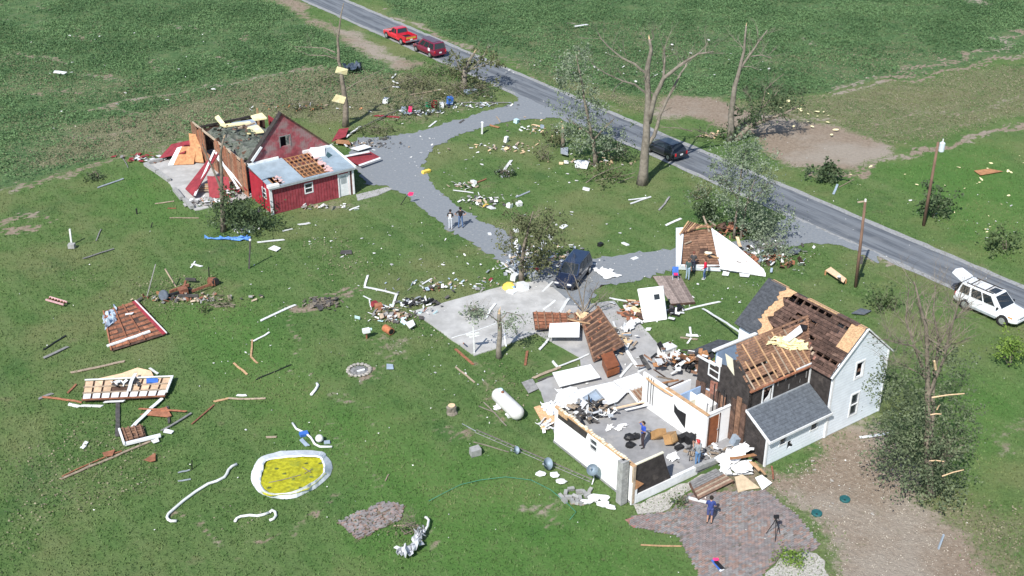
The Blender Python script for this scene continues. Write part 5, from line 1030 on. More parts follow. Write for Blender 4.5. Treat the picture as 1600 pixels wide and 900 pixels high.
# stumps
for x, y, r, h, lb in ((706, 645, .28, .55, 'weathered tree stump in the middle of the lawn'), (742, 710, .30, .42, 'pale cut block of stone on the lawn below the stump')):
    b = px(x, y); mb = MB(); rg = random.Random(x)
    if x == 706: mb.lathe(b, [(r*1.35, 0), (r*1.05, .15), (r, h*.8), (r*.85, h)], 10)
    else: mb.box(b+Vector((0, 0, h/2)), .62, .5, h, (.9, .43, 0), (-.43, .9, 0))
    o = mb.build('tree_stump' if x == 706 else 'stone_block', m_bark2 if x == 706 else m_block, None, b, label=lb, cat='stump' if x == 706 else 'block')
    for v in o.data.vertices: v.co += Vector((rg.gauss(0, .03), rg.gauss(0, .03), rg.gauss(0, .02)))
    if x == 706: o2 = MB().lathe(b+Vector((0, 0, h)), [(r*.8, 0), (r*.75, .02)], 10).build('cut_top', m_raw, o)

# ------------------------------------------------------------------ crop plants and grass (nobody could count these)
def sample(n, w, rng):
    """random places on the ground inside the view, weighted by mask w over the grid"""
    ii = rng.choice(w.size, n, p=(w/w.sum()).ravel()); gy_, gx_ = np.unravel_index(ii, w.shape)
    return np.stack([GX[gy_, gx_]+rng.uniform(-.15, .15, n), GY[gy_, gx_]+rng.uniform(-.15, .15, n), np.zeros(n)], 1)
rng = np.random.default_rng(11)
dd = GY*CP+CAMH*SP; sx = np.where(dd > 1, GX/np.maximum(dd, 1)*FPX, 9e9); inview = (np.abs(sx) < 880) & (GY > 40) & (GY < 168)
onroad = np.zeros(GX.shape, bool); ga = GX*C35+GY*S35; gb = -GX*S35+GY*C35
onroad |= (ga > road_a(gb, 0)-.1) & (ga < road_a(gb, 1)+.1); hard = onroad | inpoly(GX, GY, pxy(drive)) | inpoly(GX, GY, bw)
for q in ([(34.6, 38), (48, 36.3), (53, 36.3), (53, 44), (47.0, 44), (47, 54), (45, 58), (40, 53), (35, 49)], [(29.8, 88.7), (34.8, 84.2), (42.6, 84.2), (42.6, 101.4), (30, 101.4)], [(35.9, 63.5), (36.15, 56.0), (43.6, 56.2), (46.3, 61.9)]): hard |= inpoly(ga, gb, q)
pn = blur(rng.normal(0, 1, GX.shape), 40); pn = pn/pn.std(); wf = np.where(inview & ~hard, np.clip(fld*1.6-.55, 0, 1)*np.clip(1-1.8*drt-.85*dry, .03, 1)*np.clip(.75+.35*pn, .12, 1), 0)
Pc = sample(90000, wf, rng); Pc[:, 2] = rng.uniform(.07, .22, len(Pc)); Vl, Fl = leaves(Pc, .195, rng, 3, .12, .35)
fastmesh('crop_plants', Vl, Fl, leafmat('crop_leaf', (.058, .125, .05), (.17, .28, .12), .12, .25, .55), kind='stuff', label='knee high green crop covering the fields', cat='crop')
bladem = leafmat('grass_blade', (.05, .12, .03), (.1, .2, .06), .3, .25, .55); bnt = bladem.node_tree
bo = [n for n in bnt.nodes if n.type == 'TEX_COORD'][0].outputs['Object']; bc = lawn_cols(bnt, bo, noise(bnt, bo, .09, 4, .6), noise(bnt, bo, .55, 5, .65), [n for n in bnt.nodes if n.type == 'NEW_GEOMETRY'][0].outputs['Random Per Island'])
hs = nd(bnt, 'ShaderNodeHueSaturation'); hs.inputs['Value'].default_value = 1.2; bnt.links.new(bc, hs.inputs['Color'])
for n in bnt.nodes:
    if n.type == 'BSDF_PRINCIPLED': bnt.links.new(hs.outputs[0], n.inputs['Base Color'])
    if n.type == 'BSDF_TRANSLUCENT': bnt.links.new(hs.outputs[0], n.inputs[0])
wg = np.where(inview & ~hard, np.clip(1-fld, 0, 1)*np.clip(1-1.2*drt, 0, 1)*np.clip(1.6-GY/90, .25, 1)*(1+.8*dry), 0)
Pg = sample(115000, wg, rng); hgt = rng.uniform(.05, .13, len(Pg)); an = rng.uniform(0, 6.3, len(Pg)); wd = rng.uniform(.03, .06, len(Pg))
dx = np.stack([np.cos(an)*wd, np.sin(an)*wd, 0*an], 1); tip = Pg+np.stack([rng.normal(0, .05, len(Pg)), rng.normal(0, .05, len(Pg)), hgt], 1); b0 = Pg-np.array([0, 0, .03])
Vg = np.stack([b0-dx, b0+dx, tip], 1).reshape(-1, 3); fastmesh('lawn_grass', Vg, np.arange(len(Vg)).reshape(-1, 3), bladem, kind='stuff', label='short mown lawn grass', cat='grass')
wd_ = np.where(inview & ~hard, np.clip(dry-.25, 0, 1)*np.clip(1-1.6*drt, 0, 1), 0); Pd = sample(50000, wd_, rng); Pd[:, 2] = rng.uniform(.02, .12, len(Pd)); Vd, Fd = leaves(Pd, .13, rng, 1, .03, .3)
fastmesh('dry_grass', Vd, Fd, leafmat('dry_blade', (.15, .14, .075), (.32, .29, .20), .4, .15, .6), kind='stuff', label='dry trampled grass', cat='grass')
# ------------------------------------------------------------------ wreckage, boards and yard things
m_gutter = mat('white_gutter', (.70, .71, .70), .12, 2.5, .55, .15, 8, (.47, .45, .40), .56, .78, rand=.14); m_scrap = mat('dull_white_scrap', (.62, .62, .60), .15, 3, .8, rand=.25); m_bluetarp = mat('blue_tarpaulin', (.10, .24, .55), .2, 3, .6); m_bluepl = mat('blue_plastic', (.06, .17, .55), .15, 3, .45)
m_pink = mat('pink_cloth', (.75, .04, .16), .15, 5, .9); m_rust = mat('rusty_steel', (.24, .10, .06), .35, 5, .85, .3, 12); m_rustdrum = mat('rust_orange_drum', (.46, .17, .08), .25, 4, .7)
m_galv = mat('galvanised_steel', (.42, .45, .48), .15, 5, .45, metal=.4); m_dish = mat('dish_grey_blue', (.30, .38, .45), .08, 4, .5); m_tank = mat('tank_white', (.70, .69, .66), .06, 2, .45); m_green = mat('septic_lid_green', (.015, .095, .10), .2, 4, .6)
m_peach = mat('peach_board', (.66, .46, .30), .15, 4, .85, rand=.15); m_card = mat('cardboard', (.47, .37, .25), .15, 3, .9); m_stone = mat('field_stone', (.33, .31, .28), .25, 5, .95, .3); m_creosote = mat('creosote_pole', (.17, .105, .075), .3, 4, .95, .3, 14, stretch=(1, 1, .2))
m_yel = mat('yellow_plastic', (.80, .55, .10), .1, 3, .6); m_cyan = mat('pale_cyan_plastic', (.50, .68, .72), .12, 3, .6); m_dkgrey = mat('dark_grey_wood', (.075, .07, .068), .3, 4, .9)
def gz_(p, z): return Vector((p.x, p.y, z))
def board(x0, y0, x1, y1, w, m, label, z=.05, z1=None, th=.045, name='board', cat='board', group=None):
    p, q = px(x0, y0, z), px(x1, y1, z if z1 is None else z1); d = q-p; L = d.length; d /= L; sd = Z.cross(d).normalized(); r = random.Random(int(x0*7+y0*13)); k = max(3, int(L/.5)); bow = r.gauss(0, .012)*L; A = []; B = []
    for i in range(k+1):                   # a warped, split-ended length of wood or gutter
        t = i/k; c = p.lerp(q, t)+sd*(bow*math.sin(math.pi*t)+r.gauss(0, .012))+Z*abs(r.gauss(0, .012)); e0 = r.uniform(-.9, .9)*w*.5 if i in (0, k) else 0
        A.append(c+sd*w*.5*r.uniform(.88, 1.06)+d*e0); B.append(c-sd*w*.5*r.uniform(.88, 1.06)-d*e0*r.uniform(.2, 1))
    n = k+1; V = A+B+[v-Z*th for v in A]+[v-Z*th for v in B]; F = []
    for i in range(k): F += [(i, n+i, n+i+1, i+1), (2*n+i, 2*n+i+1, 3*n+i+1, 3*n+i), (i, i+1, 2*n+i+1, 2*n+i), (n+i, 3*n+i, 3*n+i+1, n+i+1)]
    F += [(0, 2*n, 3*n, n), (k, n+k, 3*n+k, 2*n+k)]
    return MB().add(V, F).build(name, m, None, (p+q)/2, label=label, cat=cat, group=group)
def pbox(x, y, sx, sy, sz, rot, m, label, name, cat, z=0, group=None, tilt=0):
    b = px(x, y, z); c, s = math.cos(rot), math.sin(rot); e = Euler((tilt, tilt*.6, rot)).to_matrix()
    o = MB().box(b+Vector((0, 0, sz/2)), sx, sy, sz, e@Vector((1, 0, 0)), e@Vector((0, 1, 0)), e@Vector((0, 0, 1))).build(name, m, None, b, label=label, cat=cat, group=group); return o
def quad_at(P, zs): return [px(x, y, z) for (x, y), z in zip(P, zs if hasattr(zs, '__len__') else [zs]*len(P))]
def sheetpx(P, zs, m, label, name='sheet', cat='panel', th=.04, parent=None, sag=0):
    Q = quad_at(P, zs); c = sum(Q, Vector())/len(Q); c.z = 0
    if parent: return MB().prism(Q, (0, 0, th)).build(name, m, parent)
    return MB().prism(Q, (0, 0, th)).build(name, m, None, c, label=label, cat=cat)
def crumple(P, z, m, label, name='crumpled_sheet', cat='sheet', amp=.15, n=9, seed=0, parent=None):
    """a torn sheet draped over rubble: bilinear patch with folds"""
    r = random.Random(seed); Q = quad_at(P, z); V = []; F = []
    for i in range(n+1):
        for j in range(n+1):
            u, v = i/n, j/n; p = Q[0].lerp(Q[1], u).lerp(Q[3].lerp(Q[2], u), v); k = .06
            V.append(p+Vector((r.gauss(0, k), r.gauss(0, k), abs(r.gauss(0, amp)))))
    for i in range(n):
        for j in range(n):
            if (i in (0, n-1) or j in (0, n-1)) and r.random() < .18: continue
            F.append((i*(n+1)+j, (i+1)*(n+1)+j, (i+1)*(n+1)+j+1, i*(n+1)+j+1))
    c = sum(Q, Vector())/4; c.z = 0
    o = MB().add(V, F).build(name, m, parent, None if parent else c, **({} if parent else dict(label=label, cat=cat)))
    mo = o.modifiers.new('thick', 'SOLIDIFY'); mo.thickness = .02; return o
def lattice(name, label, P, zs, nslat, nstud, m_s, m_b, m_u, cat='wall section', slat_fill=.72, gap=.06, seed=0, miss=.05, studw=.09, back=True, along=True, slat_th=.025, sub=3):
    """fallen framed wall: backing, slats one by one (rows from edge P0-P3 to P1-P2), studs across them"""
    r = random.Random(seed); Q = quad_at(P, zs); c = sum(Q, Vector())/4; c.z = 0; T = thing(name, c, label, cat)
    f = lambda u, v, l=0: Q[0].lerp(Q[1], u).lerp(Q[3].lerp(Q[2], u), v)+Vector((0, 0, l))
    if back: MB().prism([f(0, 0), f(1, 0), f(1, 1), f(0, 1)], (0, 0, .02)).build('backing', m_b, T)
    for i in range(nslat):
        v0 = i/nslat; v1 = (i+slat_fill)/nslat; u = r.uniform(0, .03)
        for k in range(sub):
            e = min(1, (k+1)/sub+r.uniform(-.04, .04)) if k < sub-1 else 1-r.uniform(0, .04)
            if r.random() > miss and e-u > .02: l = .03+r.uniform(0, .02); MB().prism([f(u, v0, l), f(e-.006, v0, l), f(e-.006, v1, l), f(u, v1, l)], (0, 0, slat_th)).build('slat', m_s, T)
            u = e
    for i in range(nstud):
        u = (i+.5)/nstud if nstud > 1 else .5; MB().beam(f(u, .0, .10), f(u+r.uniform(-.01, .01), 1.0, .10), studw, .09).build('stud', m_u, T)
    return T, f
# --- the slatted wall piece far left
T, f = lattice('fallen_wall', 'red brown slatted barn wall section lying on the left lawn', [(162, 488), (210, 472), (258, 523), (174, 549)], [.35, .25, .12, .12], 9, 0, m_redwood, m_dkbrown, m_redwood, miss=.06, slat_fill=.6, sub=8)
for u in (.0, .33, .62): MB().beam(f(u+.0, 0, .12), f(u, 1, .12), .1, .06).build('stud', m_redwood, T)
MB().beam(f(1, 0, .08), f(1, 1, .08), .34, .05).build('red_edge_board', m_red, T); MB().beam(f(1.03, 0, .1), f(1.03, 1, .1), .08, .08).build('white_edge_trim', m_trim, T)
crumple([(160, 500), (180, 478), (185, 500), (165, 516)], .3, m_bluegrey, None, 'torn_flashing', parent=T, seed=4)
board(167, 540, 234, 517, .22, m_gutter, 'white gutter lying across the slatted wall section on the left lawn', .34, .30, .09, 'gutter')
board(195.5, 491, 208, 489, .18, m_gutter, 'short white board resting on top of the slatted wall section', .40, name='board')
# --- framed wall with peach panels
T, f = lattice('fallen_wall', 'framed wall section with peach panels and a white lower row on the left lawn', [(133, 596), (270, 590), (258, 621), (128, 627)], .22, 0, 0, m_peach, m_dkbrown, m_trim)
r = random.Random(5)
for i in range(9):
    for j in range(3):
        if (i, j) in ((4, 0), (4, 1), (3, 1)): continue
        u0, u1 = i/9+.012, (i+1)/9-.012; v0, v1 = (.06, .36) if j == 0 else ((.40, .66) if j == 1 else (.70, .98))
        MB().prism([f(u0, v0, .05), f(u1, v0, .05), f(u1, v1, .05), f(u0, v1, .05)], (0, 0, .04)).build('panel', m_peach if j < 2 else m_trim, T)
for v, m in ((.0, m_trim), (.38, m_oldpine), (.68, m_oldpine), (1.0, m_redwood)): MB().beam(f(.0, v, .12), f(1, v, .12), .07, .07).build('plate', m, T)
MB().beam(f(1, 0, .12), f(1, .8, .12), .14, .1).build('plate', m_trim, T)
sheetpx([(154, 592), (190, 590), (240, 588), (236, 580), (215, 575), (190, 584)], [.12, .12, .12, .2, .35, .2], m_peach, 'torn peach plywood sheet behind the framed wall section', 'plywood_sheet')
board(201, 611, 212, 583, .22, m_gutter, 'white board lying across the framed wall section', .45, .5); pbox(238, 597, .7, .35, .15, .3, m_bluepl, 'crumpled bright blue scrap on the framed wall section', 'plastic_scrap', 'scrap', .3, tilt=.3)
heap('rubble_heap', [m_black, m_dkgrey, m_trim], px(195, 602, .25), 22, .4, .25, 8, 'dark broken bits in the gap of the framed wall section', 'rubble', spread=(.5, .2))
for a in [(183.5, 628, 183.5, 681, .26, m_dkgrey, 'dark upright plank lying below the framed wall section', .06), (207, 667, 253, 622, .24, m_gutter, 'long white board slanting down from the framed wall section', .18), (217, 638, 291, 642, .12, m_redwood, 'red brown beam crossing below the framed wall section', .2),
          (253, 672, 299, 645, .14, m_greywood, 'grey beam running up to a dark knot of scrap', .12), (261, 634, 264.5, 661, .14, m_dkgrey, 'short dark post right of the long white board', .08), (95, 748, 235, 689, .16, m_oldpine, 'very long thin tan pole at lower left of the lawn', .06),
          (97, 744, 190, 704, .08, m_redwood, 'red brown batten beside the very long tan pole', .05), (111, 582, 194, 564, .2, m_oldpine, 'long tan plank above the framed wall section', .05), (66, 620, 128, 628, .15, m_redwood, 'red brown plank left of the framed wall section', .06), (107, 631, 124, 635, .26, m_gutter, 'short thick white board left below the framed wall section', .05),
          (126, 634, 159, 634, .22, m_gutter, 'white board below the framed wall section beside a thicker one', .05), (162, 628, 194, 626, .15, m_gutter, 'white strip along the lower edge of the framed wall section', .2), (60, 623, 82, 614, .22, m_greywood, 'short grey board at the far left of the framed wall section', .05), (106, 614, 119, 600, .14, m_redwood, 'short red brown stick left of the framed wall section', .05),
          (234, 575, 247, 584, .16, m_gutter, 'small white board at upper right of the framed wall section', .06), (68, 559, 106, 541, .22, m_greywood, 'splintered whitish branch at the far left lawn', .08), (68, 546, 103, 524, .10, m_black, 'thin black stick above the splintered whitish branch', .06), (335, 627, 357, 622, .16, m_pine, 'short pale plank at the end of the grey tan stick row', .05),
          (357, 622, 415, 622, .14, m_oldpine, 'long tan stick in the middle of the left lawn', .05), (370, 617, 385, 617, .18, m_gutter, 'small white block of wood above the long tan stick', .06), (365, 567, 386, 585, .14, m_pine, 'pale lumber piece pointing at the bent tan board', .05), (392, 557, 402, 567, .12, m_pine, 'short leg of the bent tan board', .05), (394, 530, 392, 557, .12, m_pine, 'upright leg of the bent tan board', .05),
          (396, 533, 421, 519, .14, m_gutter, 'white stick leading off the bent tan board', .06), (407, 501, 462, 476, .20, m_gutter, 'long white gutter piece on the middle left lawn', .06), (400, 593, 455, 569, .05, m_black, 'thin dark branch across the middle left lawn', .05), (300, 662, 335, 632, .1, m_rust, 'rusty rod left of the pale plank', .06),
          (152, 293, 193, 279, .2, m_galv, 'grey green metal strip left of the barn slab', .05), (242, 318, 272, 314, .12, m_oldpine, 'tan stick left of the barn slab corner', .05), (265, 340, 311, 340, .1, m_oldpine, 'thin tan stick below the barn slab', .05), (262, 325, 275, 325, .1, m_redwood, 'tiny red brown stick between two tan ones by the slab', .05),
          (402, 378, 444, 374, .2, m_gutter, 'white board below the red barn', .06), (467, 351, 484, 348, .26, m_gutter, 'short thick white board below the barn window', .06), (441, 361, 457, 357, .14, m_gutter, 'thin pale strip below the red barn', .05), (546, 328, 561, 322, .16, m_gutter, 'white strip in the grass below the barn door', .05),
          (570, 447, 575, 430, .16, m_gutter, 'upright white stake left of the pale slab', .06), (569, 448, 622, 460, .18, m_gutter, 'long white rail lying left of the pale slab', .08), (613, 480, 619, 460, .18, m_gutter, 'short white rail at right angle to the long rail', .08), (584, 471, 622, 485, .16, m_gutter, 'white rail sloping towards the rubble by the slab', .08), (568, 462, 580, 468, .08, m_gutter, 'thin white stick at the left end of the rails', .08), (580, 483, 577, 468, .08, m_gutter, 'leaning thin white stake among the rails', .08),
          (660, 444, 675, 435, .14, m_gutter, 'short white strip on the grass left of the slab edge', .05), (711, 545, 739, 569, .18, m_redwood, 'red brown plank on the grass at the front of the slab', .06), (712, 573, 742, 597, .12, m_oldpine, 'faded plank in the grass below the red brown one', .04), (760, 497, 774, 474, .18, m_gutter, 'white board leaning over the leafy branch on the slab', .12), (705, 528, 775, 505, .07, m_gutter, 'thin white pole lying across the slab', .1), (820, 570, 824, 548, .16, m_redwood, 'small red brown post in the grass right of the bent tree', .06),
          (788, 521, 791, 541, .1, m_gutter, 'thin white pipe beside the bent tree trunk', .08), (848, 455, 864, 440, .16, m_gutter, 'white strip on the gravel left of the dark wagon', .06), (850, 483, 868, 469, .18, m_gutter, 'white board at the back corner of the slab', .07), (875, 487, 889, 466, .22, m_gutter, 'wide white board left of the bare shrub', .08), (843, 546, 857, 529, .18, m_gutter, 'white board sticking out under the white sheet', .1), (863, 564, 872, 574, .18, m_gutter, 'small white board on the grass by the patio edge', .06),
          (952, 465, 999, 473, .16, m_gutter, 'long white rail left of the standing white wall', .08), (971, 489, 1003, 503, .34, m_gutter, 'wide white plank before the standing white wall', .1), (958, 502, 966, 520, .14, m_gutter, 'white strip in the dark gap of the leaning slatted wall', .2), (974, 536, 996, 573, .22, m_gutter, 'white board along the right side of the leaning slatted wall', .2), (969, 589, 988, 568, .18, m_gutter, 'white board between the orange cabinet and the white sheets', .12), (997, 581, 1008, 574, .22, m_gutter, 'short white board on the bare patio', .06),
          (874, 572, 920, 553, .12, m_gutter, 'white pole across the patio above the white panel', .1), (834, 590, 876, 573, .22, m_oldpine, 'weathered timber along the patio edge', .08), (840, 595, 874, 583, .12, m_dkgrey, 'dark timber below the weathered one at the patio edge', .06), (887, 498, 922, 505, .12, m_pine, 'pale lumber stick over the white sheet', .75), (1065, 485, 1125, 471, .16, m_gutter, 'long white gutter on the grass behind the house', .07), (1098, 482, 1166, 526, .16, m_gutter, 'very long white gutter leading to the house roof', .07, 1.6),
          (1063, 527, 1090, 530, .16, m_oldpine, 'pine stick of the crossed scraps on the back lawn', .06), (1078, 511, 1080, 524, .14, m_gutter, 'upright white stick of the crossed scraps on the back lawn', .08), (1072, 523, 1091, 524, .28, m_gutter, 'flat white piece of the crossed scraps on the back lawn', .09), (1074, 536, 1080, 528, .12, m_gutter, 'tiny white stick of the crossed scraps on the back lawn', .08),
          (1040, 352, 1064, 341, .24, m_gutter, 'white board on the lawn left of the fallen gable', .06), (985, 318, 1017, 307, .2, m_gutter, 'long white board of the pair under the thick broken tree', .06), (982, 312, 1010, 308, .14, m_gutter, 'shorter white board of the pair under the thick broken tree', .1), (806, 308, 828, 299, .18, m_galv, 'grey metal strip inside the driveway loop', .05), (788, 266, 799, 250, .26, m_gutter, 'thick white board inside the driveway loop', .08), (1030, 328, 1046, 307, .16, m_greywood, 'grey broken branch in the grass right of the thick tree', .08),
          (709, 297, 740, 301, .14, m_gutter, 'white rail at the left side of the driveway loop', .08), (744, 314, 750, 306, .12, m_galv, 'grey strip standing in the debris of the driveway loop', .1), (745, 285, 760, 279, .16, m_redwood, 'red brown board in the driveway loop', .06), (765, 195, 780, 199, .3, m_orange, 'orange splintered board at the top of the driveway loop', .08), (776, 182, 781, 190, .12, m_oldpine, 'pale stick at the top of the driveway loop', .06), (832, 194, 850, 199, .2, m_raw, 'raw wood splinter at the top of the driveway loop', .08), (718, 192, 725, 187, .22, m_dkgrey, 'dark plank on the gravel at the drive mouth', .05), (671, 198, 682, 189, .2, m_gutter, 'white strip at the edge of the drive mouth', .05),
          (612, 122, 619, 115, .2, m_gutter, 'upper white bar in the weeds behind the barn', .15), (613, 126, 622, 130, .2, m_gutter, 'middle white bar in the weeds behind the barn', .15), (614, 135, 627, 136, .26, m_gutter, 'lower white bar in the weeds behind the barn', .12), (640, 148, 690, 140, .16, m_oldpine, 'long pale stick in the brush behind the barn', .1), (720, 160, 800, 160, .12, m_greywood, 'long grey pole along the verge by the drive', .1), (586, 180, 625, 183, .4, m_red, 'faded red plank in the grass behind the barn', .06),
          (541, 214, 563, 197, .2, m_trim, 'white lath on the red scraps behind the barn', .2), (545, 210, 650, 160, .16, m_dkgrey, 'long dark limb lying behind the barn', .2), (595, 140, 650, 120, .07, m_bark2, 'thin bare branch in the weeds behind the barn', .12), (1302, 303, 1309, 288, .2, m_bluegrey, 'grey blue strip across the road', .06), (1311, 292, 1334, 280, .06, m_oldpine, 'thin yellow stick across the road', .05), (897, 41, 918, 38, .4, m_gutter, 'white board in the far field beyond the road', .3),
          (84, 112, 103, 114, .75, m_gutter, 'white panel in the left crop field', .3), (1343, 683, 1400, 674, .2, m_gutter, 'long white board on the grass at the gable end', .08), (1075, 777, 1110, 786, .2, m_gutter, 'white board at the foot of the wooden steps', .09), (1001, 851, 1065, 853, .08, m_pine, 'thin pale pole on the grass at the patio edge', .06), (891, 787, 912, 788, .07, m_oldpine, 'thin stick below the concrete block heap', .05), (602, 751, 607, 741, .06, m_oldpine, 'thin pale straw coloured stick in the front lawn', .05),
          (1208, 703, 1205, 690, .08, m_gutter, 'thin white stick leaning at the lean-to corner', .3), (416, 683, 432, 682, .16, m_oldpine, 'small pale board above the pool', .05), (128, 700, 136, 690, .26, m_gutter, 'small white board above the long tan pole', .06), (278, 738, 297, 734, .08, m_galv, 'upper bar of the little metal frame on the lawn', .06), (278, 751, 298, 748, .08, m_galv, 'lower bar of the little metal frame on the lawn', .06), (615, 821, 655, 821, .07, m_oldpine, 'pale stick beside the brick patch', .08), (190, 245, 200, 262, .06, m_greywood, 'thin grey stick left of the barn slab', .05),
          (130, 404, 178, 388, .12, m_greywood, 'grey weathered branch on the left lawn', .08), (150, 376, 158, 358, .08, m_greywood, 'thin leaning stick on the left lawn', .06), (300, 412, 315, 416, .2, m_gutter, 'white stick beside the rusted implement', .06), (305, 408, 298, 418, .1, m_gutter, 'tiny white stick beside the rusted implement', .06), (740, 690, 795, 706, .05, m_bark2, 'thin bare twig above the fallen mast', .05), (755, 628, 790, 665, .06, m_bark2, 'bare forked branch beside the propane tank', .06), (748, 634, 775, 645, .05, m_bark2, 'bare twig beside the forked branch at the tank', .06)]:
    x0, y0, x1, y1, w, m, lb, z = a[:8]; board(x0, y0, x1, y1, w, m, lb, z, a[8] if len(a) > 8 else None)
T, f = lattice('fallen_wall', 'small brown slatted panel with white edge on the lower left lawn', [(187, 671), (223, 665), (228, 681), (195, 692)], .15, 5, 4, m_lath, m_dkbrown, m_lath)
MB().beam(px(186, 670, .3), px(194, 694, .3), .12, .12).build('white_edge_trim', m_trim, T); MB().beam(px(194, 694, .2), px(251, 680, .2), .22, .14).build('white_edge_trim', m_trim, T)
for P, z, m, lb in [([(219, 648), (260, 636), (268, 650), (262, 652)], .12, m_redwood, 'red brown torn sheet under the red beam'), ([(160, 708), (180, 703), (176, 712), (163, 714)], .1, m_redwood, 'red scraps beside the very long tan pole'), ([(225, 719), (243, 708), (243, 720), (235, 722)], .1, m_redwood, 'red brown triangular scrap below the small slatted panel'), ([(236, 689), (247, 685), (249, 690), (240, 693)], .1, m_trim, 'white scrap at the end of the white edge'),
                     ([(255, 676), (258, 670), (272, 674), (268, 678)], .08, m_trim, 'white scrap right of the small slatted panel'), ([(1522, 267), (1545, 264), (1567, 268), (1532, 274)], .08, m_orange, 'orange plywood sheet on the grass across the road'), ([(815, 598), (832, 592), (841, 608), (826, 615)], .06, m_greywood, 'grey mat at the edge of the patio'), ([(897, 252), (905, 250), (921, 252), (917, 264), (899, 262)], .1, m_trim, 'torn white sheet on the lawn beside the slender leafy tree'),
                     ([(876, 232), (888, 230), (887, 243), (876, 240)], .3, m_greymetal, 'pale metal panel by the snapped stump'), ([(1330, 490), (1345, 482), (1362, 486), (1350, 492)], .1, m_shingle_lean, 'dark torn shingle sheet on the grass behind the house'), ([(1072, 552), (1095, 542), (1122, 531), (1147, 534), (1125, 545), (1105, 552)], .5, m_shingle, 'big dark shingled roof sheet lying behind the wing'), ([(1230, 395), (1240, 387), (1252, 390), (1246, 397)], .15, m_shingle_lean, 'dark torn shingle scrap beside the fallen gable'),
                     ([(531, 245), (576, 236), (594, 246), (560, 258)], [.5, .2, .1, .3], m_red, 'red siding panel with white edges on the gravel by the barn'), ([(548, 232), (570, 226), (580, 230), (560, 236)], .25, m_trim, 'white door panel on the gravel by the barn'), ([(518, 222), (530, 202), (545, 200), (540, 214)], .3, m_red, 'red scrap behind the barn gable'), ([(524, 218), (545, 220), (548, 226), (525, 224)], .3, m_orange, 'orange board behind the barn gable'),
                     ([(533, 392), (549, 391), (550, 397), (531, 397)], .05, m_dkgrey, 'flat dark grey mat on the lawn below the barn'), ([(604, 569), (614, 570), (615, 577), (604, 577)], .06, m_bluegrey, 'small blue grey square on the lawn right of the fire ring'), ([(633, 505), (645, 500), (649, 508), (640, 514)], .25, m_trim, 'white slatted rack in the rubble left of the slab'), ([(419, 389), (428, 384), (439, 388), (432, 393)], .08, m_trim, 'small white frame on the lawn below the barn')]:
    sheetpx(P, z, m, lb)
for P, z in (([(531, 245), (576, 236), (578, 238), (533, 247)], .56), ([(560, 258), (594, 246), (595, 248), (562, 260)], .36)): sheetpx(P, z, m_trim, 'white edge strip of the red siding panel by the barn' if z > .5 else 'nearer white edge strip of the red siding panel by the barn', 'edge_trim', 'board')
# --- insulation caught in the bare tree and crumpled tarpaulin
Yt = px(540, 197).y-.35
for x, y, s, an, lb in ((533, 111, 1.0, .4, 'upper yellow insulation batt caught on the bare tree behind the barn'), (530, 155, 1.1, 1.9, 'lower yellow insulation batt caught on the bare tree behind the barn')):
    c = vp(x, y, Yt); MB().prism([c+Vector((math.cos(an+k*math.pi/2+.1*k)*s*.75, .1*k, math.sin(an+k*math.pi/2)*s*.48)) for k in range(4)], (0, -.15, 0)).build('insulation_batt', m_insul, None, c, label=lb, cat='insulation')
crumple([(532, 108), (565, 98), (564, 110), (540, 113)], .4, mat('dark_blue_tarp', (.05, .07, .10), .4, 3, .6), 'crumpled dark tarpaulin in the weeds behind the bare tree', 'tarpaulin', 'tarpaulin', .3, 8, 3)
crumple([(317, 373), (350, 374), (391, 370), (391, 377)], .05, m_bluetarp, 'crumpled bright blue tarpaulin strip below the barn', 'tarpaulin', 'tarpaulin', .1, 9, 2)
# --- white sheets, panels and fallen framing on the patio
sheetpx([(863, 583), (923, 570), (938, 590), (874, 605)], [.45, .5, .35, .3], m_white, 'large white wall panel propped on the patio', 'wallboard_sheet')
sheetpx([(859, 506), (906, 504), (905, 527), (857, 527)], .62, m_white, 'white rectangular sheet raised over the red slatted panel', 'wallboard_sheet')
sheetpx([(958, 596), (997, 583), (1019, 601), (980, 614)], [.3, .35, .3, .25], m_white, 'white ceiling sheet nearest the bare patio', 'wallboard_sheet')
sheetpx([(896, 611), (957, 597), (979, 614), (965, 628), (941, 636), (905, 634)], [.3, .3, .28, .3, .4, .4], m_white, 'big white ceiling sheet at the far end of the roofless room', 'wallboard_sheet')
crumple([(870, 610), (900, 607), (905, 640), (868, 640)], .25, m_white, 'crumpled white wallboard at the corner of the roofless room', amp=.13, seed=5)
crumple([(965, 520), (986, 500), (999, 506), (980, 521)], .15, m_white, 'bent white sheet between the slatted wall and the standing wall', amp=.2, seed=6)
fr = thing('window_frame', px(925, 620), 'grey window frame lying on the white ceiling sheets', 'window')
Qf = quad_at([(911, 622), (931, 609), (942, 622), (922, 631)], .5)
for i in range(4): MB().beam(Qf[i], Qf[(i+1) % 4], .09, .08).build('frame_bar', m_greymetal, fr)
MB().prism([q.lerp(sum(Qf, Vector())/4, .12)-Vector((0, 0, .02)) for q in Qf], (0, 0, .01)).build('pane', m_bluegrey, fr)
T, f = lattice('fallen_wall', 'brown slatted panel with white border at the bathroom corner', [(982, 612), (1021, 601), (1041, 621), (997, 631)], .35, 1, 7, m_lath, m_lath, m_oldpine, studw=.06, back=True)
for a, b in (((0, 0), (1, 0)), ((0, 0), (0, 1)), ((0, 1), (1, 1))): MB().beam(f(*a, .1), f(*b, .1), .14, .08).build('white_border', m_trim, T)
for k, (a, b) in enumerate((((940, 643), (1041, 622)), ((978, 640), (1040, 627)))): board(*a, *b, .13, m_peach if k == 0 else m_trim, 'long peach beam at the far edge of the roofless room' if k == 0 else 'white rail below the long peach beam', .45)
board(1010, 590, 1050, 618, .16, m_pine, 'pine beam on the white wall corner by the brown slatted panel', 2.3)
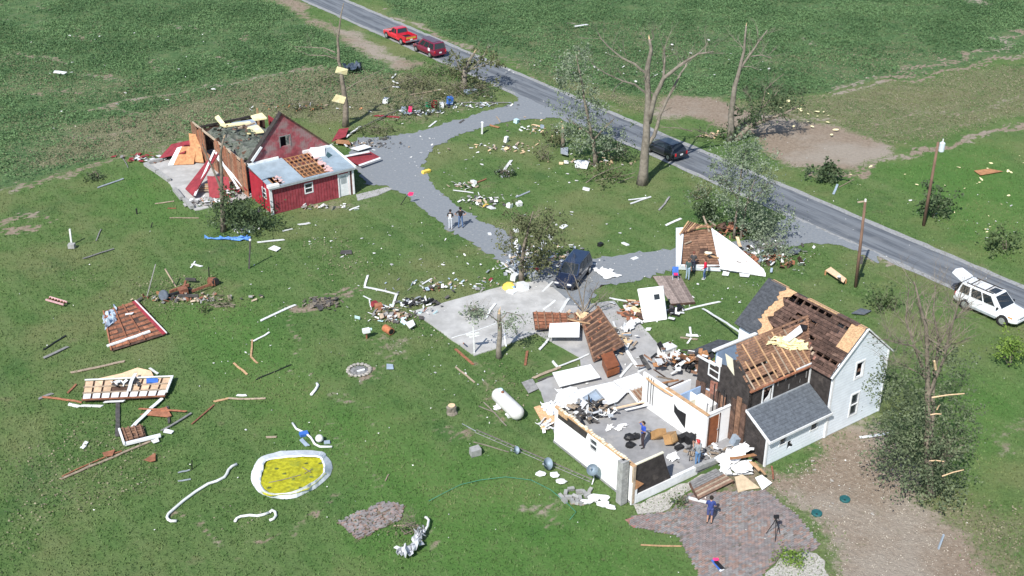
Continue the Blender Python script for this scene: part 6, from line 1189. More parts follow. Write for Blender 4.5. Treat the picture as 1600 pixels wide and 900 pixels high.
heap('rubble_heap', [m_greymetal, m_greywood, m_black, m_trim, m_dkgrey, m_oldpine], px(925, 650, .15), 90, .55, .7, 41, 'grey heap of appliances and splinters inside the white outer wall', 'rubble', spread=(.75, .45), flat=.6)
sheetpx([(834, 637), (843, 634), (868, 651), (866, 662), (850, 666)], [.15, .3, .4, .3, .12], m_osb, 'tan plywood sheet leaning outside the white wall', 'plywood_sheet')
crumple([(844, 632), (868, 628), (868, 652), (852, 648)], .35, m_white, 'crumpled white wallboard outside the white wall', amp=.13, seed=8)
heap('rubble_heap', [m_white, m_trim, m_peach], px(856, 668), 26, .5, .4, 42, 'white wallboard chunks outside the end of the white wall', 'rubble', spread=(.35, .5), flat=.5)
T, f = lattice('fallen_wall', 'large dark slatted wall leaning with pale studs on the patio', [(928, 566), (908, 500), (934, 481), (974, 541)], [.15, .5, 1.1, .9], 1, 9, m_dkbrown, m_dkbrown, m_lath, studw=.11)
for v in (0, 1): MB().beam(f(0, v, .1), f(1, v, .1), .12, .12).build('plate', m_lath, T)
for k in range(14): u, v = r.random()*.9, r.random()*.8; MB().beam(f(u, v, .06), f(u+.07, v, .06), .18, .03).build('lath_scrap', m_redwood, T)
T, f = lattice('fallen_wall', 'red brown lath panel lying between the slab and the leaning slatted wall', [(832, 488), (904, 491), (905, 510), (836, 516)], .35, 5, 6, m_redwood, m_dkbrown, m_lath, miss=.1, sub=4)
cb2 = thing('orange_cabinet', px(954, 568), 'orange brown wooden cabinet tipped against the leaning slatted wall', 'cabinet')
Qc = quad_at([(939, 556), (957, 549), (968, 571), (949, 578)], .75); MB().prism(Qc, (0, 0, .06)).build('top', m_door, cb2); MB().prism([Vector((q.x, q.y, .1)) for q in quad_at([(941, 557), (957, 551), (966, 571), (950, 577)], .75)], (0, 0, .65)).build('carcass', m_redwood, cb2)
MB().beam(Qc[3]+Vector((0, -.03, -.3)), Qc[2]+Vector((0, -.03, -.3)), .05, .4).build('drawer_front', m_door, cb2)
ws = thing('standing_wall', px(1022, 502), 'white wall panel with a small window standing alone on the back lawn', 'wall')
b0, b1, t0, t1 = px(1006, 504, .03), px(1042, 499, .03), px(996, 453, 2.15), px(1036, 448, 2.15)
wf = lambda u, v: b0.lerp(b1, u).lerp(t0.lerp(t1, u), v); back_ = Vector((.04, .12, .02))
for u0, u1, v0, v1 in ((0, .58, 0, 1), (.58, .82, 0, .62), (.58, .82, .8, 1), (.82, 1, 0, 1)): MB().prism([wf(u0, v0), wf(u1, v0), wf(u1, v1), wf(u0, v1)], back_).build('wall_panel', m_white, ws)
MB().prism([wf(.58, .62)+back_*.5, wf(.82, .62)+back_*.5, wf(.82, .8)+back_*.5, wf(.58, .8)+back_*.5], back_*.1).build('pane', m_glass, ws)
MB().beam(wf(.56, -.08), wf(.56, .78)-Vector((0, .03, 0)), .1, .08).build('batten', m_trim, ws); MB().beam(wf(.50, .0)-Vector((0, .05, 0)), wf(.50, .8)-Vector((0, .04, 0)), .03, .02).build('conduit', m_greymetal, ws)
MB().beam(wf(.9, .1)+Vector((.1, .3, 0)), px(1050, 478, .05), .08, .08).build('prop', m_dkgrey, ws)
heap('rubble_heap', [m_redwood, m_dkbrown, m_trim, m_raw], px(991, 490), 70, .5, .3, 43, 'red brown broken boards left of the standing white wall', 'rubble', spread=(.6, .7))
heap('rubble_heap', [m_dkgrey, m_black, m_trim], px(1052, 486), 28, .45, .3, 44, 'tangle of bits coloured black for the shade right of the standing white wall', 'rubble', spread=(.4, .4))  # black and grey pieces stand in for the wall's shadow, white bits among them
heap('rubble_heap', [m_trim, m_raw, m_dkgrey, m_oldpine, m_bluegrey], px(965, 535), 60, .5, .4, 45, 'white and pale splinters under the right edge of the leaning slatted wall', 'rubble', spread=(.5, .9))
heap('rubble_heap', [m_raw, m_oldpine, m_bark2], px(915, 503), 50, .6, .6, 46, 'torn raw wood at the foot of the bare shrub', 'rubble', spread=(.6, .5), flat=.7)
heap('rubble_heap', [m_orange, m_dkbrown, m_lath, m_trim, m_black], px(1066, 572, .3), 110, .6, .9, 47, 'orange and brown lumber heap behind the white kitchen walls', 'rubble', spread=(1.0, .5), flat=.5)
fd = thing('chest_freezer', px(1041, 562), 'white chest freezer standing on the patio behind the house', 'freezer'); c = px(1041, 561)
MB().box(c+Vector((0, 0, .45)), 1.0, .72, .9, U, Vv).build('cabinet', m_tank, fd); MB().box(c+Vector((.02, 0, .95)), 1.04, .76, .09, U, Vv).build('lid', m_trim, fd); MB().box(c+Vector((0, 0, .9))-Vv*.37, .3, .03, .06, U, Vv).build('handle', m_greymetal, fd)
# deck
T = thing('wooden_deck', px(1052, 452), 'grey wooden deck platform on the back lawn near the standing wall', 'deck'); Qd = quad_at([(1020, 432), (1063, 431), (1086, 472), (1048, 475)], .16)
for k in range(11):
    u0, u1 = k/11+.004, (k+1)/11-.004; MB().prism([Qd[0].lerp(Qd[1], u0), Qd[0].lerp(Qd[1], u1), Qd[3].lerp(Qd[2], u1), Qd[3].lerp(Qd[2], u0)], (0, 0, .04)).build('plank', mat('deck_plank', (.27, .215, .19), .25, 4, .9, .2, 12, rand=.3), T)
MB().beam(Qd[0]-Vector((0, 0, .06)), Qd[1]-Vector((0, 0, .06)), .1, .14).build('joist', m_dkbrown, T); MB().beam(Qd[3]-Vector((0, 0, .06)), Qd[2]-Vector((0, 0, .06)), .1, .14).build('joist', m_dkbrown, T)
T = thing('wooden_steps', px(1115, 760), 'wooden steps of grey and brown planks at the ruined room', 'steps'); Qd = quad_at([(1078, 753), (1118, 733), (1147, 752), (1092, 780)], [.32, .36, .2, .16])
for k in range(9):
    u0, u1 = k/9+.006, (k+1)/9-.012; MB().prism([Qd[0].lerp(Qd[3], u0), Qd[1].lerp(Qd[2], u0), Qd[1].lerp(Qd[2], u1), Qd[0].lerp(Qd[3], u1)], (0, 0, .05)).build('plank', m_greywood if k < 4 else m_oldpine if k % 2 else mat('brown_step_plank', (.22, .135, .095), .25, 5, .9), T)
MB().beam(Qd[0]-Vector((0, 0, .1)), Qd[3]-Vector((0, 0, .1)), .08, .2).build('stringer', m_dkbrown, T); MB().beam(Qd[1]-Vector((0, 0, .1)), Qd[2]-Vector((0, 0, .1)), .08, .2).build('stringer', m_dkbrown, T)
# sheets heaped at the lean-to
crumple([(1118, 718), (1162, 690), (1175, 705), (1135, 735)], [.3, .7, .8, .4], m_white, 'long crumpled white sheet heaped beside the lean-to', amp=.09, seed=11)
crumple([(1121, 716), (1140, 722), (1142, 742), (1122, 740)], .3, m_white, 'bright white wallboard at the top of the wooden steps', amp=.08, seed=12)
crumple([(1140, 728), (1170, 720), (1180, 738), (1150, 742)], .35, m_trim, 'pale wallboard between the orange boards by the lean-to', amp=.1, seed=13)
sheetpx([(1148, 746), (1160, 742), (1187, 763), (1170, 765), (1153, 770)], [.5, .55, .1, .08, .05], m_card, 'beige cardboard panel leaning at the edge of the brick patio', 'cardboard_panel')
sheetpx([(1180, 747), (1190, 743), (1206, 755), (1191, 766)], [.4, .5, .1, .08], m_white, 'white board leaning at the edge of the brick patio', 'wallboard_sheet')
for a in [(1140, 716, 1181, 710, .2, m_orange, 'orange board on the white sheets by the lean-to', .95), (1172, 721, 1187, 735, .16, m_pine, 'left pine board of the pair against the lean-to', .6), (1178, 722, 1196, 741, .14, m_pine, 'right pine board of the pair against the lean-to', .5), (1127, 741, 1176, 739, .14, m_trim, 'white rail across the foot of the white sheets', .2), (1163, 700, 1178, 701, .2, m_trim, 'short white rail at the dark end wall of the lean-to', .9), (1208, 748, 1206, 728, .1, m_rust, 'rusty post at the corner of the lean-to', .2)]: board(*a[:7], a[7])
heap('rubble_heap', [m_stone, m_oldpine, m_trim, m_dkgrey, m_greywood], px(1118, 712, .1), 90, .4, .3, 48, 'rubble strewn before the brown door', 'rubble', spread=(.9, .45))
pbox(1149, 697, .5, .45, .75, .4, m_bluegrey, 'grey blue bundle standing in the doorway beside the lean-to', 'bundle', 'bundle', tilt=.25)
# inside the roofless room
dk = thing('overturned_cupboard', px(1038, 690, .16), 'overturned tan wooden cupboard inside the roofless room', 'cupboard'); m_tan = mat('tan_cupboard', (.36, .21, .09), .15, 4, .6)
for (x, y), s, e in (((1028, 687), (.6, .45, .8), Euler((.75, .3, .5))), ((1047, 693), (.85, .5, .6), Euler((-.45, .3, 1.0)))):
    mtx = e.to_matrix(); cc = px(x, y, .16)+Vector((0, 0, .4)); MB().box(cc, *s, *[mtx@Vector(v) for v in ((1, 0, 0), (0, 1, 0), (0, 0, 1))]).build('cabinet_box', m_tan, dk); n = mtx@Vector((0, -1, 0))
    MB().box(cc+n*(s[1]/2+.012), s[0]*.8, .02, s[2]*.8, *[mtx@Vector(v) for v in ((1, 0, 0), (0, 1, 0), (0, 0, 1))]).build('cabinet_door', mat('tan_cupboard_door', (.48, .30, .14), .2, 4, .6), dk)
for k, (x, y) in enumerate(((984, 683), (993, 682), (984, 695))): MB().blob(px(x, y, .3), .32, .26, .2, k, 8, 5, .25).build('camera_bag', m_black, None, px(x, y, .16), label=['left black bag on the floor of the roofless room', 'black bag nearest the person in royal blue', 'lower black bag on the floor of the roofless room'][k], cat='bag', group='black bags on the floor')
for x, y, s, lb in ((1068, 688, (.75, .35, .4), 'long black equipment case inside the roofless room'), (1078, 692, (.5, .4, .55), 'black speaker box beside the equipment case'), (1061, 701, (.5, .3, .2), 'small black case near the overturned cupboard')): pbox(x, y, *s, .6, m_black, lb, 'equipment_case', 'case', .16)
cmr = thing('video_camera', px(1080, 716, .17), 'video camera on a tripod before the person in the red cap', 'camera')
for k in range(3): MB().tube([px(1080, 716, .17)+Vector((.32*math.cos(k*2.1), .32*math.sin(k*2.1), 0)), px(1080, 716, .17)+Vector((0, 0, 1.3))], .02, 5).build('tripod_leg', m_black, cmr)
MB().box(px(1080, 716, .17)+Vector((0, 0, 1.42)), .42, .18, .24, (.5, .86, 0), (-.86, .5, 0)).build('camera_body', m_black, cmr); MB().tube([px(1080, 716, .17)+Vector((.1, .18, 1.42)), px(1080, 716, .17)+Vector((.2, .36, 1.42))], .06, 8).build('lens', m_dkgrey, cmr)
for P, lb, s in (([(958, 671), (972, 663), (981, 664), (968, 674)], 'white sheet of wallboard on the floor behind the black bags', 21), ([(944, 672), (955, 664), (958, 667), (950, 675)], 'torn white strip on the floor inside the white wall', 22), ([(1040, 712), (1058, 706), (1063, 716), (1046, 724)], 'white papers on the floor at the front of the roofless room', 23)): crumple(P, .2, m_white, lb, amp=.06, seed=s, n=5)
# --- the fallen gable by the driveway
T, f = lattice('fallen_roof_piece', 'fallen house end with brown lath, white side walls and a white triangular gable', [(1066, 362), (1112, 358), (1125, 417), (1065, 417)], [.5, .8, .5, .3], 15, 0, m_lath, m_dkbrown, m_lath, 'wreckage', miss=.06, slat_fill=.78, sub=4)
MB().prism([px(1056, 357, .15), px(1069, 356, .6), px(1064, 413, .6), px(1056, 420, .1)], (0, 0, .06)).build('white_side_wall', m_siding, T)
MB().prism([px(1056, 421, .05), px(1126, 424, .05), px(1125, 415, .55), px(1057, 414, .5)], (0, 0, .06)).build('white_front_wall', m_siding, T)
MB().prism([px(1111, 357, 1.2), px(1124, 420, .35), px(1196, 431, .12), px(1193, 422, .3), px(1150, 385, .9)], (.02, .05, .06)).build('white_gable', m_white, T)
MB().prism([px(1124, 422, .06), px(1196, 432, .06), px(1196, 426, .3), px(1124, 417, .35)], (0, -.05, .02)).build('white_base_strip', m_trim, T)
for k in range(11): MB().beam(px(1062+4.2*k, 366-1.5*k, .7+.05*k), px(1076+3.6*k, 346+1.0*k, 1.2), .1, .12).build('rafter', m_lath if k % 3 else m_pine, T)
for p, q in (((1099, 338), (1108, 362)), ((1108, 345), (1118, 352))): MB().beam(px(*p, 1.3), px(*q, .9), .12, .1).build('splintered_rafter', m_oldpine, T)
MB().beam(px(1101, 397, .75), px(1123, 403, .75), .1, .1).build('loose_stud', m_pine, T); MB().beam(px(1070, 381, .7), px(1080, 377, .7), .1, .08).build('loose_stud', m_oldpine, T)
MB().blob(px(1107, 396, .75), .3, .2, .15, 3).build('insulation_wad', m_cream, T); MB().blob(px(1112, 400, .7), .35, .2, .15, 4).build('dark_wad', m_black, T)
heap('rubble_heap', [m_redwood, m_lath, m_bluegrey, m_dkbrown, m_trim], px(1190, 408), 90, .6, .45, 51, 'brown and grey broken boards at the right end of the fallen gable', 'rubble', spread=(1.3, .8), flat=.5)
heap('rubble_heap', [m_redwood, m_lath, m_dkbrown], px(1135, 362), 60, .6, .5, 52, 'brown broken boards behind the fallen gable', 'rubble', spread=(.9, .5), flat=.5)
board(1152, 370, 1157, 385, .25, m_raw, 'raw splintered timber standing behind the white gable', 1.0, .6)
for P, lb in (([(1130, 424), (1140, 426), (1138, 431), (1128, 430)], 'white scrap under the white gable'), ([(1155, 427), (1172, 429), (1170, 433), (1156, 432)], 'torn white scrap below the middle of the white gable')): sheetpx(P, .1, m_trim, lb)
chd = thing('folding_chair', px(1055, 436, .2), 'small blue folding chair on the grey deck', 'chair'); cc = px(1055, 436, .2)
MB().box(cc+Vector((0, 0, .42)), .45, .42, .03).build('seat', m_bluepl, chd); MB().box(cc+Vector((0, .22, .68)), .45, .03, .42, None, None, (0, .2, .98)).build('backrest', m_bluepl, chd)
for sx_ in (-.2, .2):
    for sy_ in (-.18, .18): MB().beam(cc+Vector((sx_, sy_, 0)), cc+Vector((sx_, -sy_, .42)), .03, .03).build('leg', m_galv, chd)
MB().box(cc+Vector((0, -.1, .46)), .3, .25, .08).build('bag', m_pink, chd)
# --- yard fixtures
pt = thing('propane_tank', px(793, 632), 'white propane tank lying on the lawn', 'tank'); p, q = px(779, 617, .5), px(808, 645, .5); d = (q-p).normalized(); L = (q-p).length; rr = .46
prof = [(.02, -.36), (rr*.45, -.33), (rr*.75, -.24), (rr*.94, -.1), (rr, .02), (rr, L-.02), (rr*.94, L+.1), (rr*.75, L+.24), (rr*.45, L+.33), (.02, L+.36)]
MB().lathe(p, prof, 22, d).build('tank_shell', m_tank, pt, smooth=True); m_ = p.lerp(q, .12)
MB().lathe(m_+Vector((0, 0, rr-.03)), [(.15, 0), (.15, .14), (.09, .19), (.02, .2)], 14).build('valve_dome', m_cyan, pt, smooth=True); MB().lathe(p.lerp(q, .22)+Vector((0, 0, rr-.02)), [(.09, 0), (.09, .1), (.03, .13)], 10).build('red_valve_cap', m_rust, pt)
for t in (.2, .8): MB().box(p.lerp(q, t)-Vector((0, 0, rr*.85)), .15, .8, .22, d, d.cross(Z)).build('foot', m_trim, pt)
for lb, x, y in (('white rock by the near end of the propane tank', 797, 648), ('white rock beside the left end of the propane tank', 778, 637)): MB().blob(px(x, y, .08), .3, .2, .14, x).build('rock', m_trim, None, px(x, y), label=lb, cat='rock')
pl = thing('pool', px(457, 742), 'small collapsed swimming pool with yellow green water on the lawn', 'pool')
po = [(395, 733), (410, 714), (450, 705), (498, 705), (511, 713), (519, 733), (508, 751), (487, 766), (455, 779), (424, 777), (402, 766), (393, 750)]; pi = [(409, 734), (414, 719), (450, 713), (494, 712), (504, 718), (508, 732), (503, 743), (486, 755), (455, 769), (424, 771), (410, 764), (405, 750)]
def rounded(P, m=4):
    out = []; n = len(P)
    for i in range(n):
        p0, p1, p2, p3 = [Vector(P[(i+k-1) % n]) for k in range(4)]
        for j in range(m):
            t = j/m; out.append(tuple(.5*((2*p1)+(p2-p0)*t+(2*p0-5*p1+4*p2-p3)*t*t+(3*p1-p0-3*p2+p3)*t**3)))
    return out
po = rounded(po); pi = rounded(pi); rp_ = random.Random(2); O = [px(x+rp_.gauss(0, .5), y+rp_.gauss(0, .4), 0) for x, y in po]; I_ = [px(x+rp_.gauss(0, .4), y+rp_.gauss(0, .3), .40+.07*math.sin(k*.7)+rp_.gauss(0, .02)) for k, (x, y) in enumerate(pi)]; n = len(O); W2 = [px(x, y, .40) for x, y in pi]
mbp = MB(); mbp.add(O+I_+[p.lerp(Vector((sum(v.x for v in I_)/n, sum(v.y for v in I_)/n, p.z)), .03)-Vector((0, 0, .05)) for p in I_], [(k, (k+1) % n, n+(k+1) % n, n+k) for k in range(n)]+[(n+k, n+(k+1) % n, 2*n+(k+1) % n, 2*n+k) for k in range(n)]); wl_ = mbp.build('pool_wall', mat('pool_liner_white', (.66, .69, .72), .1, 3, .6, .2, 6), pl); wl_.modifiers.new('t', 'SOLIDIFY').thickness = .03
MB().quad(*[Vector((p.x, p.y, .30)).lerp(Vector((px(457, 742).x, px(457, 742).y, .3)), -.04) for p in I_]).build('pool_water', mat('algae_water', (.40, .385, .02), .35, 3.5, .6, .2, 9, (.22, .25, .03), .5, .75, spec=.25), pl)
mr_ = MB(); [mr_.beam(px(406+r.random()*95, 722+r.random()*40, .32), px(406+r.random()*95, 722+r.random()*40, .32), .001, .001) for _ in range(0)]
for k, (x, y) in enumerate(((432, 732), (444, 740), (487, 745), (500, 724), (420, 762), (470, 762), (478, 724), (458, 748))): MB().blob(px(x, y, .31), .13, .09, .02, k, 6, 3, .5).build('floating_weed', mat('algae_clump', (.10, .12, .03), .3), pl)
for a, b in (((420, 754), (440, 750)), ((440, 750), (470, 742)), ((472, 730), (486, 738)), ((476, 740), (488, 733))): MB().tube([px(*a, .32), px(*b, .33)], .025, 5).build('floating_stick', m_bark, pl)
def ptube(P, rad, m, label, name='pipe', cat='pipe', z=.07): return MB().tube([px(x, y, z) for x, y in P], rad, 7).build(name, m, None, px(*P[0]), smooth=True, label=label, cat=cat)
ptube([(370, 725), (362, 729), (357, 734), (354, 741), (350, 746), (338, 752), (325, 756), (306, 768), (287, 782), (272, 795), (263, 803), (261, 808), (263, 812), (267, 814), (276, 814)], .085, m_gutter, 'long curved white pool rail lying on the lawn')
ptube([(367, 815), (370, 810), (376, 807), (390, 805), (402, 806), (412, 804), (420, 801)], .08, m_gutter, 'short curved white pool rail below the pool'); ptube([(421, 801), (425, 797), (430, 800), (431, 806), (427, 811), (421, 813)], .08, m_gutter, 'hooked white rail end below the pool')
ptube([(457, 661), (463, 670), (478, 677), (486, 684), (492, 694), (500, 698), (519, 698)], .07, m_gutter, 'curved white rail above the pool'); ptube([(486, 617), (493, 609), (497, 602), (495, 599)], .09, m_gutter, 'short bent white rail in the middle of the lawn')
MB().blob(px(499, 685, .25), .24, .24, .24, 2, 14, 9, .0).build('ball', m_tank, None, px(499, 685), smooth=True, label='pale grey ball beside the curved rail above the pool', cat='ball')
pbox(475, 680, .5, .3, .2, .5, m_bluepl, 'bright blue plastic piece above the pool', 'plastic_scrap', 'scrap', tilt=.2); board(470, 686, 480, 696, .25, m_bluegrey, 'grey blue strip left of the pale ball', .1); pbox(511, 692, .35, .25, .1, .2, m_bluegrey, 'grey blue scrap right of the pale ball', 'plastic_scrap', 'scrap')
# fallen antenna mast with rungs, dishes
ms = thing('fallen_mast', px(850, 722), 'fallen lattice antenna mast lying along the white wall', 'mast')
A_, B__ = px(744, 674, .05), px(925, 752, .12); sd = (B__-A_).normalized().cross(Z)
for o_, h in ((-.12, 0), (.12, 0), (0, .16)): MB().tube([A_+sd*o_+Z*h, B__+sd*o_+Z*h], .016, 5).build('rail', m_bark if h else m_greywood, ms)
for k in range(20):
    t = (k+.5)/20; c = A_.lerp(B__, t); MB().tube([c-sd*.12, A_.lerp(B__, t+.02)+Z*.16, c+sd*.12], .010, 4).build('brace', m_greywood, ms)
MB().tube([A_, px(722, 662, .05)], [.03, .02], 5).build('mast_tip', m_galv, ms)
def dish(x, y, h, R, face, lb, post=False):
    b = px(x, y); c = b+Vector((0, 0, h)); T = thing('satellite_dish', b, lb, 'dish', 'satellite dishes'); fd_ = Vector(face).normalized()
    o = MB().lathe(c, [(.02, -.10), (R*.4, -.085), (R*.75, -.035), (R, .04)], 20, fd_).build('reflector', m_dish, T, smooth=True)
    MB().tube([c-fd_*.1, c-fd_*.3-Vector((0, 0, h*.5)), b], .035, 6).build('mount_post', m_galv, T); MB().tube([c-fd_.cross(Z).normalized()*0-Vector((0, 0, R*.8)), c+fd_*.45], .015, 5).build('feed_arm', m_galv, T); MB().box(c+fd_*.45, .08, .08, .08).build('receiver', m_greymetal, T)
dish(808, 708, .22, .24, (-.75, -.55, .35), 'smallest satellite dish on the upper part of the fallen mast'); dish(857, 733, .38, .36, (-.7, -.6, .4), 'middle satellite dish on the fallen mast facing left'); dish(925, 757, 1.0, .34, (-.35, -.6, .75), 'satellite dish upright on a post at the wall')
r = random.Random(9)
for k, (x, y) in enumerate(((884, 772), (892, 766), (888, 779), (899, 778), (906, 780), (905, 770), (913, 772), (877, 778), (918, 776), (901, 786), (894, 785), (922, 768), (910, 788), (882, 784))): o = pbox(x, y, .38, .19, .19, r.uniform(0, 3), m_block, 'grey concrete block in the heap beside the chimney', 'concrete_block', 'block', group='concrete blocks by the chimney', tilt=r.uniform(-.3, .3))
for k, (x, y, s) in enumerate(((878, 752, .3), (918, 784, .35), (929, 778, .42), (943, 777, .34), (943, 787, .36), (866, 742, .3), (845, 740, .3), (955, 792, .3))): MB().blob(px(x, y, s*.35), s, s*.7, s*.4, k, 7, 4, .3).build('plaster_chunk', m_trim, None, px(x, y), label=['white plaster chunk between the middle dish and the block heap', 'white plaster chunk at the lower edge of the block heap', 'largest white plaster chunk right of the block heap', 'white plaster chunk left of the chimney foot', 'lower white plaster chunk left of the chimney foot', 'white plaster chunk just below the middle dish', 'leftmost white plaster chunk, left of the middle dish', 'small white plaster chunk nearest the chimney foot'][k], cat='chunk', group='plaster chunks below the white wall')
ptube([(670, 783), (690, 772), (720, 757), (750, 750), (790, 745), (830, 750), (860, 765), (885, 785), (900, 800), (890, 812)], .014, mat('green_hose', (.05, .22, .16), .1), 'thin green garden hose curving across the front lawn', 'garden_hose', 'hose', .11)
for x, y, lb in ((1276, 803, 'left round green septic lid in the bare soil'), (1320, 781, 'right round green septic lid in the bare soil')):
    o = MB().lathe(px(x, y, -.02), [(.29, 0), (.29, .10), (.26, .13), (.05, .15)], 20).build('septic_lid', m_green, None, px(x, y), label=lb, cat='lid', group='septic lids'); MB().box(px(x, y, .17), .1, .04, .03).build('lid_knob', m_black, o)
MB().beam(px(1466, 858, -.05), px(1466, 858, 0)+Vector((.12, 0, .95)), .1, .07).build('post', m_bluegrey, None, px(1466, 858), label='leaning blue grey post in the bare soil at lower right', cat='post')
tp = thing('tripod', px(1209, 836), 'black camera tripod standing on the brick patio', 'tripod'); c = px(1209, 838, .04)
for k in range(3): a = k*2.1+.5; MB().tube([c+Vector((.42*math.cos(a), .42*math.sin(a), 0)), c+Vector((.1*math.cos(a), .1*math.sin(a), .85)), c+Vector((0, 0, 1.2))], [.018, .022, .03], 6).build('leg', m_black, tp)
MB().box(c+Vector((0, 0, 1.3)), .26, .14, .16).build('head', m_black, tp); MB().tube([c+Vector((0, 0, 1.25)), c+Vector((.3, -.2, 1.1))], .015, 5).build('pan_handle', m_black, tp)
fo = thing('folded_chair', px(1121, 883), 'folded blue and black lawn chair on the brick patio edge', 'chair'); board_ = px(1121, 884, .08)
MB().beam(px(1113, 875, .08), px(1127, 892, .08), .14, .05).build('frame_side', m_bluepl, fo); MB().beam(px(1118, 877, .1), px(1130, 890, .1), .22, .06).build('seat_cloth', m_black, fo); MB().blob(px(1119, 874, .15), .16, .12, .08, 1).build('pink_cushion', m_pink, fo); MB().beam(px(1125, 892, .1), px(1131, 889, .1), .1, .06).build('white_foot', m_trim, fo)
# brick patch with loose bricks
bp_ = pxy([(529, 816), (560, 800), (600, 784), (630, 790), (626, 812), (592, 828), (560, 843)]); patch_ = sheet('brick_patch', bp_, .004, mat('patch_soil', (.17, .13, .10), .3, 3, .95, rand=0), jag=.1, label='overgrown old brick patch in the front lawn', seed=33)
mbk = MB(); xs = [p_[0] for p_ in bp_]; ys = [p_[1] for p_ in bp_]
for k in range(700):
    p_ = (r.uniform(min(xs), max(xs)), r.uniform(min(ys), max(ys)))
    if inpoly(np.array([p_[0]]), np.array([p_[1]]), bp_)[0]: a = .6+r.gauss(0, .2)+(1.57 if r.random() < .3 else 0); mbk.cur = r.randrange(5); mbk.box((*p_, .03+r.random()*.03), .2, .1, .05, (math.cos(a), math.sin(a), 0), (-math.sin(a), math.cos(a), 0))
mbk.build('paving_bricks', m_brickpatio, patch_, kind='stuff')
crumple([(618, 870), (655, 845), (662, 850), (640, 874)], .15, mat('grey_plastic_sheet', (.48, .49, .52), .2, 4, .6), 'crumpled grey plastic sheet by the brick patch', amp=.25, seed=31); crumple([(642, 848), (660, 824), (666, 836), (655, 850)], .2, MATS['grey_plastic_sheet'], 'upright torn grey plastic by the bent white tube', amp=.25, seed=32)
ptube([(662, 832), (668, 822), (670, 813), (667, 809), (664, 808)], .07, m_gutter, 'bent white tube at the crumpled plastic', z=.3); board(617, 854, 636, 861, .2, m_gutter, 'short white board beside the crumpled plastic', .15)
# fire ring, ash heap
T = thing('fire_ring', px(561, 579), 'round fire ring of stones with grey ash on the lawn', 'fire ring')
for k in range(18): a = k*2*math.pi/18; c = px(561, 579); MB().blob(c+Vector((.72*math.cos(a), .72*math.sin(a), .06)), .14, .11, .09, k, 6, 4, .2).build('stone', m_stone, T)
MB().lathe(px(561, 579, .0), [(.62, 0), (.4, .05), (.02, .08)], 14).build('ash', mat('ash_grey', (.20, .20, .20), .4, 5, .95), T); MB().beam(px(558, 580, .12), px(570, 577, .14), .1, .08).build('white_stick', m_trim, T)
heap('ash_heap', [m_bark, m_dkgrey, m_bark2], px(508, 474), 120, .35, .16, 61, 'brown burnt brush heap on the left lawn', 'ash heap', spread=(.62, .5), flat=.4)
mbx = thing('mailbox', px(573, 529), 'white box on a short brown post on the lawn', 'mailbox'); MB().beam(px(573, 529), px(573, 529)+Vector((0, 0, .5)), .1, .1).build('post', m_rust, mbx); MB().box(px(573, 529)+Vector((0, 0, .62)), .5, .3, .28, (.9, .4, 0), (-.4, .9, 0)).build('box', m_trim, mbx); MB().box(px(573, 529)+Vector((.28, .1, .68)), .2, .12, .12).build('flag', m_cyan, mbx)
T = thing('rusty_drum', px(608, 518), 'rusty orange steel drum lying by the rubble left of the slab', 'drum'); p, q = px(601, 512, .28), px(616, 521, .28); d = (q-p).normalized()
MB().lathe(p, [(.24, 0), (.26, .02), (.25, .2), (.27, .22), (.25, .24), (.25, .45), (.27, .47), (.25, .49), (.25, .72), (.26, .74), (.22, .745)], 16, d).build('shell', m_rustdrum, T); MB().lathe(p+d*.745, [(.2, 0), (.2, .01)], 14, d).build('open_end', m_black, T)
heap('rubble_heap', [m_trim, m_greywood, m_rust, m_dkgrey, m_oldpine, m_cyan], px(622, 494), 120, .35, .28, 62, 'mixed rubble at the left corner of the pale slab', 'rubble', spread=(1.1, .55), flat=.5)
heap('rubble_heap', [m_black, m_trim, m_galv, m_dkgrey], px(648, 474), 60, .4, .25, 63, 'black and white scrap along the left edge of the slab', 'rubble', spread=(.9, .3), flat=.5)
heap('rubble_heap', [m_trim, m_bluegrey, m_greywood, m_oldpine], px(715, 446), 60, .28, .2, 64, 'white and coloured litter along the upper edge of the slab', 'rubble', spread=(2.4, .5), flat=.4)
heap('rubble_heap', [m_trim, m_black, m_rust, m_dkgrey], px(682, 452), 34, .28, .25, 65, 'black and red belongings at the upper edge of the slab', 'rubble', spread=(.6, .25), flat=.5)
pbox(592, 484, .5, .45, .45, .4, m_redwood, 'reddish wooden box in the rubble left of the slab', 'box', 'box'); pbox(585, 478, .4, .3, .35, .9, m_red, 'small red canister in the rubble left of the slab', 'canister', 'can', tilt=.3); pbox(609, 500, .3, .3, .3, .2, m_trim, 'white bucket shaped block in the rubble left of the slab', 'white_block', 'block')
# cross of white pipe on the slab
T = thing('white_pipe_post', px(741, 551, .05), 'white pipe post with a cross arm standing on the slab corner', 'post'); b = px(741, 551, .05); MB().beam(b, b+Vector((-.05, .05, 2.05)), .09, .09).build('post', m_gutter, T); MB().beam(b+Vector((-.5, 0, 1.35)), b+Vector((.35, .1, 1.45)), .12, .12).build('cross_arm', m_gutter, T); MB().beam(b+Vector((-.3, 0, 1.2)), b+Vector((.35, .1, 1.3)), .08, .08).build('brace', m_gutter, T)
MB().beam(px(724, 536, .05), px(724, 536, .65), .07, .07).build('stake', m_rust, None, px(724, 536), label='short rusty stake on the slab beside the white pipe post', cat='stake')
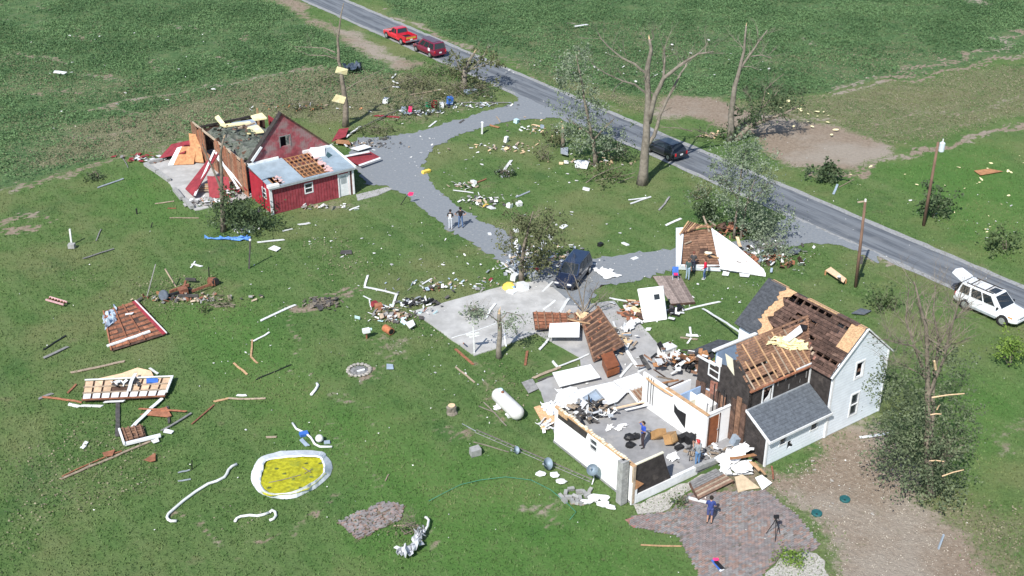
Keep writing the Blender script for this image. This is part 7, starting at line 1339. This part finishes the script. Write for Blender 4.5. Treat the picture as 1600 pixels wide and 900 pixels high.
# belongings by the mangled tree
T = thing('beach_umbrella', px(793, 449, .05), 'yellow umbrella lying on the slab at the mangled tree', 'umbrella'); c = px(793, 447, .25); MB().lathe(c, [(.5, -.12), (.36, .04), (.16, .14), (.02, .18)], 8, (-.3, -.4, .85)).build('canopy', m_yel, T); MB().tube([c, c+Vector((.3, .4, -.2))], .02, 5).build('shaft', m_galv, T)
for x, y, s, m, lb, nm in ((801, 456, (.8, .6, .15), m_trim, 'flat white carton on the slab at the mangled tree', 'carton'), (817, 452, (.75, .6, .5), m_trim, 'white box right of the yellow umbrella', 'carton'), (800, 452, (.3, .3, .3), mat('sky_blue_bucket', (.2, .45, .7), .1), 'small blue bucket beside the yellow umbrella', 'bucket'), (804, 437, (.6, .4, .45), m_trim, 'white bundle behind the yellow umbrella', 'bundle'), (835, 425, (.6, .4, .3), m_red, 'red cloth bundle right of the mangled tree', 'bundle'), (832, 431, (.7, .5, .35), m_trim, 'white bags right of the mangled tree', 'bags'), (767, 437, (.4, .2, .08), m_red, 'small red scrap above the slab edge', 'scrap'),
                            (765, 366, (.35, .25, .1), m_trim, 'white scrap on the gravel left of the mangled tree', 'scrap'), (806, 362, (.45, .3, .2), m_trim, 'white scrap in the twigs of the mangled tree', 'scrap'), (938, 384, (.42, .3, .25), m_black, 'small black box on the lawn right of the dark wagon', 'box'), (977, 382, (.65, .28, .1), m_trim, 'white oblong on the lawn above the drive', 'scrap'), (992, 404, (.55, .3, .06), m_trim, 'white scrap on the gravel right of the dark wagon', 'scrap'), (881, 355, (.75, .4, .12), m_trim, 'white scrap on the lawn right of the mangled tree', 'scrap'), (847, 380, (.7, .3, .15), m_trim, 'white slab in the twigs of the mangled tree', 'scrap'), (860, 372, (.3, .6, .15), m_trim, 'upright white scrap right of the mangled tree', 'scrap')): pbox(x, y, *s, .3+x*.7 % 2, m, lb, nm, 'carton' if nm == 'carton' else nm, tilt=.12)
MB().beam(px(807, 402, .3), px(806, 373, 1.1), .26, .06).build('white_plank', m_gutter, None, px(807, 402), label='white plank leaning upright in the mangled tree', cat='board'); board(784, 410, 806, 427, .16, m_gutter, 'white stick slanting at the foot of the mangled tree', .12)
crumple([(927, 421), (945, 419), (972, 432), (945, 437)], .05, m_white, 'torn white sheet on the gravel behind the dark wagon', amp=.08, seed=41); crumple([(868, 446), (880, 452), (888, 452), (875, 446)], .1, m_galv, 'crumpled shiny metal at the front bumper of the dark wagon', amp=.12, seed=42, n=5)
heap('rubble_heap', [m_trim, m_oldpine, m_greywood, m_raw, m_trim], px(850, 400), 110, .35, .2, 66, 'white and wooden litter between the mangled tree and the dark wagon', 'rubble', spread=(1.9, 1.3))
heap('rubble_heap', [m_trim, m_bluegrey, m_oldpine, m_greymetal], px(810, 420), 90, .35, .5, 67, 'white litter under the mangled tree', 'rubble', spread=(.8, .8), flat=.5)
# debris clusters in the driveway loop and along the verge
for x, y, n, sp, ms_, lb, sd_ in ((755, 316, 60, (1.1, .7), [m_trim, m_dkgrey, m_greywood, m_oldpine], 'white yellow and dark scrap heap low in the driveway loop', 71), (722, 292, 40, (.7, .4), [m_trim, m_dkgrey, m_oldpine], 'scrap heap at the left of the driveway loop', 72), (795, 232, 60, (1.6, .7), [m_trim, m_dkgrey, m_oldpine, m_raw], 'scrap with branches at the top of the driveway loop', 73), (790, 272, 34, (.6, .5), [m_black, m_dkgrey, m_galv], 'dark scrap in the middle of the driveway loop', 74),
                               (838, 205, 40, (1.5, .6), [m_raw, m_bark2, m_trim], 'splintered limbs at the top right of the driveway loop', 75), (645, 178, 55, (.7, .4), [m_bluegrey, m_trim, m_dkgrey, m_black], 'grey and white belongings heaped on the verge by the drive', 76), (668, 176, 40, (.8, .3), [m_trim, m_bluegrey, m_dkgrey], 'small white belongings right of the heap on the verge', 77), (745, 165, 60, (2.0, .4), [m_trim, m_greywood, m_bluegrey, m_dkgrey], 'grey and white scrap along the verge by the road', 78),
                               (575, 228, 70, (1.6, .6), [m_greywood, m_dkgrey, m_oldpine, m_trim], 'splinters on the gravel beside the barn', 79), (480, 325, 60, (2.2, .3), [m_greywood, m_block, m_oldpine, m_trim], 'rubble along the foot of the barn front wall', 80), (380, 358, 40, (.5, .4), [m_trim, m_cyan, m_greywood], 'white scraps at the foot of the broken barn tree', 81), (940, 255, 40, (1.4, .6), [m_raw, m_oldpine, m_trim], 'raw wood chips around the slender leafy tree', 82),
                               (1120, 213, 40, (.8, .4), [m_raw, m_oldpine], 'raw wood chips at the snapped tree beyond the road', 83), (475, 168, 60, (2.2, .5), [m_dkgrey, m_oldpine, m_trim, m_orange], 'splinters in the weeds above the barn gable', 84), (1205, 392, 50, (1.5, .5), [m_trim, m_greywood, m_dkgrey], 'pale scraps right of the fallen gable', 85)): heap('rubble_heap', ms_, px(x, y), n, .34, .22, sd_, lb, 'rubble', spread=sp, flat=.4)
for x, y, s, m, lb, nm in ((641, 177, (.45, .35, .7), m_pink, 'pink and red clothes on the belongings heap', 'clothes'), (631, 176, (.4, .4, .6), m_bluegrey, 'blue grey bin left of the pink clothes', 'bin'), (669, 168, (.6, .4, .5), mat('green_bin', (.02, .24, .11), .1), 'small green bin on the verge', 'bin'), (678, 167, (.6, .45, .65), mat('red_bin', (.5, .03, .05), .1), 'red bin right of the green one', 'bin'), (690, 167, (1.0, .4, .4), m_trim, 'white box right of the red bin', 'carton'), (703, 163, (.55, .5, .8), m_bluepl, 'bright blue drum on the verge', 'drum'), (603, 160, (1.1, .5, .4), m_trim, 'white box in the weeds behind the barn', 'carton'),
                            (736, 145, (1.6, .5, .35), m_bluegrey, 'pale grey blue metal roll at the shattered tree', 'metal_roll'), (666, 270, (.9, .3, .25), m_yel, 'yellow toy at the left bend of the drive', 'toy'), (791, 222, (.4, .3, .55), m_trim, 'upright white scrap at the top of the driveway loop', 'scrap'), (807, 192, (.45, .4, .4), m_cyan, 'pale ball shaped scrap at the top of the driveway loop', 'scrap'), (847, 200, (.4, .3, .3), m_bluegrey, 'grey blue scrap on the raw wood at the top of the loop', 'scrap'), (759, 322, (.6, .3, .12), m_yel, 'yellow scrap low in the driveway loop', 'scrap'), (767, 325, (.8, .5, .1), m_trim, 'white lid low in the driveway loop', 'scrap'), (796, 324, (.4, .4, .35), m_trim, 'left white jug above the mangled tree', 'jug'), (811, 321, (.45, .4, .35), m_trim, 'right white jug above the mangled tree', 'jug'), (740, 287, (.5, .35, .3), m_trim, 'white tub in the driveway loop', 'tub'), (916, 297, (.3, .6, .2), m_trim, 'white bottle shaped scrap left of the thick tree', 'scrap')): pbox(x, y, *s, .4+x*.37 % 2, m, lb, nm, 'scrap' if nm == 'scrap' else nm.replace('_', ' '), tilt=.15)
T = thing('white_post', px(753, 209), 'white post standing at the inner edge of the drive mouth', 'post'); MB().beam(px(753, 209), px(753, 209)+Vector((.05, 0, 1.15)), .24, .18).build('post', m_gutter, T); MB().lathe(px(753, 209)+Vector((.05, 0, 1.15)), [(.15, 0), (.1, .08), (.01, .1)], 8).build('cap', m_trim, T)
T = thing('flag', px(626, 320), 'pink flag on a leaning dark pole at the edge of the gravel drive', 'flag'); b = px(626, 320); t = vp(637, 304, b.y+.1); MB().tube([b, t], .035, 5).build('pole', m_black, T); MB().prism([t, t+Vector((.15, .05, .18)), t+Vector((.5, .1, .12)), t+Vector((.42, .1, -.12)), t+Vector((.1, .02, -.15))], (0, .04, .02)).build('cloth', m_pink, T)
# utility poles
def upole(x, y, top, r0, lb, tr=False):
    b = px(x, y); t = vp(*top, b.y); T = thing('utility_pole', b, lb, 'pole'); MB().tube([b-Vector((0, 0, .2)), b.lerp(t, .5), t], [r0, r0*.85, r0*.7], 10).build('pole', m_creosote, T, smooth=True)
    if tr:
        MB().lathe(t+Vector((.32, -.1, -.75)), [(.2, 0), (.22, .05), (.22, .7), (.15, .78), (.05, .8)], 12).build('transformer', mat('transformer_pale', (.55, .62, .66), .08), T); MB().beam(t+Vector((-.1, 0, -.4)), t+Vector((.3, -.1, -.4)), .06, .06).build('bracket', m_galv, T); MB().tube([t+Vector((.32, -.1, .05)), t+Vector((.32, -.1, .3))], .05, 6).build('insulator', m_tank, T)
    else:
        MB().beam(t+Vector((-.55, .0, -.05)), t+Vector((.1, 0, .05)), .09, .08).build('cross_arm', m_oldpine, T); MB().lathe(t+Vector((0, 0, 0)), [(.08, 0), (.08, .18), (.03, .22)], 8).build('insulator', m_tank, T)
        MB().box(b.lerp(t, .32)+Vector((.18, 0, 0)), .22, .2, .55).build('meter_box', m_dkgrey, T)
    return T
upole(1337, 448, (1352, 315), .13, 'brown utility pole on the near side of the road with a small cross arm'); upole(1443, 352, (1466, 222), .14, 'brown utility pole across the road carrying a pale transformer', True)
T = thing('bench_frame', px(1307, 432), 'overturned pine bench with a grey post near the utility pole', 'bench'); Qb = quad_at([(1290, 423), (1298, 418), (1322, 436), (1318, 442)], .35); MB().prism(Qb, (0, 0, .06)).build('seat', m_peach, T); MB().beam(Qb[0], Qb[0]-Vector((0, 0, .35)), .1, .1).build('leg', m_orange, T); MB().beam(Qb[2], Qb[2]-Vector((0, 0, .35)), .1, .1).build('leg', m_orange, T); MB().beam(px(1311, 432, .1), px(1311, 432, 1.0), .22, .12).build('post', m_galv, T)
# posts and the rusted implement on the left lawn
for x, y, top, w, m, lb in ((389, 419, (391, 376), .10, m_dkgrey, 'dark post with a white cap on the left lawn'), (229, 464, (243, 413), .06, m_greywood, 'thin leaning grey pole at the rusted implement'), (275, 447, (258, 420), .10, m_oldpine, 'leaning tan post in the rusted implement'), (327, 436, (326, 418), .07, m_black, 'short black stake above the red motor'), (112, 382, (109, 358), .12, m_trim, 'pale post on the far left lawn'), (214, 334, (213, 326), .1, m_black, 'tiny black stake left of the barn tree'), (236, 355, (238, 348), .08, m_black, 'tiny dark stake below the barn slab'), (373, 348, (374, 330), .08, m_trim, 'thin white stake beside the broken barn tree'), (300, 733, (300, 719), .05, m_black, 'thin dark stake beside the little metal frame')):
    b = px(x, y); o = MB().beam(b-Vector((0, 0, .05)), vp(*top, b.y), w, w).build('post', m, None, b, label=lb, cat='post')
    if 'white cap' in lb: MB().lathe(vp(391, 376, b.y), [(.09, 0), (.09, .12), (.02, .14)], 8).build('cap', m_trim, o)
MB().box(px(112, 384, .2), .5, .4, .35).build('block', m_block, None, px(112, 384), label='concrete footing at the pale post on the far left lawn', cat='block')
T = thing('rusted_implement', px(270, 462), 'rusted farm implement with a grey wheel lying in the left lawn', 'implement')
MB().lathe(px(258, 460, .32)+Vector((0, -.12, 0)), [(.36, 0), (.40, .06), (.40, .18), (.36, .24)], 16, (-.3, -.85, .3)).build('wheel', mat('grey_tyre', (.10, .12, .15), .2, 4, .8), T)
for k, (p, q, w, m) in enumerate((((262, 462), (300, 452), .16, m_black), ((265, 456), (295, 445), .12, m_rust), ((285, 460), (290, 440), .14, m_rust), ((245, 457), (262, 462), .1, m_orange), ((300, 455), (330, 444), .06, m_rust), ((278, 462), (310, 462), .1, m_dkgrey), ((290, 436), (306, 437), .12, m_dkgrey))): MB().beam(px(*p, .3), px(*q, .35), w, .2).build('frame_bar', m, T)
MB().box(px(286, 455, .35), .6, .5, .5, U, Vv).build('gearbox', m_rust, T)
T = thing('red_motor', px(332, 441), 'small red motor with a black wheel on the left lawn', 'motor'); MB().box(px(331, 440, .3), .55, .45, .5).build('housing', m_rust, T); MB().lathe(px(336, 439, .35), [(.26, 0), (.28, .04), (.28, .14), (.24, .18)], 12, (.6, -.8, 0)).build('wheel', m_tyre, T)
heap('rubble_heap', [m_rust, m_greywood, m_oldpine, m_dkgrey], px(300, 468), 80, .35, .2, 91, 'rusty scraps and dead weeds along the rusted implement', 'rubble', spread=(2.2, .3), flat=.5)
T, f = lattice('ladder_piece', 'short pink and white ladder like piece on the far left lawn', [(72, 470), (100, 478), (105, 474), (78, 466)], .15, 0, 6, m_trim, m_trim, m_rust, 'ladder', back=False, studw=.08)
for v in (0, 1): MB().beam(f(0, v, .1), f(1, v, .1), .1, .1).build('rail', mat('pale_pink_wood', (.62, .38, .38), .15, 5, .8), T)
# loose insulation and white scraps scattered over field and lawn: each its own piece
r = random.Random(77)
def scatter(n, area, m, name, label, group, lo, hi, seed, zz=.03):
    r = random.Random(seed); k = 0; base_m = []
    for v in range(4): mb = MB(); mb.blob((0, 0, 0), 1, .7, .22, seed+v, 6, 3, .35); o = mb.build(name, m, None, (0, 0, 0)); base_m.append(o.data); bpy.data.objects.remove(o)
    pw = pxy(area); xs = [p[0] for p in pw]; ys = [p[1] for p in pw]; t = 0
    while k < n and t < n*60:
        t += 1; q = (r.uniform(min(xs), max(xs)), r.uniform(min(ys), max(ys)))
        if not inpoly(np.array([q[0]]), np.array([q[1]]), pw)[0]: continue
        o = bpy.data.objects.new(name, base_m[k % 4]); C.objects.link(o); s = lo+(hi-lo)*r.random()**2.2; o.location = (*q, zz); o.scale = (s, s*r.uniform(.5, 1), s*.7); o.rotation_euler = (r.gauss(0, .2), r.gauss(0, .2), r.uniform(0, 6.3)); put(o, label, 'scrap', group); k += 1
for a in [(30, [(1250, 280), (1400, 300), (1600, 400), (1600, 240), (1400, 250)], m_insul, 'insulation_scrap', 'small yellow insulation scrap on the grass across the road', 'insulation scraps across the road', .10, .28, 1, .05), (22, [(1190, 140), (1330, 180), (1300, 220), (1200, 200)], m_insul, 'insulation_scrap', 'small yellow insulation scrap around the fallen tree beyond the road', 'insulation scraps at the fallen tree', .12, .35, 2, .2),
          (46, [(700, 100), (830, 100), (1100, 60), (1250, 120), (1020, 150), (900, 140)], m_scrap, 'white_scrap', 'small white scrap lying in the crop beyond the road', 'white scraps in the far field', .10, .30, 3, .3), (30, [(30, 40), (400, 60), (460, 150), (260, 180), (40, 240)], m_scrap, 'white_scrap', 'small white scrap lying in the left crop field', 'white scraps in the left field', .08, .25, 4, .3),
          (55, [(680, 230), (880, 200), (1000, 290), (1060, 370), (900, 390), (800, 340), (690, 290)], m_scrap, 'white_scrap', 'small white scrap on the lawn inside the driveway loop', 'white scraps in the driveway loop', .06, .22, 5, .05), (50, [(480, 330), (700, 370), (790, 430), (640, 470), (440, 420)], m_scrap, 'white_scrap', 'small white scrap on the lawn between barn and slab', 'white scraps between barn and slab', .06, .2, 6, .05),
          (30, [(560, 170), (640, 140), (780, 140), (790, 165), (620, 205)], m_scrap, 'white_scrap', 'small white scrap in the brush between barn and road', 'white scraps in the roadside brush', .08, .28, 7, .1), (26, [(640, 500), (760, 560), (800, 640), (700, 620), (600, 540)], m_scrap, 'white_scrap', 'small white scrap on the grass in front of the slab', 'white scraps before the slab', .05, .16, 8, .05),
          (22, [(1080, 440), (1300, 440), (1200, 470), (1100, 530), (1060, 500)], m_scrap, 'white_scrap', 'small white scrap on the lawn behind the house', 'white scraps behind the house', .05, .18, 9, .05), (30, [(300, 380), (420, 400), (520, 520), (430, 700), (300, 640)], m_scrap, 'white_scrap', 'small pale scrap on the open left lawn', 'pale scraps on the left lawn', .04, .14, 10, .05), (24, [(790, 180), (900, 190), (960, 260), (820, 260)], m_raw, 'wood_chip', 'small raw wood chip near the slender leafy tree', 'wood chips near the leafy tree', .06, .22, 11, .05),
          (24, [(1200, 700), (1290, 690), (1400, 720), (1420, 850), (1250, 800)], m_stone, 'stone', 'pale fieldstone lying in the bare soil before the house', 'stones in the bare soil', .06, .16, 12, .03), (16, [(1380, 300), (1600, 420), (1600, 300)], m_scrap, 'white_scrap', 'small white scrap on the lawn across the road', 'white scraps across the road', .06, .2, 13, .05), (24, [(820, 340), (900, 380), (1000, 420), (900, 440), (820, 400)], m_scrap, 'white_scrap', 'small white scrap on the gravel around the dark wagon', 'white scraps around the wagon', .06, .25, 14, .04),
          (20, [(620, 215), (690, 200), (670, 240), (640, 290), (590, 240)], m_scrap, 'white_scrap', 'small white scrap on the gravel near the barn', 'white scraps on the gravel by the barn', .05, .2, 15, .03), (18, [(850, 560), (1000, 540), (1020, 640), (900, 640)], m_scrap, 'white_scrap', 'small white scrap among the wrecked walls on the patio', 'white scraps on the patio', .1, .3, 16, .1)]: scatter(*a)
# fine litter too small to tell apart
wl2 = np.where(inview & (GY < 150), 1.0*np.exp(-((GX-6)/24)**2-((GY-78)/28)**2)+.05, 0); Pl = sample(700, wl2, np.random.default_rng(5)); Pl[:, 2] = .06; Vl, Fl = leaves(Pl, .10, np.random.default_rng(6), 1, 0, .8)
fastmesh('fine_litter', Vl, Fl, mat('litter_white', (.72, .71, .67), .2, 3, .8, rand=0), kind='stuff', label='fine pale litter strewn by the storm', cat='litter')
rs = np.random.default_rng(8); wst = np.where(inview & inpoly(GX, GY, pxy(DIRT[2][0])), 1.0, 0); Pst = sample(2600, wst, rs); Pst[:, 2] = .01; Vl, Fl = leaves(Pst, .075, rs, 1, 0, .6); fastmesh('pebbles', Vl, Fl, mat('soil_pebble', (.40, .36, .30), .3, 3, .9, rand=0), kind='stuff', label='pebbles in the bare soil before the house', cat='pebbles')
